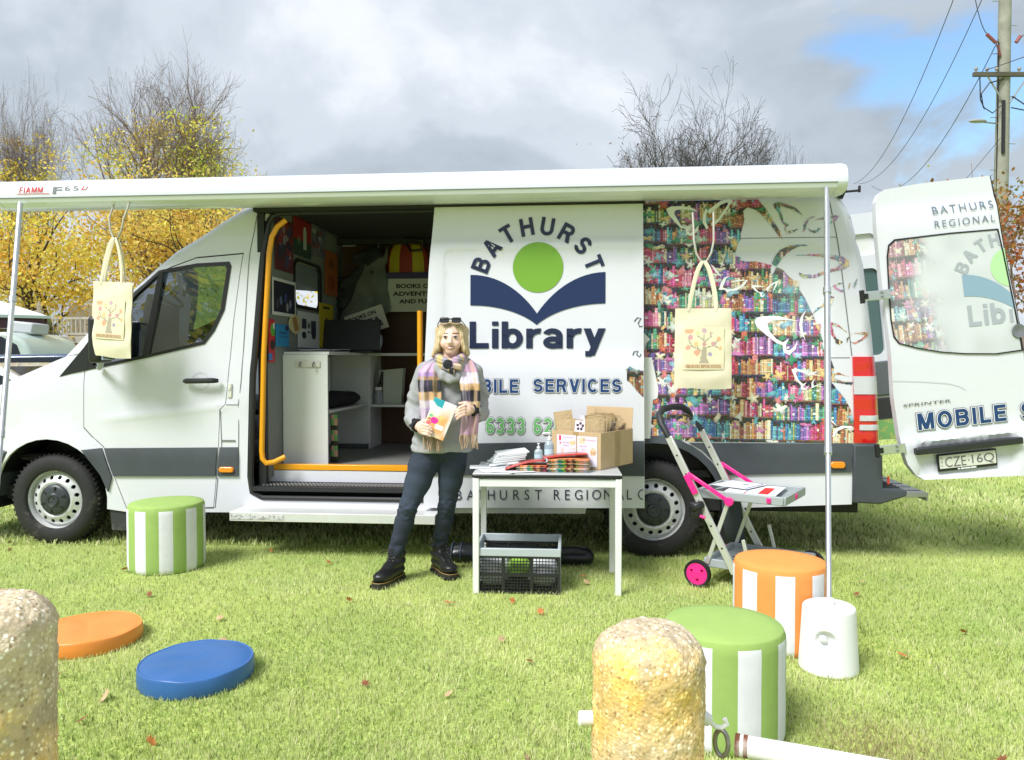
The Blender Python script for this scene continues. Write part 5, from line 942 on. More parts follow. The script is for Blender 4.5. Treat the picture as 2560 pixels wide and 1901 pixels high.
# ------------------------------------------------------------------ table and what stands on it
TAB_R = -.055
tb = thing('folding_table', 'white-legged table with a grey top and black edge', 'table', (.213, 4.60, 0), TAB_R)
tx, ty = .425, .255
mb = MB(); mb.box((0, 0, .690), (2*tx, 2*ty, .012)); mb.build('tabletop', mat('laminate_grey', (.50, .51, .52), .3, var=.03), tb, .003)
mb = MB(); mb.prism(rrect(-tx-.004, -ty-.004, tx+.004, ty+.004, .02), .668, .6895, ax='z'); mb.build('edge_band', BLACK, tb, .006)
LEGW = mat('powder_coat_white', (.74, .76, .76), .4, var=.03)
for sx in (-1, 1):
    for sy in (-1, 1): mb = MB(); mb.box((sx*(tx-.018), sy*(ty-.018), .334), (.036, .036, .668)); mb.build('leg', LEGW, tb, .004)
for s in (-1, 1):
    mb = MB(); mb.box((0, s*(ty-.018), .640), (2*tx-.072, .022, .045)); mb.build('apron', LEGW, tb, .003)
    mb = MB(); mb.box((s*(tx-.018), 0, .640), (.022, 2*ty-.072, .045)); mb.build('apron', LEGW, tb, .003)
TM = Matrix.LocRotScale(Vector((.213, 4.60, .6965)), Euler((0, 0, TAB_R)), None)
def onT(name, label, cat, x, y, rz=0, group=None): t = thing(name, label, cat, TM @ Vector((x, y, 0)), TAB_R+rz, group); return t
CB = mat('cardboard', (.52, .38, .22), .85, var=.06, vscale=10); TAPE = mat('packing_tape', (.40, .28, .14), .35, var=.08)
bx = thing('cardboard_box', 'open cardboard box of paper packets with two printed sheets on its front', 'box', (.520, 4.475, .6975), -.64)
bw, bd, bh = .345, .40, .218
def bb(name, x0, x1, y0, y1, z0, z1, m=CB, par=None, rot=None, bev=.0015):
    mb = MB(); mb.box((0, 0, 0), (x1-x0, y1-y0, z1-z0), rot=rot); o = mb.build(name, m, par if par is not None else bx, bev); o.location = ((x0+x1)/2, (y0+y1)/2, (z0+z1)/2); return o
bb('bottom', -bw, 0, 0, bd, 0, .004)
bb('front_wall', -bw, 0, 0, .004, .004, bh); bb('back_wall', -bw, 0, bd-.004, bd, .004, bh); bb('side_wall', -.004, 0, .0042, bd-.0042, .004, bh); bb('side_wall', -bw, -bw+.004, .0042, bd-.0042, .004, bh)
bb('flap', -bw+.004, -.004, bd+.002, bd+.006, bh, bh+.13, rot=Matrix.Rotation(-.12, 3, 'X'))
bb('tape', -.0005, .0012, .17, .235, .004, bh-.002, TAPE, bev=0); bb('tape', -bw*.5-.02, -bw*.5+.02, -.0012, .0005, bh-.03, bh-.001, TAPE, bev=0)
LIL = (.70, .67, .76)
def sheet(u0, u1, w0, w1, its, txt):
    o = raster('printed_sheet', u0, u1, w0, w1, .005, figs(u0, u1, w0, w1, LIL, its), lambda u, w: np.c_[u, -.003+0*u, w], PAPER, bx)
    mb = MB()
    for s, a, b, c, d in txt: decal(mb, text_fit(s, a, b, c, d, .0), lambda p, q: (p, -.0045, q))
    mb.build('lettering', mat('pink_ink', (.50, .16, .42), .6), o, smooth=False, fix=False)
sheet(-.305, -.168, .035, .195, [('r', .17, .88, .05, .10, (.62, .03, .06)), ('e', .17, .68, .04, .05, (.62, .08, .12)), ('e', .78, .70, .11, .09, (.78, .56, .30)), ('e', .9, .72, .06, .08, (.74, .50, .24)), ('e', .76, .48, .04, .04, (.76, .60, .44)), ('e', .9, .48, .04, .04, (.70, .45, .22)), ('e', .28, .40, .09, .10, (.74, .56, .52)), ('r', .28, .26, .015, .07, (.35, .22, .2))], [('3D Wooden Tulips', -.262, -.190, .176, .184), ('3D Wooden', -.262, -.215, .145, .153), ('Flowers', -.254, -.220, .128, .136)])
sheet(-.160, -.022, .015, .193, [('e', .22, .84, .16, .12, (.70, .60, .42)), ('e', .34, .88, .07, .06, (.50, .40, .22)), ('e', .80, .50, .16, .14, (.74, .54, .38)), ('e', .72, .46, .06, .08, (.60, .38, .18)), ('e', .86, .45, .06, .07, (.56, .34, .16))], [('3D Wooden Cat', -.100, -.030, .168, .176), ('Paper Mache', -.142, -.092, .128, .137), ('House', -.128, -.104, .109, .117), ('3D Wooden', -.096, -.052, .048, .056), ('Dino Park', -.090, -.052, .030, .038)])
PKT = [mat('kraft_paper', (.50, .37, .21), .85, var=.12, vscale=20, bump=.5, bscale=60), mat('kraft_paper_dark', (.40, .28, .14), .85, var=.12, vscale=20, bump=.5, bscale=60)]
BM = Matrix.LocRotScale(Vector((.520, 4.475, .6975)), Euler((0, 0, -.64)), None)
gk = np.random.default_rng(11)
def packet(x, y, z, w, h, rx, ry, rz, m, label, name='paper_packet', cat='packet', t=.008, grp='paper packets in the cardboard box'):
    V = []; n = 8
    for sd in (-1, 1):
        for i in range(n+1):
            for j in range(n+1): u, v = j/n-.5, i/n; V.append((u*w, sd*(.001+t*(4*(.25-u*u))*(1-v)**.7)+.003*sin(7*u+4*v), v*h))
    F_ = []
    for s_ in (0, 1):
        b = s_*(n+1)**2
        for i in range(n):
            for j in range(n): q = (b+i*(n+1)+j, b+i*(n+1)+j+1, b+(i+1)*(n+1)+j+1, b+(i+1)*(n+1)+j); F_.append(q if not s_ else q[::-1])
    o = np_mesh(name, V, F_, m); o.matrix_world = BM @ Matrix.Translation((x, y, z)) @ Euler((rx, ry, rz)).to_matrix().to_4x4(); return tag(o, label, cat, grp)
for i in range(11): packet(-.085-.006*i, .06+.026*i, .06, .13, .245+.012*gk.random(), -.10+.05*gk.random(), .10*gk.normal(), pi/2*.52+.1*gk.normal(), PKT[i % 2], 'upright brown kraft packet in the close row at the right of the box')
for i in range(6): packet(-.25+.012*i, .05+.03*i, .06, .12, .215+.012*gk.random(), -.1, .12*gk.normal(), .75+.2*gk.normal(), PKT[i % 2], 'upright brown kraft packet at the left of the box')
packet(-.28, .10, .05, .115, .285, -.06, -.16, .5, PKT[0], 'tall crumpled kraft packet leaning out of the left of the box')
packet(-.18, .27, .10, .19, .225, -.12, .35, .5, PKT[0], 'kraft packet tilted high above the others in the box')
packet(-.15, .23, .10, .19, .185, -.2, .22, .55, PKT[1], 'second tilted kraft packet lying across the close row')
packet(-.078, .05, .06, .12, .235, -.1, .05, .7, PKT[0], 'smooth kraft packet nearest the right front corner of the box')
packet(-.085, .16, .06, .12, .225, -.1, -.1, .8, PKT[0], 'smooth kraft packet against the right wall of the box')
o = packet(-.225, .12, .08, .085, .225, -.12, .20, .5, mat('lilac_card', (.66, .64, .74), .6), 'white printed card leaning out of the left of the box', 'card', 'card')
fc = lambda u, w: (figs(0, .07, 0, .07, (.74, .72, .76), [('e', .5+.26*cos(a), .52+.26*sin(a), .13, .13, (.05, .01, .04)) for a in np.linspace(.3, 2*pi+.3, 6)[:-1]])(u, w))
o = raster('card', 0, .072, 0, .07, .004, fc, lambda u, w: np.c_[u, 0*u, w], PAPER); o.modifiers.new('s', 'SOLIDIFY').thickness = .003; o.matrix_world = BM @ Matrix.Translation((-.205, .035, bh-.006)) @ Euler((-.15, .05, .1)).to_matrix().to_4x4(); tag(o, 'small white card with a dark beaded ring on the front rim of the box', 'card')
packet(-.125, .04, .08, .03, .185, -.12, .05, .2, mat('orange_packet', (.70, .20, .04), .6), 'narrow orange packet beside the card with a dark ring', t=.01)
packet(-.10, .07, .08, .02, .20, -.1, 0, .4, mat('green_packet', (.12, .42, .06), .6), 'narrow green packet beside the orange one in the box', t=.008)
packet(-.16, .16, .06, .09, .25, -.1, .5, .6, mat('foil_brown', (.20, .16, .11), .4, var=.5, vscale=40, bump=.8, bscale=60), 'dark crinkled packet behind the white printed card')
# stack of white booklets, leaflets, bottles and the striped book stacks
gs = np.random.default_rng(21)
def stackbooks(name, label, cat, x, y, rz, n, w, d, t, m, jit, group):
    for i in range(n):
        mb = MB(); mb.box((0, 0, t/2), (w, d, t*.92)); o = mb.build(name, m if not isinstance(m, list) else m[i % len(m)], None, .0008, segs=1)
        o.matrix_world = TM @ Matrix.Translation((x+gs.normal()*jit, y+gs.normal()*jit, t*i+.001)) @ Matrix.Rotation(rz+gs.normal()*jit*6, 4, 'Z'); tag(o, label % (i+1) if '%' in label else label, cat, group)
WBK = [mat('booklet_white', (.70, .73, .74), .5, var=.05), mat('booklet_pale', (.58, .64, .66), .5, var=.08)]
for i in range(9):
    mb = MB(); mb.box((0, 0, .004), (.19, .20, .0078)); o = mb.build('booklet', WBK[i % 2], None, .001, segs=1)
    o.matrix_world = TM @ Matrix.Translation((-.265+.006*i, .02+.004*i, .002+.0102*i)) @ Matrix.Rotation(.2+.1*gs.normal(), 4, 'Z') @ Matrix.Rotation(-.10, 4, 'Y'); tag(o, 'pale booklet in the fanned stack at the left of the table', 'booklet', 'fanned stack of pale booklets')
for i, (x, y, a, lb) in enumerate(((-.33, -.11, .5, 'white leaflet hanging over the left front corner of the table'), (-.26, -.16, -.2, 'white leaflet lying in front of the fanned booklets'), (-.17, -.14, .35, 'white leaflet half under the red folder'), (-.36, -.03, .1, 'white leaflet under the fanned booklets'))):
    mb = MB(); mb.box((0, 0, 0), (.15, .21, .0012)); o = mb.build('leaflet', mat('paper_white', (.72, .73, .75), .6)); o.matrix_world = TM @ Matrix.Translation((x, y, .0012+.0016*i)) @ Matrix.Rotation(a+pi/2*(i % 2), 4, 'Z'); tag(o, lb, 'leaflet')
SPC = [(.16, .22, .20), (.50, .38, .16), (.62, .60, .54), (.03, .30, .24), (.22, .44, .07), (.16, .04, .03), (.45, .28, .18), (.06, .04, .03), (.34, .38, .14), (.58, .40, .30), (.50, .44, .52), (.30, .32, .24)]
def spine_stack(x0, x1, y, d, h, n, label, grp, rz, cols, bend):
    for i in range(n):
        t = h/n; w = x1-x0; nx = 26; j = gs.normal()*.004; V = []; F_ = []; cc = []
        for k in range(nx+1):
            for (yy, zz) in ((-d/2, 0), (d/2, 0), (d/2, t*.93), (-d/2, t*.93)): V.append((-w/2+w*k/nx+j, yy+j, zz+bend(k/nx)*.5*(i/n)))
        for k in range(nx):
            b = 4*k; c = np.array(cols[int((k+.5)/nx*len(cols))])*(1 if i < n-2 else np.array((1.5, .6, .4)))
            for q in ((0, 1, 5, 4), (1, 2, 6, 5), (2, 3, 7, 6), (3, 0, 4, 7)): F_.append(tuple(b+e for e in q)); cc.append(c if q[0] == 3 else np.array((.62, .20, .06)) if q == (2, 3, 7, 6) else c)
        F_ += [(0, 3, 2, 1), (4*nx, 4*nx+1, 4*nx+2, 4*nx+3)]; cc += [cols[0], cols[-1]]
        o = np_mesh('picture_book', V, F_, PAPER, None, np.array(cc), 'FACE', False); o.matrix_world = TM @ Matrix.Translation(((x0+x1)/2, y, .001+t*i)) @ Matrix.Rotation(rz, 4, 'Z'); tag(o, label, 'picture book', grp)
spine_stack(.005, .245, -.12, .17, .072, 15, 'thin picture book in the taller stripe-spined stack at the front of the table', 'taller stack of picture books', .0, SPC, lambda t: .012*sin(pi*t))
spine_stack(-.175, .0, -.115, .15, .036, 7, 'thin picture book in the lower stripe-spined stack beside the leaflets', 'lower stack of picture books', -.03, SPC[:8]+[(.22, .03, .08)], lambda t: .0)
REDC = mat('red_cover', (.42, .03, .02), .3, coat=.4)
def cover(x, y, z, w, d, lift, rz, label):
    V = []; n = 12
    for i in range(n+1):
        for j in (0, 1): V.append((w*(i/n), d*j, lift*sin(pi*.55*i/n)+.0))
    o = np_mesh('open_cover', V, [(2*i, 2*i+2, 2*i+3, 2*i+1) for i in range(n)], REDC); o.modifiers.new('s', 'SOLIDIFY').thickness = .0025; o.matrix_world = TM @ Matrix.Translation((x, y, z)) @ Matrix.Rotation(rz, 4, 'Z'); tag(o, label, 'folder')
cover(-.02, -.19, .078, .26, .15, .022, .08, 'red folder lying open on the taller stack of picture books'); cover(-.245, -.19, .012, .24, .15, .05, .02, 'red folder propped open over the lower stack of picture books')
def bottle(x, y, h, r, liquid, label, pump):
    o = onT('sanitiser_bottle', label, 'bottle', x, y)
    mb = MB(); mb.lathe([(.001, 0), (r, 0), (r*1.03, .006), (r*1.03, h*.62), (r*.8, h*.70), (r*.36, h*.74), (r*.36, h*.78)], 28); mb.build('bottle_body', mat('gel_'+str(pump), liquid, .08, trans=.55, coat=.5), o, ang=50)
    mb = MB(); mb.lathe([(r*1.045, h*.12), (r*1.045, h*.5)], 28); mb.build('bottle_label', mat('label_'+str(pump), (.55, .68, .76), .4, dirt=((.05, .25, .5), 40, .6)), o)
    mb = MB(); mb.lathe([(r*.42, h*.76), (r*.42, h*.84), (r*.16, h*.85), (r*.14, h*.95), (r*.32, h*.955), (r*.30, h), (.001, h)], 20)
    if pump: mb.tube([(0, 0, h*.975), (-.035, -.01, h*.97), (-.042, -.012, h*.95)], .006, 8)
    mb.build('pump', mat('pump_white', (.80, .82, .84), .3), o)
bottle(.012, .09, .205, .030, (.62, .78, .88), 'clear pump bottle of hand gel in front of the cardboard box', 1)
bottle(-.055, .11, .135, .026, (.70, .82, .86), 'short clear gel bottle beside the pump bottle', 0)

# ------------------------------------------------------------------ crate and bag under the table
cr = thing('folding_crate', 'black folding crate with a grey rim under the table', 'crate', (.045, 4.56, 0), -.075)
CW, CD_, CH = .49, .39, .262; CGR = mat('crate_grey', (.42, .47, .49), .5, var=.05); CBK = mat('crate_black', (.014, .015, .016), .5)
def lattice(par, name, w, h, m, tf, rows=2, cols=3):
    mb = MB()
    def bar(x0, x1, z0, z1, t=.010): mb.box(((x0+x1)/2, 0, (z0+z1)/2), (x1-x0, t, z1-z0))
    fw_ = .020; bar(0, w, 0, .016, .016); bar(0, w, h-.012, h, .016); bar(0, w, h*.5-.009, h*.5+.009, .014)
    for c in range(cols+1): x = w*c/cols; bar(max(0, x-fw_/2), min(w, x+fw_/2), .016, h-.012, .013)
    for r in range(rows):
        z0, z1 = (.016, h*.5-.009) if r == 0 else (h*.5+.009, h-.012)
        for c in range(cols):
            x0, x1 = w*c/cols+fw_/2, w*(c+1)/cols-fw_/2
            for i in range(1, 8): x = x0+(x1-x0)*i/8; bar(x-.0022, x+.0022, z0, z1, .005)
            for i in range(1, 5): z = z0+(z1-z0)*i/5; bar(x0, x1, z-.0022, z+.0022, .005)
    o = mb.build(name, m, par, 0, smooth=False, fix=False); o.matrix_local = tf; return o
T = Matrix.Translation
lattice(cr, 'side_panel', CW, CH-.045, CBK, T((-CW/2, -CD_/2+.008, .0))); lattice(cr, 'side_panel', CW, CH-.045, CBK, T((-CW/2, CD_/2-.008, .0)))
lattice(cr, 'end_panel', CD_-.03, CH-.045, CGR, T((CW/2-.006, -CD_/2+.015, 0)) @ Matrix.Rotation(pi/2, 4, 'Z')); lattice(cr, 'end_panel', CD_-.03, CH-.045, CGR, T((-CW/2+.006, -CD_/2+.015, 0)) @ Matrix.Rotation(pi/2, 4, 'Z'))
mb = MB()
for s in (-1, 1): mb.box((0, s*(CD_/2-.007), CH-.023), (CW+.01, .018, .046)); mb.box((s*(CW/2-.004), 0, CH-.023), (.018, CD_-.03, .046))
mb.build('rim', CGR, cr, .004)
mb = MB(); mb.box((0, 0, .006), (CW-.02, CD_-.02, .008)); mb.build('floor', CBK, cr)
CM = Matrix.LocRotScale(Vector((.045, 4.56, 0)), Euler((0, 0, -.075)), None)
for nm, lb, c, s, m, sd in (('paper_bundle', 'white paper bundle seen through the left of the black crate', (-.14, -.02, .10), (.085, .14, .085), mat('crate_white', (.62, .64, .66), .7, bump=.8, bscale=20), 2), ('paper_bundle', 'white paper bundle seen through the right of the black crate', (.14, -.02, .09), (.085, .14, .07), MATS['crate_white'], 4), ('green_pouch', 'lime green pouch in the middle of the black crate', (.0, -.05, .125), (.06, .1, .045), mat('pouch_lime', (.30, .55, .06), .6), 7)):
    o = blob(nm, (0, 0, 0), s, m, lb, 'bundle', flat=.35, seed=sd); o.location = CM @ Vector(c); o.rotation_euler = (0, 0, -.075)
o = thing('carry_bag', 'long black carry bag lying in the grass behind the crate', 'bag', (.045, 5.06, .0), -.10)
Bg = SDF((-.52, -.14, -.02), (.52, .14, .16), .009); Bg.cap((-.42, 0, .055), (.44, 0, .05), .062, .06, .02, sc=(1, 1.4, 1)).cap((-.2, -.02, .09), (.1, .0, .085), .04, .045, .04).cap((-.43, .0, .05), (-.46, 0, .05), .05, .04, .02); V, Fq = Bg.mesh(); V[:, 2] += .012*(vnoise(V, 16, 3)-.5); np_mesh('bag_body', smoothv(V, Fq, 2), Fq, mat('bag_vinyl', (.012, .014, .018), .3, bump=.3, bscale=30), o)
mb = MB()
for x in (-.44, -.38, -.3): mb.tube([(x, -.088*cos(t), .055+.066*sin(t)) for t in np.linspace(-.5, 3.0, 12)], .006, 6)
mb.build('strap', mat('strap_blue', (.03, .045, .07), .5), o)

# ------------------------------------------------------------------ folding cart (local: x forward, y along the axle, away from the viewer)
ct = thing('folding_cart', 'folding aluminium hand cart with hot pink brackets and wheels', 'cart', (1.28, 4.77, 0), atan2(-.57, .82))
PINK = mat('hot_pink_plastic', (.84, .015, .24), .35, coat=.3); TGR = mat('tray_grey', (.34, .38, .39), .45, var=.04); CAL = mat('cart_alu', (.66, .67, .64), .35, metal=.55, var=.05)
def bar(mb, a, b, w, t, m=0):
    a, b = Vector(a), Vector(b); d = (b-a); M = d.to_track_quat('Z', 'Y').to_matrix(); c = (a+b)/2
    # keep the wide face square to the cart's side
    x = Vector((0, 1, 0)); z = d.normalized(); y = z.cross(x).normalized(); x = y.cross(z); M = Matrix((x, y, z)).transposed(); mb.box(c, (t, w, d.length), m, rot=M)
for s in (-1, 1):
    y = .272*s; mb = MB(); bar(mb, (.21, y, .10), (-.205, y, .875), .042, .020); o = mb.build('side_rail', CAL, ct, .003)
    mb = MB()
    for t in (.18, .34, .52, .72, .86): mb.tube([(.21-.415*t, y-.012, .10+.775*t), (.21-.415*t, y+.012, .10+.775*t)], .006, 8)
    mb.build('pin', BLACK, o)
    mb = MB(); bar(mb, (.035, y*.93, .13), (.165, y*.93, .525), .024, .012); mb.build('cross_leg', CAL, ct, .002)
    mb = MB(); bar(mb, (.25, y*.93, .30), (.30, y*.93, .10), .02, .012); mb.build('cross_leg', CAL, ct, .002)
    mb = MB(); bar(mb, (-.075, y*1.06, .665), (.175, y*1.06, .522), .022, .016); bar(mb, (-.085, y*1.06, .655), (-.025, y*1.06, .545), .034, .018); mb.tube([(.178, y*1.06-.012, .52), (.178, y*1.06+.012, .52)], .026, 16); mb.build('pink_bracket', PINK, ct, .003)
mb = MB(); hp = [(-.205, -.272, .875), (-.255, -.268, .95), (-.285, -.235, 1.005), (-.298, -.15, 1.035), (-.300, 0, 1.042), (-.298, .15, 1.035), (-.285, .235, 1.005), (-.255, .268, .95), (-.205, .272, .875)]; mb.tube(hp, [.018, .021, .020, .023, .020, .023, .020, .021, .018], 12); mb.build('handle', mat('handle_grip', (.02, .022, .025), .55), ct, ang=60)
mb = MB(); mb.tube([(-.03, -.285, .49), (-.01, -.285, .45)], .05, 16); mb.box((-.02, -.30, .455), (.07, .05, .09)); mb.build('lock_knob', BLACK, ct, .012)
mb = MB(); mb.tube([(.02, -.33, .425), (.05, -.33, .418)], .009, 8); mb.build('release_tab', PINK, ct)
def tray(name, x0, x1, y0, y1, z, h, par):
    mb = MB(); mb.box(((x0+x1)/2, (y0+y1)/2, z), (x1-x0, y1-y0, .012))
    for s, yy in ((1, y0), (-1, y1)): mb.box(((x0+x1)/2, yy, z+h/2-.01), (x1-x0, .022, h))
    for xx in (x0, x1): mb.box((xx, (y0+y1)/2, z+h/2-.01), (.022, y1-y0, h))
    o = mb.build(name, TGR, par, .005)
    for xx, yy in ((x1+.006, (y0+y1)/2), (x1-.08, y0-.006)): m2 = MB(); m2.box((xx, yy, z+h/2-.01), (.025, .03, h*.6)); m2.build('latch', PINK, o, .003)
    return o
tray('upper_tray', -.04, .47, -.22, .22, .525, .05, ct)
tray('lower_tray', .02, .53, -.24, .24, .12, .05, ct)
mb = MB()
for i in range(4):
    for j in range(5): mb.box((.12+.09*i, -.14+.07*j, .1275), (.03, .012, .003))
mb.build('vent_slots', BLACK, ct)
def cwheel(x, y, r):
    w = bpy.data.objects.new('wheel', None); COL.objects.link(w); w.parent = ct; w.location = (x, y, r); mb = MB(); mb.lathe([(r*.80, -.016), (r*.95, -.020), (r, -.012), (r, .012), (r*.95, .020), (r*.80, .016)], 40, axis='y'); mb.build('tyre', RUBBER, w)
    mb = MB(); hol = [[(r*.46*cos(a)+r*.17*cos(b+a), r*.46*sin(a)+r*.17*sin(b+a)) for b in (0, 2.1, 4.2)] for a in (.6, 2.7, 4.8)]; panel('hub', arc(0, 0, r*.82, 0, 351, 40), hol, lambda p, q: -.014-.006*(1-min(1, math.hypot(p, q)/(r*.5))), PINK, w, .026, r*.2)
    mb.lathe([(r*.7, .004), (.001, .004)], 20, axis='y'); mb.build('hub_backing', mat('dark_pink', (.35, .01, .08), .5), w)
for x, y in ((.0, -.315), (.0, .315), (.50, -.30), (.50, .30)): cwheel(x, y, .080)
mb = MB(); mb.tube([(0, -.30, .08), (0, .30, .08)], .010, 8); mb.build('axle', CAL, ct)
mb = MB(); mb.add([(-.06, .262, .53), (.06, .262, .50), (.10, .262, .17), (-.02, .262, .12), (-.05, .262, .3)], [(0, 1, 2, 3, 4)]); o = mb.build('side_bag_panel', mat('slate_cloth', (.06, .075, .085), .8), ct); o.modifiers.new('s', 'SOLIDIFY').thickness = .01
for nm, lb, u, v, w, h, a, its in (('printed_sheet', 'white sheet with a red title bar on the cart tray', .24, .0, .30, .36, .1, [('r', .75, .42, .10, .34, (.62, .03, .03)), ('r', .4, .15, .02, .2, (.62, .2, .2)), ('r', .4, .3, .02, .06, (.3, .55, .7))]), ('printed_sheet', 'white sheet with a navy border at the back of the cart tray', .12, .07, .24, .25, -.2, [('r', .5, .5, .45, .46, (.10, .09, .22)), ('r', .48, .5, .43, .43, (.74, .76, .80)), ('r', .62, .55, .05, .05, (.02, .02, .03)), ('r', .62, .68, .05, .03, (.02, .02, .03))])):
    o = raster(nm, 0, w, 0, h, .006, figs(0, w, 0, h, (.76, .77, .79), its), lambda p, q: np.c_[p-w/2, q-h/2, 0*p], PAPER); o.modifiers.new('s', 'SOLIDIFY').thickness = .0015; o.matrix_world = Matrix.LocRotScale(Vector((1.28, 4.77, 0)), Euler((0, 0, atan2(-.57, .82))), None) @ Matrix.Translation((u, v, .568 if 'navy' in lb else .558)) @ Matrix.Rotation(a, 4, 'Z'); tag(o, lb, 'paper')

# ------------------------------------------------------------------ the woman (local: x to the right of the picture, y away from the viewer)
PX = (-.37, 4.68, 0)
WM = thing('person', 'woman in grey jumper, checked scarf and black boots holding a magazine before the van', 'person', PX)
B = SDF((-.46, -.29, .0), (.30, .26, 1.60), .004)
B.ell((0, .018, 1.500), (.071, .090, .081), .02).ell((0, -.022, 1.452), (.058, .068, .074), .03).ell((0, -.060, 1.395), (.025, .024, .020), .025)
for s in (-1, 1): B.ell((.036*s, -.058, 1.440), (.024, .026, .026), .02).ell((.0735*s, .012, 1.468), (.010, .018, .028), .008)
B.cap((0, -.086, 1.478), (0, -.105, 1.449), .008, .0115, .010)
for s in (-1, 1): B.ell((.009*s, -.098, 1.446), (.009, .009, .007), .006).ell((.030*s, -.100, 1.481), (.017, .014, .0095), .010, sub=True)
B.cap((-.020, -.082, 1.425), (.020, -.082, 1.425), .006, .006, .008).cap((-.015, -.082, 1.411), (.015, -.082, 1.411), .006, .006, .008).cap((-.019, -.094, 1.4185), (.019, -.094, 1.4185), .0045, .0045, .002, sub=True)
B.cap((0, .015, 1.42), (-.01, .02, 1.27), .048, .056, .03)
B.chain([(-.02, .02, 1.24), (-.03, .01, 1.08), (-.05, .01, .92), (-.065, .015, .82)], [.13, .125, .11, .10], .05, sc=(1, .68, 1)).cap((-.155, .02, 1.255), (.12, .02, 1.26), .06, .06, .05)
B.chain([(-.165, .02, 1.25), (-.245, .03, 1.05), (-.203, -.118, .953)], [.05, .038, .026], .02).chain([(.118, .02, 1.25), (.166, .04, 1.03), (.148, -.137, 1.046)], [.05, .038, .026], .02)
B.chain([(-.145, 0, .80), (-.205, -.02, .6), (-.257, -.05, .455), (-.29, -.045, .34), (-.33, -.055, .18), (-.335, -.06, .10)], [.068, .060, .042, .040, .026, .024], .03).chain([(.02, .01, .80), (-.01, .03, .6), (-.035, .05, .445), (-.055, .09, .33), (-.085, .135, .19), (-.09, .14, .10)], [.068, .058, .038, .038, .024, .024], .03)
B.cap((-.335, -.06, .07), (-.365, -.12, .06), .024, .020, .02).cap((-.095, .15, .07), (-.07, .09, .06), .024, .020, .02)
# right hand (picture left): palm, four bent fingers on the cover, thumb behind it
B.cap((-.203, -.118, .953), (-.170, -.172, .944), .023, .022, .02, sc=(1, .75, 1.1)).ell((-.163, -.182, .941), (.024, .016, .036), .012)
for z, l in ((.967, .9), (.950, 1.), (.932, .95), (.915, .8)): B.chain([(-.156, -.190, z), (-.150+.0*l, -.202, z-.001), (-.150+.030*l, -.2155, z-.006), (-.150+.052*l, -.2135, z-.016)], [.0098, .0095, .0086, .0072], .003)
B.chain([(-.180, -.155, .965), (-.150, -.176, .985), (-.120, -.186, .982)], [.014, .0105, .0085], .006)
# left hand (picture right)
B.cap((.148, -.137, 1.046), (.118, -.185, 1.052), .023, .022, .02, sc=(1, .75, 1.1)).ell((.108, -.196, 1.053), (.025, .016, .036), .012)
for z, l in ((1.079, .9), (1.061, 1.), (1.043, .97), (1.027, .82)): B.chain([(.100, -.203, z), (.092, -.213, z-.001), (.092-.030*l, -.2195, z-.012), (.092-.052*l, -.2135, z-.028)], [.0098, .0095, .0086, .0072], .003)
B.chain([(.125, -.165, 1.07), (.095, -.178, 1.09), (.062, -.186, 1.088)], [.014, .0105, .0085], .006)
V, Fq = B.mesh(); V = smoothv(V, Fq, 1, .35)
col = np.zeros((len(V), 3)); col[:] = (.80, .55, .45); x, y, z = V.T
nn = vnoise(V, 60, 2)-.5; col *= (1+.08*nn)[:, None]
def blend(mask, c): 
    global col
    m = np.clip(mask, 0, 1)[:, None]; col = col*(1-m)+np.array(c)*m
fr_ = (y < -.03)
for s in (-1, 1):
    blend(fr_*np.exp(-(((x-.040*s)/.020)**2+((z-1.440)/.018)**2))*.22, (.74, .36, .30))
    br = 1.501+.004-.10*np.abs(np.abs(x)-.030); blend(fr_*(np.abs(z-br) < .0035)*(np.abs(np.abs(x)-.031) < .019)*.95, (.16, .08, .04))
    blend(fr_*np.exp(-(((x-.030*s)/.017)**2+((z-1.482)/.007)**4))*.40, (.34, .18, .12))
lip = fr_*((np.abs(z-1.418) < .012)*(np.abs(x) < .0235)*(np.abs(z-1.418-.12*np.abs(x)*np.sign(z-1.418)*0) < .0125-.0095*(np.abs(x)/.024)**2)); blend(lip*.85, (.48, .12, .12))
hd = (z < 1.2); blend(hd*np.clip((vnoise(V, 130, 5)-.55)*2, 0, .3), (.76, .42, .35))
sk = mat('skin', attr='col', rough=.5, bump=.05, bscale=300); sk.node_tree.nodes['Principled BSDF'].inputs['Subsurface Weight'].default_value = .08; sk.node_tree.nodes['Principled BSDF'].inputs['Subsurface Radius'].default_value = (.01, .004, .002)
np_mesh('body', V, Fq, sk, WM, col)
for s in (-1, 1):
    mb = MB(); mb.lathe([(.001, .0115), (.006, .0098), (.009, .0072), (.0115, 0), (.009, -.0072), (.001, -.0115)], 18); e = mb.build('eye', mat('eye_white', (.50, .47, .45), .2), WM, ang=180); e.location = (.030*s, -.0795, 1.481); e.rotation_euler = (R(90), 0, 0)
    mb = MB(); mb.lathe([(.001, .0125), (.0030, .0122), (.0066, .0100)], 16, ms=[1, 0]); i_ = mb.build('iris', [mat('iris_brown', (.10, .06, .035), .1), BLACK], e, ang=180)
    mb = MB(); mb.tube([(.030*s+dx, -.0925+.0045*abs(dx)/.012+.0006, 1.4872-.0026*(dx/.012)**2) for dx in np.linspace(-.0145, .0145, 9)], .0013, 6); mb.build('eyelash', mat('lash', (.03, .018, .012), .6), WM)
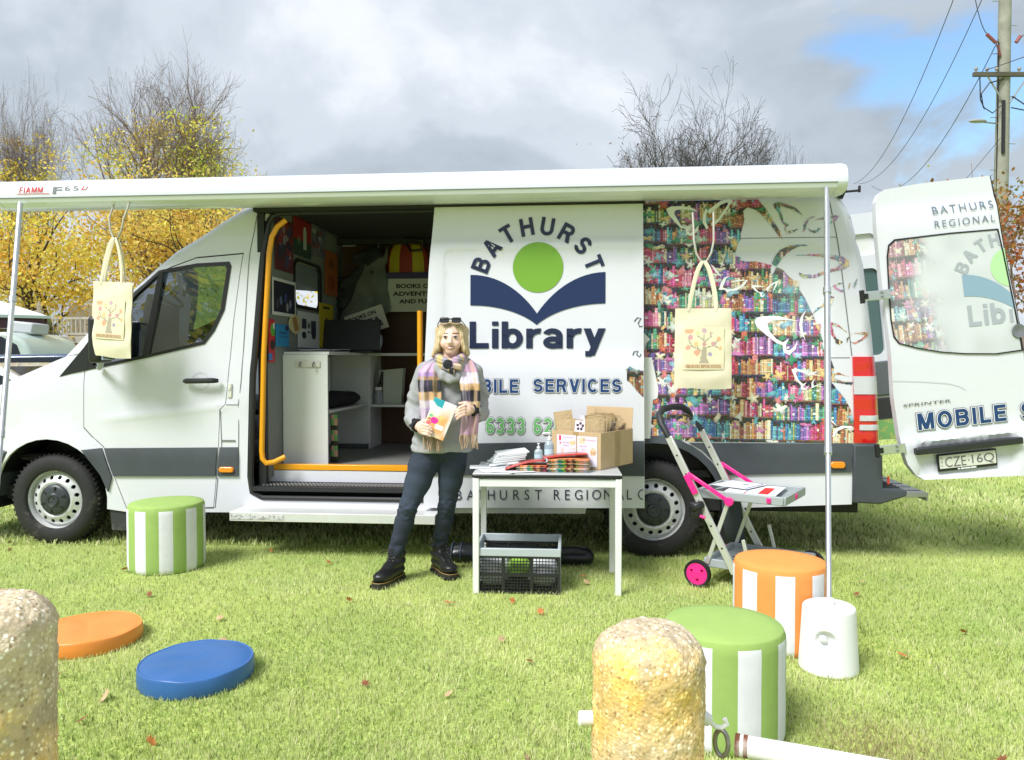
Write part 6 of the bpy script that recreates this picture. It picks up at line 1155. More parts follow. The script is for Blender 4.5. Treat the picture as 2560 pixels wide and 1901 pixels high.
def crescent(name, w, zt, zl, y0, m):
    mb = MB(); n = 14; up = [(-w+2*w*i/n) for i in range(n+1)]; f_ = lambda x, z: (x, y0+7*x*x, z); T_ = [f_(x, 1.4185+.0045*(x/.024)**2+zt*(1-(x/w)**2)) for x in up]; B_ = [f_(x, 1.4185+.0045*(x/.024)**2-zl*(1-(x/w)**2)) for x in up]
    mb.add(T_+B_, [(i, n+1+i, n+2+i, i+1) for i in range(n)]); mb.build(name, m, WM)
crescent('lips', .0265, .0062, .0105, -.0915, mat('lip_rose', (.52, .13, .13), .35)); crescent('teeth', .0215, .0030, .0055, -.0928, mat('teeth', (.82, .80, .76), .25))
# hair
Hr = SDF((-.17, -.13, 1.33), (.17, .16, 1.61), .004)
Hr.ell((0, .022, 1.502), (.078, .102, .083), .01)
for s, zb, xo in ((-1, 1.372, .108), (1, 1.380, .100)):
    Hr.chain([(.056*s, -.022, 1.548), (.067*s, -.034, 1.49), (.071*s, -.036, 1.445), (.082*s, -.036, 1.41), (xo*s, -.034, zb)], [.022, .016, .017, .018, .013], .018, sc=(.8, 1.3, 1)).chain([(.060*s, .05, 1.52), (.066*s, .03, 1.45), (.078*s, .005, 1.41), ((xo-.004)*s, -.005, zb+.002)], [.044, .032, .024, .015], .025)
Hr.chain([(0, .08, 1.5), (0, .085, 1.42), (0, .075, 1.385)], [.062, .052, .04], .03, sc=(1.3, .8, 1))
Hr.ell((.010, -.125, 1.462), (.060, .118, .109), .008, sub=True).cap((.0, -.03, 1.41), (-.01, .0, 1.33), .054, .062, .01, sub=True)
V, Fq = Hr.mesh(); V = smoothv(V, Fq, 2)
a = np.arctan2(V[:, 0], -(V[:, 1]-.02)); st = np.sin(a*46+5*vnoise(V*[1, 1, .25], 26, 3))+.6*np.sin(a*95+V[:, 2]*22); ctr = np.array((0, .02, 0)); d = V-ctr; d[:, 2] = 0; d /= np.linalg.norm(d, axis=1)[:, None]+1e-6; V = V+d*(.0012*st)[:, None]
k = np.clip(.5+.30*st+.5*(vnoise(V*[1, 1, .2], 30, 8)-.5), 0, 1)[:, None]; root = np.clip((V[:, 2:3]-1.53)/.06, 0, 1)*.45; colh = np.array((.32, .21, .10))*(1-k)+np.array((.74, .60, .37))*k; colh = colh*(1-root)+np.array((.20, .13, .065))*root
np_mesh('hair', V, Fq, mat('blond_hair', attr='col', rough=.42), WM, colh)
mb = MB(); G = mat('sunglass_black', (.008, .008, .009), .12, coat=.6)
for s in (-1, 1):
    o = len(mb.v); mb.prism([(.036*s+px, pz) for px, pz in rrect(-.029, -.020, .029, .020, .013)], -.004, .002); 
    for q in range(o, len(mb.v)): p = Vector(mb.v[q]); p = Matrix.Rotation(R(-38), 3, 'X') @ p; mb.v[q] = tuple(p+Vector((0, -.070, 1.583)))
    mb.tube([(.066*s, -.065, 1.580), (.082*s, -.01, 1.560), (.087*s, .05, 1.535)], .0032, 6)
mb.box((0, -.071, 1.590), (.12, .007, .008)); mb.build('sunglasses', G, WM, .001)
# jumper with cowl neck
Sw = SDF((-.36, -.26, .74), (.30, .22, 1.42), .006)
Sw.chain([(-.02, .02, 1.22), (-.025, .012, 1.10), (-.045, .012, .95), (-.062, .014, .80), (-.064, .014, .70)], [.140, .142, .148, .166, .170], .06, sc=(1, .72, 1)).cap((-.150, .02, 1.262), (.115, .02, 1.268), .064, .064, .05)
Sw.chain([(-.150, .02, 1.245), (-.198, .026, 1.14), (-.228, .030, 1.03), (-.222, -.045, .985), (-.205, -.108, .958)], [.076, .062, .056, .049, .041], .035)
Sw.chain([(.115, .02, 1.25), (.152, .026, 1.14), (.164, .034, 1.025), (.165, -.055, 1.028), (.155, -.122, 1.043)], [.078, .066, .058, .050, .042], .035)
for r_, dz, dy in ((.024, 0, 0), (.020, .030, .018), (.021, -.026, -.006)):
    ring = [(-.085, -.02, 1.35), (-.078, -.070, 1.303), (-.040, -.108, 1.258), (.0, -.118, 1.244), (.038, -.108, 1.258), (.068, -.070, 1.303), (.075, -.02, 1.35), (.05, .055, 1.365), (-.005, .075, 1.37), (-.06, .055, 1.365), (-.085, -.02, 1.35)]
    Sw.chain([(p[0]*(1-.3*(dz > 0)), p[1]+dy*(-1 if p[1] > 0 else 1), p[2]+dz*.8) for p in ring], [r_]*11, .008)
X, Y, Z = Sw.ax[0][:, None, None], Sw.ax[1][None, :, None], Sw.ax[2][None, None, :]
Sw.d = np.maximum(Sw.d, .785-Z+0*X+0*Y)
V, Fq = Sw.mesh(); V = smoothv(V, Fq, 2)
nr = np.zeros_like(V); f0 = np.cross(V[Fq[:, 2]]-V[Fq[:, 0]], V[Fq[:, 3]]-V[Fq[:, 1]]); [np.add.at(nr, Fq[:, i], f0) for i in range(4)]; nr /= np.linalg.norm(nr, axis=1)[:, None]+1e-9
arm = np.clip((np.abs(V[:, 0]+.03)-.15)/.05, 0, 1)*(V[:, 2] < 1.2); w_ = np.sin(V[:, 2]*95+V[:, 0]*60+7*vnoise(V, 14, 1))*arm*.0030+(vnoise(V, 18, 4)-.5)*.010+(np.sin((V[:, 0]*.8-V[:, 2])*55+6*vnoise(V, 8, 9)))*.0028*(1-arm); V = V+nr*w_[:, None]
np_mesh('jumper', V, Fq, mat('grey_knit', (.35, .355, .365), .9, var=.10, vscale=25, bump=.35, bscale=420), WM)
for a_, b_, c_ in (((-.207, -.104, .960), (-.186, -.148, .9495), 'cuff'), ((.158, -.118, 1.0425), (.132, -.164, 1.0495), 'cuff')):
    mb = MB(); mb.tube([a_, Vector(a_).lerp(Vector(b_), .5), b_], [.041, .040, .036], 18); mb.build(c_, mat('cuff_black', (.010, .010, .012), .9), WM)
# jeans
J = SDF((-.42, -.17, .14), (.20, .24, .93), .006)
J.ell((-.065, .012, .815), (.165, .118, .10), .03).chain([(-.14, .0, .79), (-.178, -.008, .69), (-.205, -.02, .6), (-.257, -.05, .455), (-.288, -.043, .35), (-.318, -.052, .25), (-.335, -.058, .178)], [.090, .085, .077, .056, .055, .047, .045], .02).chain([(.012, .01, .79), (.0, .02, .69), (-.01, .03, .6), (-.035, .052, .445), (-.053, .09, .34), (-.073, .118, .25), (-.086, .136, .18)], [.090, .083, .073, .053, .053, .046, .043], .02)
V, Fq = J.mesh(); V = smoothv(V, Fq, 2); nr = np.zeros_like(V); f0 = np.cross(V[Fq[:, 2]]-V[Fq[:, 0]], V[Fq[:, 3]]-V[Fq[:, 1]]); [np.add.at(nr, Fq[:, i], f0) for i in range(4)]; nr /= np.linalg.norm(nr, axis=1)[:, None]+1e-9
kn = np.exp(-((V[:, 2]-.44)/.07)**2)+np.exp(-((V[:, 2]-.21)/.06)**2)+.6*np.exp(-((V[:, 2]-.74)/.05)**2); V = V+nr*(kn*.0125*(vnoise(V*[.55, .55, 1], 62, 3)-.5)*np.clip(2*vnoise(V, 14, 8), .2, 1.4)+.005*(vnoise(V*[1, 1, .7], 24, 6)-.5))[:, None]
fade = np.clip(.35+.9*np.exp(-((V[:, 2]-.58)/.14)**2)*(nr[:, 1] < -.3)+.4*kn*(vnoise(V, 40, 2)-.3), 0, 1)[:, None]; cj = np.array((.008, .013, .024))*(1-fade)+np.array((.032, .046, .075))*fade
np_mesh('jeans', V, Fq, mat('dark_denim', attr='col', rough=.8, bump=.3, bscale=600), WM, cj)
# boots
def boot(heel, ang, seed):
    M = Matrix.Translation((heel[0], heel[1], 0)) @ Matrix.Rotation(ang, 4, 'Z') @ Matrix.Translation((0, -.055, 0))
    b = bpy.data.objects.new('boot', None); COL.objects.link(b); b.parent = WM; b.matrix_local = M
    U = SDF((-.08, -.24, .0), (.08, .10, .25), .0045); U.chain([(0, .035, .225), (0, .035, .15), (0, .03, .09)], [.054, .050, .050], .02).cap((0, .035, .07), (0, -.10, .058), .044, .045, .02).ell((0, -.125, .060), (.049, .062, .040), .02).cap((0, .0, .12), (0, -.07, .085), .040, .036, .02)
    Z = U.ax[2][None, None, :]; U.d = np.maximum(np.maximum(U.d, .034-Z), Z-.215); U.cap((0, .035, .17), (0, .035, .25), .042, .046, .003, sub=True)
    V, Fq = U.mesh(); V = smoothv(V, Fq, 2); V[:, 0] += .004*np.sin(V[:, 2]*120)*(V[:, 2] > .07)*np.sign(V[:, 0]); np_mesh('boot_upper', V, Fq, mat('black_leather', (.010, .010, .011), .28, bump=.25, bscale=120), b)
    so = [(.030, .085), (-.030, .085), (-.044, .06), (-.043, .0), (-.046, -.06), (-.053, -.11), (-.048, -.16), (-.028, -.19), (0, -.198), (.028, -.19), (.048, -.16), (.053, -.11), (.046, -.06), (.043, 0), (.044, .06)]
    mb = MB(); mb.prism(so, .0, .038, ax='z')
    for i in range(14): 
        for s in (-1, 1): mb.box((s*.046, .06-.018*i, .012), (.012, .006, .020))
    mb.build('sole', mat('sole_dark', (.02, .018, .016), .6), b, .004)
    mb = MB(); k = len(so); pts = [Vector((p[0]*.985, p[1]*.985-.0008, .0385)) for p in so]; mb.tube(pts+[pts[0]], .0016, 6); mb.build('welt_stitching', mat('welt_yellow', (.42, .26, .05), .6), b)
    mb = MB()
    for i in range(7):
        z = .100+.016*i; yf = -.064+.010*i if i < 3 else -.038+.004*(i-3)*.9; y0 = yf+.028
        for s in (-1, 1): mb.tube([(.019*s, y0-.028, z), (0, y0-.035, z+.006), (-.019*s, y0-.028, z+.012)], .0020, 5)
    mb.tube([(.015, -.03, .20), (.03, -.05, .21), (.045, -.045, .19), (.05, -.04, .13)], .0020, 5); mb.tube([(-.015, -.03, .20), (-.035, -.05, .205), (-.05, -.045, .18), (-.052, -.05, .15)], .0020, 5); mb.build('laces', mat('lace_black', (.03, .028, .026), .8), b)
    mb = MB()
    for i in range(6):
        for s in (-1, 1): mb.lathe([(.0036, 0), (.0024, .002), (.001, .002)], 8, axis='y', c=(.024*s, -.052+.006*i, .100+.019*i))
    mb.build('eyelets', mat('eyelet', (.5, .5, .48), .3, metal=.9), b)
boot((-.325, -.015), -.43, 1); boot((-.105, .170), .50, 2)
# scarf
def plaid(v, t, left):
    # v: height of the cloth, t: across -1..1
    bands = [(1.42, (.30, .17, .40)), (1.33, (.50, .33, .46)), (1.27, (.33, .20, .42)), (1.245, (.30, .18, .07)), (1.225, (.020, .022, .030)), (1.155, (.56, .36, .17)), (1.105, (.66, .58, .62)), (1.06, (.52, .40, .56)), (1.0, (.60, .50, .60)), (.94, (.50, .32, .42)), (.80, (.50, .32, .42))] if left else [(1.42, (.48, .30, .42)), (1.33, (.50, .31, .44)), (1.27, (.68, .62, .72)), (1.205, (.56, .36, .17)), (1.165, (.030, .030, .042)), (1.10, (.60, .44, .28)), (1.06, (.40, .26, .36)), (1.0, (.52, .32, .42)), (.80, (.50, .31, .40))]
    c = np.zeros(v.shape+(3,)); 
    for (h, cc) in bands: c[v <= h] = cc
    cs = np.where(np.abs(t-.55) < .16, 1, 0)+np.where(np.abs(t+.65) < .18, 2, 0)+np.where(np.abs(t+.1) < .10, 3, 0); lum = c.mean(-1, keepdims=True)
    c = np.where((cs == 1)[..., None], c*.45+np.array((.56, .38, .20))*.45, c); c = np.where((cs == 2)[..., None], c*.6+np.array((.66, .60, .68))*.35, c); c = np.where((cs == 3)[..., None], c*.6+np.array((.16, .10, .22))*.4, c); return c
scarf = bpy.data.objects.new('scarf', None); COL.objects.link(scarf); scarf.parent = WM
SC = mat('checked_scarf', attr='col', rough=.85, bump=.3, bscale=500)
def strip(path, ws, left, seed):
    n, m = 80, 20; P = [Vector(p) for p in path]; ls = [0]
    for a, b in zip(P, P[1:]): ls.append(ls[-1]+(b-a).length)
    V = []; cc = []
    for i in range(n+1):
        s = ls[-1]*i/n; p = Vector([np.interp(s, ls, [q[k] for q in P]) for k in range(3)]); w = float(np.interp(s, ls, ws))
        for j in range(m+1):
            t = 2*j/m-1; y = .010*sin(t*7.5+seed+2*i/n)+.022*t*t*(1 if i < 30 else .5)+.004*sin(i*.3+t*3); V.append((p.x+t*w/2*(1-.04*cos(t*9)), p.y+y, p.z+.006*sin(t*5+seed)))
    V = np.array(V); T_ = np.tile(np.linspace(-1, 1, m+1), n+1); c = plaid(V[:, 2], T_, left); F_ = [(i*(m+1)+j, i*(m+1)+j+1, (i+1)*(m+1)+j+1, (i+1)*(m+1)+j) for i in range(n) for j in range(m)]
    o = np_mesh('scarf_end', V, F_, SC, scarf, c); md = o.modifiers.new('s', 'SOLIDIFY'); md.thickness = .007; md.offset = 1
    mb = MB(); e = P[-1]; g = np.random.default_rng(seed)
    for k in range(17): t = -1+2*k/16; a = Vector((e.x+t*ws[-1]/2, e.y+.012*sin(t*7), e.z+.01)); mb.tube([a, a+Vector((.004*g.normal(), .003*g.normal()-.004, -.035)), a+Vector((.008*g.normal(), .004*g.normal(), -.075-.02*g.random()))], [.0042, .0036, .003], 5)
    mb.build('fringe', mat('fringe_tan', (.42, .30, .20), .9), o)
strip([(-.075, .03, 1.355), (-.105, -.045, 1.325), (-.125, -.10, 1.275), (-.122, -.152, 1.19), (-.112, -.172, 1.08), (-.108, -.170, .97), (-.100, -.166, .885)], [.07, .10, .125, .13, .125, .115, .105], True, 1)
strip([(.060, .03, 1.36), (.085, -.045, 1.335), (.105, -.10, 1.28), (.122, -.152, 1.19), (.128, -.172, 1.08), (.122, -.172, .97), (.115, -.168, .895)], [.07, .10, .115, .115, .105, .100, .10], False, 4)
K_ = SDF((-.14, -.20, 1.24), (.14, .12, 1.44), .005); ringp = [(-.080, .0, 1.372), (-.070, -.060, 1.352), (-.035, -.105, 1.335), (.0, -.122, 1.322), (.035, -.105, 1.335), (.064, -.060, 1.352), (.072, .0, 1.372), (.045, .06, 1.38), (-.005, .08, 1.385), (-.055, .06, 1.38), (-.080, .0, 1.372)]
K_.chain(ringp, [.026, .027, .028, .026, .028, .027, .026, .026, .026, .026, .026], .006).chain([(p[0]*1.08, p[1]*1.05-.006, p[2]-.034) for p in ringp[1:6]], [.016]*5, .006).ell((-.012, -.138, 1.322), (.026, .020, .026), .006).cap((-.01, -.14, 1.31), (.02, -.148, 1.272), .017, .012, .006).cap((.0, -.138, 1.315), (.055, -.128, 1.300), .018, .020, .006)
V, Fq = K_.mesh(); V = smoothv(V, Fq, 1); a = np.arctan2(V[:, 0], -V[:, 1]); ck = np.zeros((len(V), 3)); ck[:] = (.34, .30, .34); ck[np.sin(a*9) > .1] = (.48, .32, .44); ck[np.sin(a*9+1.6) > .75] = (.62, .48, .26); ck[(a > -.75) & (a < -.35)] = (.60, .46, .20); ck[np.hypot(V[:, 0]+.010, V[:, 2]-1.318) < .030] = (.016, .017, .022); ck[(np.hypot(V[:, 0]-.015, V[:, 2]-1.28) < .018)] = (.02, .02, .026); ck[(V[:, 0] > .025) & (V[:, 2] < 1.325) & (V[:, 1] < -.1)] = (.62, .46, .34); ck *= (1+.25*np.sin(V[:, 2]*300+a*8))[:, None]*.92
np_mesh('scarf_loop', V, Fq, SC, scarf, ck)
# the magazine in her hands: a plain abstract cover
def cover_fn(u, w):
    a, b = u/.142, w/.222; n1 = vnoise(np.stack([a.ravel()*3, b.ravel()*3, 0*a.ravel()], 1), 1., 3).reshape(a.shape); n2 = vnoise(np.stack([a.ravel()*7, b.ravel()*7, 0*a.ravel()+4], 1), 1., 5).reshape(a.shape)
    c = np.zeros(a.shape+(3,)); c[:] = (.82, .82, .82); wm = np.clip((.80-b+.25*(a-.5))*3, 0, 1)*np.clip(n1*2.0-.2, 0, 1); c = c*(1-wm[..., None])+np.array((.84, .42, .16))*wm[..., None]
    wm = np.clip((n2-.45)*3, 0, 1)*(b < .6)*(a < .75); c = c*(1-.6*wm[..., None])+np.array((.82, .66, .16))*.6*wm[..., None]
    c[(np.hypot((a-.34)/.15, (b-.42)/.085) < .8+.5*n2)] = (.70, .03, .34); c[np.hypot((a-.15)/.10, (b-.32)/.05) < 1] = (.76, .16, .20); c[np.hypot((a-.14)/.09, (b-.52)/.05) < .6+.7*n1] = (.18, .52, .30); c[np.hypot((a-.12)/.07, (b-.42)/.04) < .9] = (.42, .20, .08)
    c[(b > .90-.42*(a)**1.0) & (b > .74+.06*np.sin(a*5)) & (a < .46-.0*(b))] = (.02, .36, .44); c[(np.abs(a-.62) < .17) & (np.abs(b-.30) < .065)] = (.86, .85, .84); return c, np.ones(a.shape, bool)
mg = raster('magazine', 0, .142, 0, .222, .004, cover_fn, lambda u, w: np.c_[u, -.0030*np.sin(u/.142*3.1), w], PAPER); mg.modifiers.new('s', 'SOLIDIFY').thickness = .003; mg.modifiers['s'].offset = -1
mg.matrix_world = Matrix.Translation(Vector(PX)+Vector((-.166, -.1985, .922))) @ Matrix.Rotation(R(22.5), 4, 'Y'); tag(mg, 'bright abstract orange and pink magazine held in both hands by the woman', 'magazine')

# ------------------------------------------------------------------ lawn
gm = bpy.data.materials.new('lawn_soil'); gm.use_nodes = True; t = gm.node_tree; b = t.nodes['Principled BSDF']; tcn = N(t, 'ShaderNodeTexCoord')
c1 = ramp(t, noise(t, tcn.outputs['Object'], 55, 6, .7), [(.3, (.18, .24, .06)), (.5, (.36, .45, .12)), (.7, (.56, .62, .24))]); c2 = ramp(t, noise(t, tcn.outputs['Object'], .9, 5, .6), [(.35, (.78, .85, .75)), (.65, (1.12, 1.08, .95))])
x = N(t, 'ShaderNodeMix', data_type='RGBA', blend_type='MULTIPLY'); x.inputs['Factor'].default_value = 1; L(t, c1, x.inputs['A']); L(t, c2, x.inputs['B']); L(t, x.outputs['Result'], b.inputs['Base Color']); b.inputs['Roughness'].default_value = .9
mb = MB(); mb.add([(-400, -300, 0), (400, -300, 0), (400, 600, 0), (-400, 600, 0)], [(0, 1, 2, 3)]); tag(mb.build('ground', gm, fix=False), kind='structure')
mb = MB(); mb.add([(-90, 9.8, .004), (-4.6, 9.8, .004), (-4.6, 15.6, .004), (-90, 15.6, .004)], [(0, 1, 2, 3)]); tag(mb.build('road', mat('asphalt', (.06, .06, .062), .9, var=.15, vscale=2, bump=.3, bscale=200), fix=False), kind='structure')
def grass(nb, y0, y1, hs, ws, seed, pw):
    g = np.random.default_rng(seed); u = g.random(nb)
    y = (y0**(1-pw)+u*(y1**(1-pw)-y0**(1-pw)))**(1/(1-pw)); x = (g.random(nb)*2-1)*(.78*y+.9)
    P = np.stack([x, y, 0*x], 1); cl = vnoise(P, 7, 1); cl2 = vnoise(P, 1.1, 2); cl3 = vnoise(P, 28, 6)
    h = hs*(.55+.6*g.random(nb))*(.65+.5*cl+.35*cl3); a = g.random(nb)*2*pi; w = ws*(.7+.6*g.random(nb)); le = h*(.2+.6*g.random(nb)); b_ = a+g.normal(size=nb)*.9
    dx, dy = np.cos(b_)*le, np.sin(b_)*le; p0 = P+np.stack([np.cos(a+pi/2)*w, np.sin(a+pi/2)*w, 0*x-.003], 1); p1 = P-np.stack([np.cos(a+pi/2)*w, np.sin(a+pi/2)*w, 0*x+.003], 1)
    md = P+np.stack([dx*.4, dy*.4, h*.62], 1); q0 = md+(p0-P)*.75; q1 = md+(p1-P)*.75; q0[:, 2] = q1[:, 2] = md[:, 2]; tp = P+np.stack([dx, dy, h], 1)
    V = np.stack([p0, p1, q1, q0, tp], 1).reshape(-1, 3); i = np.arange(nb)[:, None]*5; T3 = np.concatenate([i+[[0, 1, 2]], i+[[0, 2, 3]], i+[[3, 2, 4]]])
    r = g.random(nb)[:, None]; k = np.clip(.5*cl2+.6*cl-.1+.45*(r[:, 0]-.5), 0, 1)[:, None]; c = np.array((.38, .50, .13))*(1-k)+np.array((.84, .86, .46))*k; dry = (r[:, 0] > .90); c[dry] = (.72, .68, .42); dk = (r[:, 0] < .14); c[dk] *= .45; bare = np.exp(-(((x-1.25)/.22)**2+((y-2.62)/.20)**2))[:, None]*.8; c = c*(1-bare)+np.array((.40, .32, .17))*bare
    return V, T3, np.concatenate([c, c, c])
GR = bpy.data.materials.new('grass_blades'); GR.use_nodes = True; t = GR.node_tree; b = t.nodes['Principled BSDF']; at = N(t, 'ShaderNodeAttribute', attribute_name='col'); L(t, at.outputs['Color'], b.inputs['Base Color']); b.inputs['Roughness'].default_value = .5; b.inputs['Specular IOR Level'].default_value = .35
tl_ = N(t, 'ShaderNodeBsdfTranslucent'); L(t, at.outputs['Color'], tl_.inputs[0]); xs_ = N(t, 'ShaderNodeMixShader'); xs_.inputs[0].default_value = .38; L(t, b.outputs[0], xs_.inputs[1]); L(t, tl_.outputs[0], xs_.inputs[2]); L(t, xs_.outputs[0], t.nodes['Material Output'].inputs[0])
Vs, Ts, Cs, off = [], [], [], 0
for args in ((430000, 1.3, 7.5, .022, .0018, 1, 1.25), (70000, 5.5, 16, .040, .006, 2, 1.3)):
    V, T3, c = grass(*args); Vs.append(V); Ts.append(T3+off); Cs.append(c); off += len(V)
tag(np_mesh('grass', np.concatenate(Vs), np.concatenate(Ts), GR, None, np.concatenate(Cs), 'FACE', False), 'short bright green mown grass of the lawn', 'grass', kind='stuff')
# fallen leaves
LM = [mat('leaf_brown', (.24, .09, .035), .8, var=.3, vscale=30), mat('leaf_orange', (.50, .18, .05), .8, var=.3, vscale=30), mat('leaf_tan', (.52, .36, .20), .8, var=.25, vscale=30)]
LB = ['small dark brown leaf fallen on the lawn', 'small rusty orange leaf fallen on the lawn', 'small pale tan leaf fallen on the lawn']
def leafmesh(m):
    mb = MB(); pts = [(0, -.5), (.10, -.30), (.34, -.36), (.24, -.12), (.5, .05), (.24, .14), (.30, .38), (.10, .30), (0, .55), (-.10, .30), (-.30, .38), (-.24, .14), (-.5, .05), (-.24, -.12), (-.34, -.36), (-.10, -.30)]
    mb.add([(a*.045, b*.045, .012*(a*a+b*b)+.008*a*b) for a, b in pts]+[(0, 0, .003)], [(i, (i+1) % 16, 16) for i in range(16)]); mb.tube([(0, -.022, 0), (.002, -.034, .004)], .0008, 4); return mb.build('fallen_leaf', m, None, smooth=False)
base = [leafmesh(m) for m in LM]; used = [0, 0, 0]; gl_ = np.random.default_rng(9)
spots = [(-1.60, 2.98, 2, 1.5), (-1.25, 2.62, 1, 1.3), (-1.58, 2.78, 0, 1), (-.98, 2.42, 1, 1.2), (-2.05, 4.3, 0, 1.), (-1.5, 3.9, 2, 1), (-.35, 4.15, 1, 1.2), (-.05, 3.6, 2, 1), (.15, 4.0, 1, 1.1), (-.72, 2.35, 1, 1.3), (.05, 2.5, 2, 1), (1.75, 3.4, 1, 1.2), (1.62, 2.5, 0, 1.2), (1.95, 4.3, 0, 1), (-.9, 4.2, 1, 1), (-.6, 3.1, 0, 1), (-.25, 3.0, 2, 1), (-1.9, 3.2, 0, 1), (2.2, 3.7, 1, 1)]
spots += [(gl_.uniform(-.68, .68)*yy, yy, int(gl_.integers(3)), gl_.uniform(.7, 1.2)) for yy in gl_.uniform(2.0, 5.6, 32)]
for xx, yy, k, sc in spots:
    o = base[k] if not used[k] else base[k].copy()
    if used[k]: COL.objects.link(o)
    used[k] = 1; o.location = (xx, yy, .021); o.scale = (sc,)*3; o.rotation_euler = (gl_.normal()*.5, gl_.normal()*.5, gl_.uniform(0, 6.28)); tag(o, LB[k], 'leaf', ['dark brown fallen leaves', 'rusty orange fallen leaves', 'pale tan fallen leaves'][k])

# ------------------------------------------------------------------ trees
BARK = mat('bark', (.085, .065, .055), .9, var=.3, vscale=4, bump=.6, bscale=20); BARKP = mat('bark_pale', (.24, .18, .165), .9, var=.3, vscale=4)
LEAF = bpy.data.materials.new('tree_leaves'); LEAF.use_nodes = True; t = LEAF.node_tree; b = t.nodes['Principled BSDF']; at = N(t, 'ShaderNodeAttribute', attribute_name='col'); L(t, at.outputs['Color'], b.inputs['Base Color']); b.inputs['Roughness'].default_value = .6
tl_ = N(t, 'ShaderNodeBsdfTranslucent'); L(t, at.outputs['Color'], tl_.inputs[0]); xs_ = N(t, 'ShaderNodeMixShader'); xs_.inputs[0].default_value = .4; L(t, b.outputs[0], xs_.inputs[1]); L(t, tl_.outputs[0], xs_.inputs[2]); L(t, xs_.outputs[0], t.nodes['Material Output'].inputs[0])
def tree(name, label, loc, h, r0, stems, spread, maxd, leaves, lsize, leafz, cols, seed, grp, bark=BARK, up=.35, len0=None, fork=3, twig=.012, low=None, scat=.5, rad=None, more=.35):
    g = np.random.default_rng(seed); o = thing(name, label, 'tree', loc, 0, grp); mb = MB(); tips = []
    def grow(p, d, r, Ln, dep):
        n = 3 if dep < maxd-1 else 2; pts = [p]; dd = d
        for i in range(n): dd = (dd+Vector(g.normal(size=3))*(.11+.035*dep)+Vector((0, 0, up*.16))).normalized(); pts.append(pts[-1]+dd*Ln/n)
        r1 = max(twig*.5, r*(.62 if dep < maxd-1 else .4)); mb.tube(pts, [r+(r1-r)*i/n for i in range(n+1)], 8 if dep == 0 else 5 if dep < 3 else 3, cap=False)
        if dep >= maxd-3: tips.extend(pts[1:])
        if dep >= maxd: return
        k = fork+(g.random() < more)
        for i in range(k):
            s = 1. if i == 0 else g.uniform(.45, 1.); q = pts[0].lerp(pts[-1], s) if False else pts[min(n, max(1, int(round(n*s))))]
            ax = Vector(g.normal(size=3)); ax = (ax-dd*ax.dot(dd)).normalized(); a = (g.uniform(.12, .3) if i == 0 else g.uniform(.35, .85))*spread
            nd = (dd*cos(a)+ax*sin(a)+Vector((0, 0, up*.35))).normalized(); grow(q, nd, r1*(1 if i == 0 else g.uniform(.55, .85)), Ln*g.uniform(.66, .86), dep+1)
    L0 = len0 or h*.30
    for s in range(stems):
        a = 2*pi*s/stems+g.random(); d = Vector((cos(a)*.22*(stems > 1)*spread, sin(a)*.22*(stems > 1)*spread, 1)).normalized(); grow(Vector((cos(a)*.1*(stems > 1), sin(a)*.1*(stems > 1), -.05)), d, r0, L0, 0)
    top = max(v[2] for v in mb.v); k = h/top; hr = k
    if rad: q_ = np.array([(math.hypot(v[0], v[1]), v[2]) for v in mb.v]); hr = rad/np.percentile(q_[q_[:, 1] > .6*top, 0], 96)
    mb.v = [(v[0]*hr, v[1]*hr, v[2]*k) for v in mb.v]; mb.build('trunk', bark, o, ang=70, fix=False)
    if leaves:
        T_ = np.array([(q.x*hr, q.y*hr, q.z*k) for q in tips]); z = T_[:, 2]/h; w = np.interp(z, *leafz); w = w/w.sum(); nc = max(8, leaves//70); ctr = T_[g.choice(len(T_), nc, p=w)]
        if low is not None: m = int(nc*low[0]); ctr[:m] = np.stack([g.normal(size=m)*low[1], g.normal(size=m)*low[1]*.7, g.uniform(low[2], low[3], m)], 1)
        ci0 = g.integers(0, nc, leaves); sg = scat*g.uniform(.45, 1.25, nc)[ci0][:, None]; C_ = ctr[ci0]+g.normal(size=(leaves, 3))*sg*np.array((1, 1, .55)); ok = C_[:, 2] > .3; C_[~ok, 2] = .5
        a = g.normal(size=(leaves, 3)); a /= np.linalg.norm(a, axis=1)[:, None]; b_ = np.cross(a, g.normal(size=(leaves, 3))); b_ /= np.linalg.norm(b_, axis=1)[:, None]; s = (lsize*g.uniform(.5, 1.4, leaves))[:, None]
        V = np.stack([C_-a*s, C_-b_*s*.6, C_+a*s, C_+b_*s*.6], 1).reshape(-1, 3); q = np.arange(leaves)[:, None]*4+np.arange(4); tone = g.random(nc)[ci0]; ci = np.clip(((.7*vnoise(C_, .8, seed)+.3*tone+.22*(g.random(leaves)-.5))*len(cols)).astype(int), 0, len(cols)-1); c = np.array(cols)[ci]*(.75+.45*g.random((leaves, 1)))
        np_mesh('crown', V, q, LEAF, o, np.clip(c, 0, .9), 'FACE', False)
    return o
GOLD = [(.42, .20, .03), (.62, .36, .04), (.72, .46, .06), (.66, .40, .10), (.50, .42, .07), (.36, .34, .06)]
YEL_ = [(.76, .48, .06), (.86, .62, .09), (.88, .68, .12), (.80, .70, .11), (.60, .62, .11), (.84, .60, .22)]
YEL_ = [(.76, .48, .06), (.86, .62, .09), (.88, .70, .13), (.80, .72, .12), (.58, .64, .11), (.84, .60, .22)]
tree('autumn_tree', 'tall bare-topped tree with thin yellow leaves at the far left of the row', (-15.9, 25, 0), 11.3, .30, 4, .62, 7, 3200, .050, ([0, .3, .55, .70, .8, 1], [.3, 1, 1, .25, .0, 0]), YEL_, 31, 'autumn trees behind the van', BARKP, .40, fork=2, more=.75, rad=1.55, twig=.010, scat=.36)
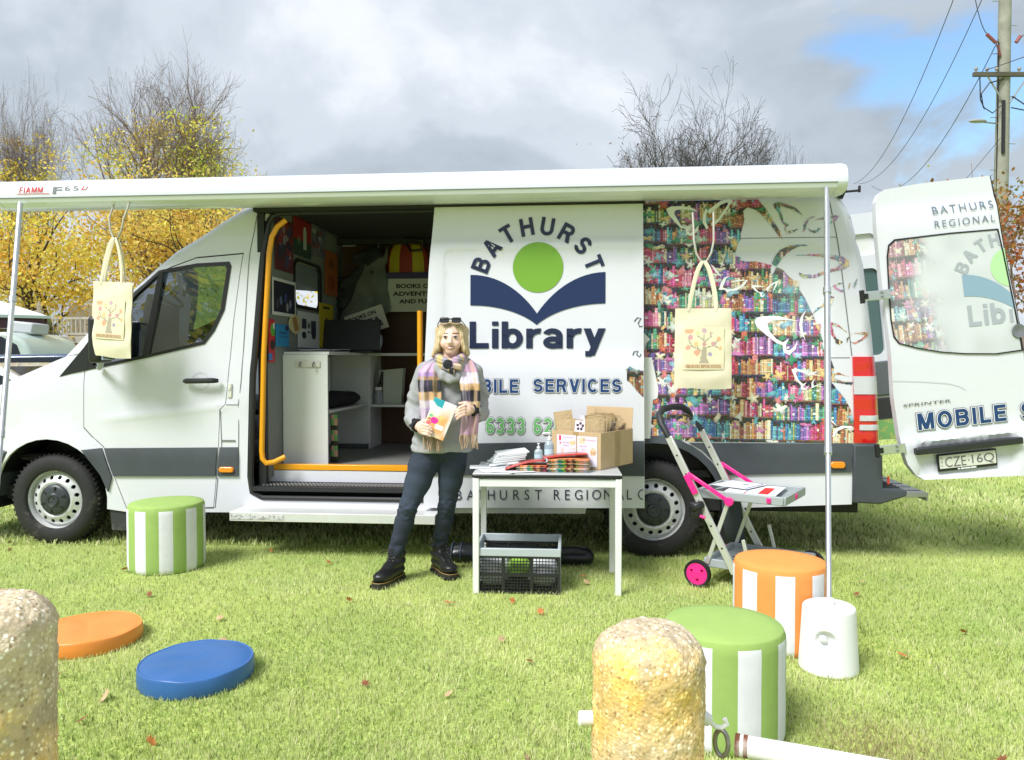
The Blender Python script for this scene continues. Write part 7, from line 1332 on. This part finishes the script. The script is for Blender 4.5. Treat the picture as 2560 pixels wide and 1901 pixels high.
tree('autumn_tree', 'tall round tree half bare above, yellow and green leaves showing over the awning', (-11.6, 25.5, 0), 11.7, .34, 5, .72, 7, 12000, .050, ([0, .3, .5, .62, .74, .80, 1], [.3, .8, 1, 1, .35, 0, 0]), YEL_[:5]+[(.46, .60, .09), (.86, .62, .09)], 12, 'autumn trees behind the van', BARKP, .34, fork=2, more=.8, rad=2.9, twig=.010, scat=.45)
tree('autumn_tree', 'low golden tree filling the gap under the left end of the awning', (-13.2, 21.5, 0), 6.3, .15, 3, 1.0, 5, 18000, .052, ([0, .3, .7, 1], [1, 1, .9, .5]), YEL_[:4]+[(.76, .46, .07), (.82, .56, .12), (.60, .58, .10)], 5, 'autumn trees behind the van', BARK, .25, fork=2, low=(.45, 2.0, 1.9, 5.4), scat=.48)
tree('autumn_tree', 'orange-gold tree rising just behind the cab roof of the van', (-9.1, 22, 0), 7.0, .15, 3, .95, 5, 15500, .052, ([0, .3, .7, 1], [1, 1, .9, .4]), [(.74, .44, .07), (.82, .54, .09), (.88, .64, .16), (.76, .52, .12), (.84, .70, .14), (.70, .36, .07)], 8, 'autumn trees behind the van', BARK, .25, fork=2, low=(.45, 1.9, 1.8, 5.4), scat=.48)
BD = mat('bark_dark', (.06, .052, .048), .9)
tree('bare_tree', 'dark leafless tree showing above the middle of the awning', (4.0, 18, 0), 8.35, .20, 6, .55, 7, 220, .035, ([0, .5, 1], [0, 1, .4]), [(.16, .05, .03), (.20, .08, .04)], 44, 'bare trees behind the van', BD, .28, fork=2, scat=.3, more=.75, rad=2.0, twig=.011)
tree('bare_tree', 'low leafless tree to the right of the dark bare tree', (6.3, 18.5, 0), 6.85, .09, 4, .5, 7, 0, 0, None, None, 45, 'bare trees behind the van', BD, .30, fork=2, more=.5, rad=1.05, twig=.009)
tree('bare_tree', 'sparse leafless tree with only its tips showing left of the dark bare tree', (2.6, 18.5, 0), 6.75, .07, 3, .4, 6, 0, 0, None, None, 48, 'bare trees behind the van', BARKP, .34, fork=2, rad=.6, twig=.006)
tree('bare_tree', 'small leafless tree whose tips show near the right end of the awning', (7.7, 19, 0), 6.7, .06, 3, .35, 5, 0, 0, None, None, 49, 'bare trees behind the van', BARKP, .34, fork=2, rad=.5, twig=.006)
tree('red_tree', 'tree turning red and olive at the right edge behind the open rear door', (10.7, 14.6, 0), 5.2, .13, 2, .95, 5, 9000, .05, ([0, .35, .7, 1], [.05, .5, 1, 1]), [(.36, .07, .03), (.46, .13, .04), (.34, .17, .04), (.26, .26, .04), (.22, .32, .05)], 61, None, BARKP, .3, scat=.35)
tree('street_tree', 'olive-leaved spreading tree reflected in the cab window', (-7.8, -7.5, 0), 7.5, .2, 3, 1.05, 6, 3200, .13, ([0, .3, .7, 1], [1, 1, .9, .5]), [(.50, .40, .06), (.62, .48, .08), (.36, .38, .07), (.66, .46, .08)], 71, None, BARK, .2, low=(.2, 2.0, 2, 6), scat=.7)
# ------------------------------------------------------------------ power pole and wires
WOOD = mat('weathered_pole', (.30, .30, .25), .9, var=.25, vscale=3, bump=.5, bscale=12)
pp = thing('power_pole', 'weathered wooden power pole with crossarm and street lamp at the right edge', 'power pole', (13.22, 20.8, 0))
mb = MB(); mb.tube([(-.06, 0, -.1), (0, 0, 8), (.03, 0, 13.4)], [.20, .165, .14], 20); mb.build('pole', WOOD, pp)
for z, w in ((8.98, 1.85), (12.05, 2.2)): mb = MB(); mb.box((.0, -.19, z), (w, .09, .11)); mb.build('crossarm', mat('arm_dark', (.10, .09, .07), .9), pp, .005)
mb = MB()
for s in (-1, 1): mb.tube([(.55*s, -.19, 8.95), (.08*s, -.16, 8.25)], .022, 6)
mb.build('brace', mat('galvanised', (.35, .36, .36), .5, metal=.6), pp)
mb = MB()
for x in (-.85, -.55, -.3, .3, .6, .85): mb.lathe([(.0, .13), (.045, .12), (.05, .07), (.025, .05), (.025, 0)], 10, c=(x, -.19, 9.035))
mb.build('insulator', mat('insulator_grey', (.28, .26, .25), .4), pp)
mb = MB(); mb.tube([(-.16, -.05, 7.72), (-.55, -.08, 7.75)], .022, 8); mb.build('lamp_arm', MATS['galvanised'], pp)
Lp = SDF((-1.0, -.22, 7.55), (-.4, .12, 7.95), .012); Lp.ell((-.72, -.08, 7.78), (.24, .085, .055), .02); Lp.ell((-.72, -.08, 7.70), (.2, .07, .04), .01, sub=True); V, Fq = Lp.mesh(); np_mesh('street_lamp', smoothv(V, Fq, 1), Fq, mat('lamp_housing', (.30, .31, .31), .5), pp)
mb = MB()
for i, z in enumerate((11.0, 10.35, 9.6, 8.45, 7.9, 7.2, 6.5, 5.9)): s = 1 if i % 2 else -1; mb.tube([(.15*s, 0, z), (.34*s, -.02, z-.01)], .011, 6)
mb.build('step_bolt', MATS['galvanised'], pp)
mb = MB(); mb.tube([(-.17, -.05, z) for z in (9.9, 9.2, 8.4, 7.2, 6, 3, .2)], .018, 6); mb.tube([(-.09, -.17, 8.3), (-.09, -.18, 6.9)], .045, 8); mb.tube([(-.10, -.20, 8.85), (-.5, -.22, 8.75), (-.72, -.22, 8.45), (-.66, -.22, 8.1), (-.4, -.21, 7.95), (-.18, -.2, 8.15)], .016, 6); mb.tube([(-.75, -.2, 8.9), (-.74, -.22, 8.3), (-.62, -.22, 8.05)], .016, 6); mb.tube([(.12, -.2, 8.4), (.5, -.2, 8.15), (1.0, -.2, 8.05)], .016, 6); mb.tube([(.1, -.2, 8.1), (.6, -.2, 8.0), (1.0, -.2, 8.1)], .016, 6); mb.build('cable_loop', BLACK, pp)
mb = MB(); mb.tube([(-.62, -.25, 10.02), (-.35, -.22, 9.80)], .045, 8); mb.tube([(-.30, -.2, 9.76), (-.15, -.1, 9.5)], .03, 8); mb.build('fuse_holder', mat('fuse_maroon', (.28, .08, .09), .5), pp); mb = MB(); mb.tube([(.2, -.2, 9.82), (.3, -.22, 9.98)], .05, 8); mb.build('fuse_holder', mat('fuse_maroon', (.28, .08, .09), .5), pp)
mb = MB(); mb.tube([(.0, 0, 4.4), (.0, 0, 5.55)], .178, 20); mb.build('pole_guard', mat('guard_steel', (.5, .52, .53), .35, metal=.7), pp)
def wire(label, a, b, sag, r=.012):
    mb = MB(); a, b = Vector(a), Vector(b); mb.tube([a.lerp(b, i/24)-Vector((0, 0, sag*4*(i/24)*(1-i/24))) for i in range(25)], r, 5); tag(mb.build('power_wire', mat('wire_dark', (.03, .035, .05), .6)), label, 'wire', 'wires from the power pole')
wire('black wire farthest left, falling to behind the awning end', (12.15, 20.6, 12.1), (18.6, 42, 11.0), 1.3)
wire('black wire in the middle, running close beside the leftmost wire', (13.0, 20.6, 12.15), (18.9, 42, 11.0), 1.5)
wire('black wire lowest of the three, falling from the crossarm', (12.95, 20.6, 9.9), (19.6, 42, 10.9), 1.6)
wire('black wire rising right from the upper fuse on the pole', (13.45, 20.6, 9.9), (17.8, 20, 13.2), .1)
wire('black wire rising right from the crossarm of the pole', (12.6, 20.6, 9.08), (18.5, 18, 11.2), .15)
wire('thin service wire dropping from the street lamp bracket', (13.05, 20.6, 7.3), (9.0, 21.5, 3.0), .3, .007)
wire('drooping tail wire from the leftmost wire to the fuse', (12.3, 20.75, 11.6), (12.62, 20.55, 10.02), .28, .012)
# ------------------------------------------------------------------ houses and parked cars on the left
BRK = bpy.data.materials.new('brick'); BRK.use_nodes = True; t = BRK.node_tree; bt = N(t, 'ShaderNodeTexBrick'); tcn = N(t, 'ShaderNodeTexCoord'); mp = N(t, 'ShaderNodeMapping'); L(t, tcn.outputs['Object'], mp.inputs[0]); mp.inputs['Rotation'].default_value = (R(90), 0, 0); L(t, mp.outputs[0], bt.inputs[0]); bt.inputs['Color1'].default_value = (.42, .24, .14, 1); bt.inputs['Color2'].default_value = (.32, .15, .09, 1); bt.inputs['Mortar'].default_value = (.42, .38, .33, 1); bt.inputs['Scale'].default_value = 3; L(t, bt.outputs[0], t.nodes['Principled BSDF'].inputs['Base Color']); t.nodes['Principled BSDF'].inputs['Roughness'].default_value = .9
hs_ = thing('brick_house', 'low brick house with a white tin roof and purple fascia at the left edge', 'house', (-15.4, 16.7, 0), .54)
mb = MB(); mb.box((0, 0, 1.0), (7.6, 6, 2.04)); mb.build('wall', BRK, hs_)
mb = MB(); mb.add([(-4.6, -3.6, 2.26), (4.6, -3.6, 2.26), (4.6, 3.6, 2.26), (-4.6, 3.6, 2.26), (-1.2, 0, 3.6), (1.2, 0, 3.6)], [(0, 1, 5, 4), (1, 2, 5), (2, 3, 4, 5), (3, 0, 4), (3, 2, 1, 0)]); mb.build('roof', mat('white_roof', (.72, .73, .74), .5, var=.05), hs_, smooth=False)
mb = MB(); mb.box((0, -3.5, 2.12), (8.9, .06, .22)); mb.box((4.5, 0, 2.12), (.06, 6.9, .22)); mb.build('fascia', mat('plum_paint', (.10, .035, .06), .5), hs_)
mb = MB(); mb.box((0, -3.62, 2.25), (9.2, .08, .06)); mb.build('gutter', mat('gutter_green', (.40, .50, .44), .5), hs_)
mb = MB(); mb.box((2.4, -3.03, 1.45), (1.2, .06, 1.1)); wn = mb.build('window', mat('dark_pane', (.02, .025, .03), .08), hs_); mb = MB()
for x in (1.78, 2.4, 3.02): mb.box((x, -3.07, 1.45), (.06, .04, 1.2))
mb.build('frame', LEGW, wn)
vr = thing('veranda', 'cream veranda with a balustrade and brick pillars behind the parked cars', 'veranda', (-11.25, 20.4, 0)); vr.scale = (.8, .8, .8)
CRM = mat('cream_paint', (.66, .62, .54), .6, var=.05)
mb = MB(); mb.box((0, 0, 2.35), (2.6, 2, .22)); mb.box((0, .9, 3.0), (2.3, .1, 1.2)); mb.build('deck', CRM, vr, .01)
mb = MB(); mb.box((0, -.9, 3.05), (2.3, .06, .07)); mb.box((0, -.9, 2.55), (2.3, .06, .07))
for i in range(16): mb.tube([(-1.1+.147*i, -.9, 2.5), (-1.1+.147*i, -.9, 3.05)], .028, 6)
for x in (-1.1, 1.1): mb.lathe([(.10, 2.46), (.10, 3.2), (.14, 3.22), (.14, 3.28), (.06, 3.32), (.10, 3.45), (.02, 3.6)], 10, c=(x, -.9, 0))
mb.build('balustrade', CRM, vr)
for x in (-1.0, .2, 1.0): mb = MB(); mb.box((x, -.8, 1.12), (.36, .36, 2.24)); mb.build('pillar', BRK, vr)
def car(name, label, loc, rz, prof, cab, paint, wd, cat='car', grp='cars parked behind the van'):
    o = thing(name, label, cat, loc, rz, grp); mb = MB(); mb.prism(prof, -wd/2, wd/2); mb.build('body', paint, o, .05, segs=3)
    mb = MB(); n = len(cab); V = []; k = [(-1, 0), (1, 0)]
    for s in (-1, 1):
        for x, z in cab: V.append((x, s*(wd/2-.05-.22*(z-cab[0][1])/.6), z))
    mb.add(V, [tuple(range(n))[::-1], tuple(range(n, 2*n))]+[(i, (i+1) % n, n+(i+1) % n, n+i) for i in range(n)]); mb.build('cabin', paint, o, .04, segs=3)
    c = np.array(cab); m = c.mean(0)
    for s in (-1, 1):
        mb = MB(); q = [(m[0]+(x-m[0])*.86, m[1]+.02+(z-m[1])*.72) for x, z in cab]; mb.add([(x, s*(wd/2-.05-.22*(z-cab[0][1])/.6+.008), z) for x, z in q], [tuple(range(n))[::(-1 if s < 0 else 1)]]); mb.build('side_window', mat('car_glass', (.012, .016, .02), .06), o, smooth=False, fix=False)
    for a, b in ((0, 1), (n-2, n-1)):
        (x0, z0), (x1, z1) = cab[a], cab[b]; d = -1 if a == 0 else 1; mb = MB(); p = lambda t, s: (x0+(x1-x0)*t+d*.012, s*(wd/2-.15-.22*((z0+(z1-z0)*t)-cab[0][1])/.6), z0+(z1-z0)*t+.008); mb.add([p(.12, -1), p(.9, -1), p(.9, 1), p(.12, 1)], [(0, 1, 2, 3)]); mb.build('windscreen', MATS['car_glass'], o, smooth=False)
    for x in (prof[0][0]+.85, max(p[0] for p in prof)-.85):
        for s in (-1, 1):
            w = bpy.data.objects.new('wheel', None); COL.objects.link(w); w.parent = o; w.location = (x, s*(wd/2-.1), .32); mb = MB(); mb.lathe([(.2, -.11), (.30, -.11), (.32, -.08), (.32, .08), (.30, .11), (.2, .11)], 28, axis='y'); mb.build('tyre', RUBBER, w); mb = MB(); mb.lathe([(.21, -.08), (.05, -.1), (.001, -.1)], 20, axis='y'); mb.lathe([(.21, .08), (.05, .1), (.001, .1)], 20, axis='y'); mb.build('rim', ALU, w)
    for z_, nm, m_ in ((.72, 'headlight', CLR), (.80, 'tail_light', RED)):
        for s in (-1, 1): mb = MB(); mb.box((prof[0][0]+.03 if nm == 'headlight' else max(p[0] for p in prof)-.02, s*(wd/2-.25), z_), (.08, .3, .12)); mb.build(nm, m_, o, .02)
    return o
HB = [(-2.1, .3), (-2.15, .6), (-2.0, .82), (-1.0, .95), (1.9, .95), (2.1, .8), (2.1, .3)]; HC = [(-1.0, .94), (-.25, 1.42), (1.2, 1.45), (1.95, .94)]
car('parked_car', 'dark blue parked car farther back, its roof showing above the white car', (-7.25, 11.3, 0), .10, HB, HC, mat('blue_car_paint', (.05, .085, .16), .15, coat=1.), 1.75)
car('parked_car', 'white parked car nearest the front of the van', (-6.75, 8.9, 0), .04, HB, [(-1.0, .92), (-.3, 1.30), (1.1, 1.32), (1.9, .92)], mat('white_car_paint', (.72, .74, .77), .15, coat=1.), 1.75)
ut = car('parked_ute', 'pale green ute with an arched canopy over its tray behind the cars', (-10.75, 13.9, 0), .06, [(-2.5, .4), (-2.5, .8), (-2.2, 1.02), (2.4, 1.02), (2.5, .4)], [(-1.2, 1.0), (-.6, 1.68), (.3, 1.72), (.4, 1.0)], mat('ute_paint', (.50, .60, .54), .3, coat=.5), 1.8, 'ute')
mb = MB(); cp = [(.45, 1.02), (.45, 1.80), (2.0, 1.84), (2.3, 1.70), (2.48, 1.4), (2.48, 1.02)]; mb.prism(cp, -.88, .88); mb.build('canopy', MATS['ute_paint'], ut, .06, segs=3)
for s in (-1, 1): mb = MB(); mb.prism([(.6, 1.2), (.6, 1.72), (1.95, 1.76), (2.2, 1.62), (2.33, 1.25)], s*.885, s*.892); mb.build('canopy_window', MATS['car_glass'], ut)
mb = MB(); mb.box((1.95, .0, 1.94), (.38, .55, .20), rot=Matrix.Rotation(.12, 3, 'Y')); mb.build('roof_box', mat('box_grey', (.48, .50, .52), .5), ut, .03)
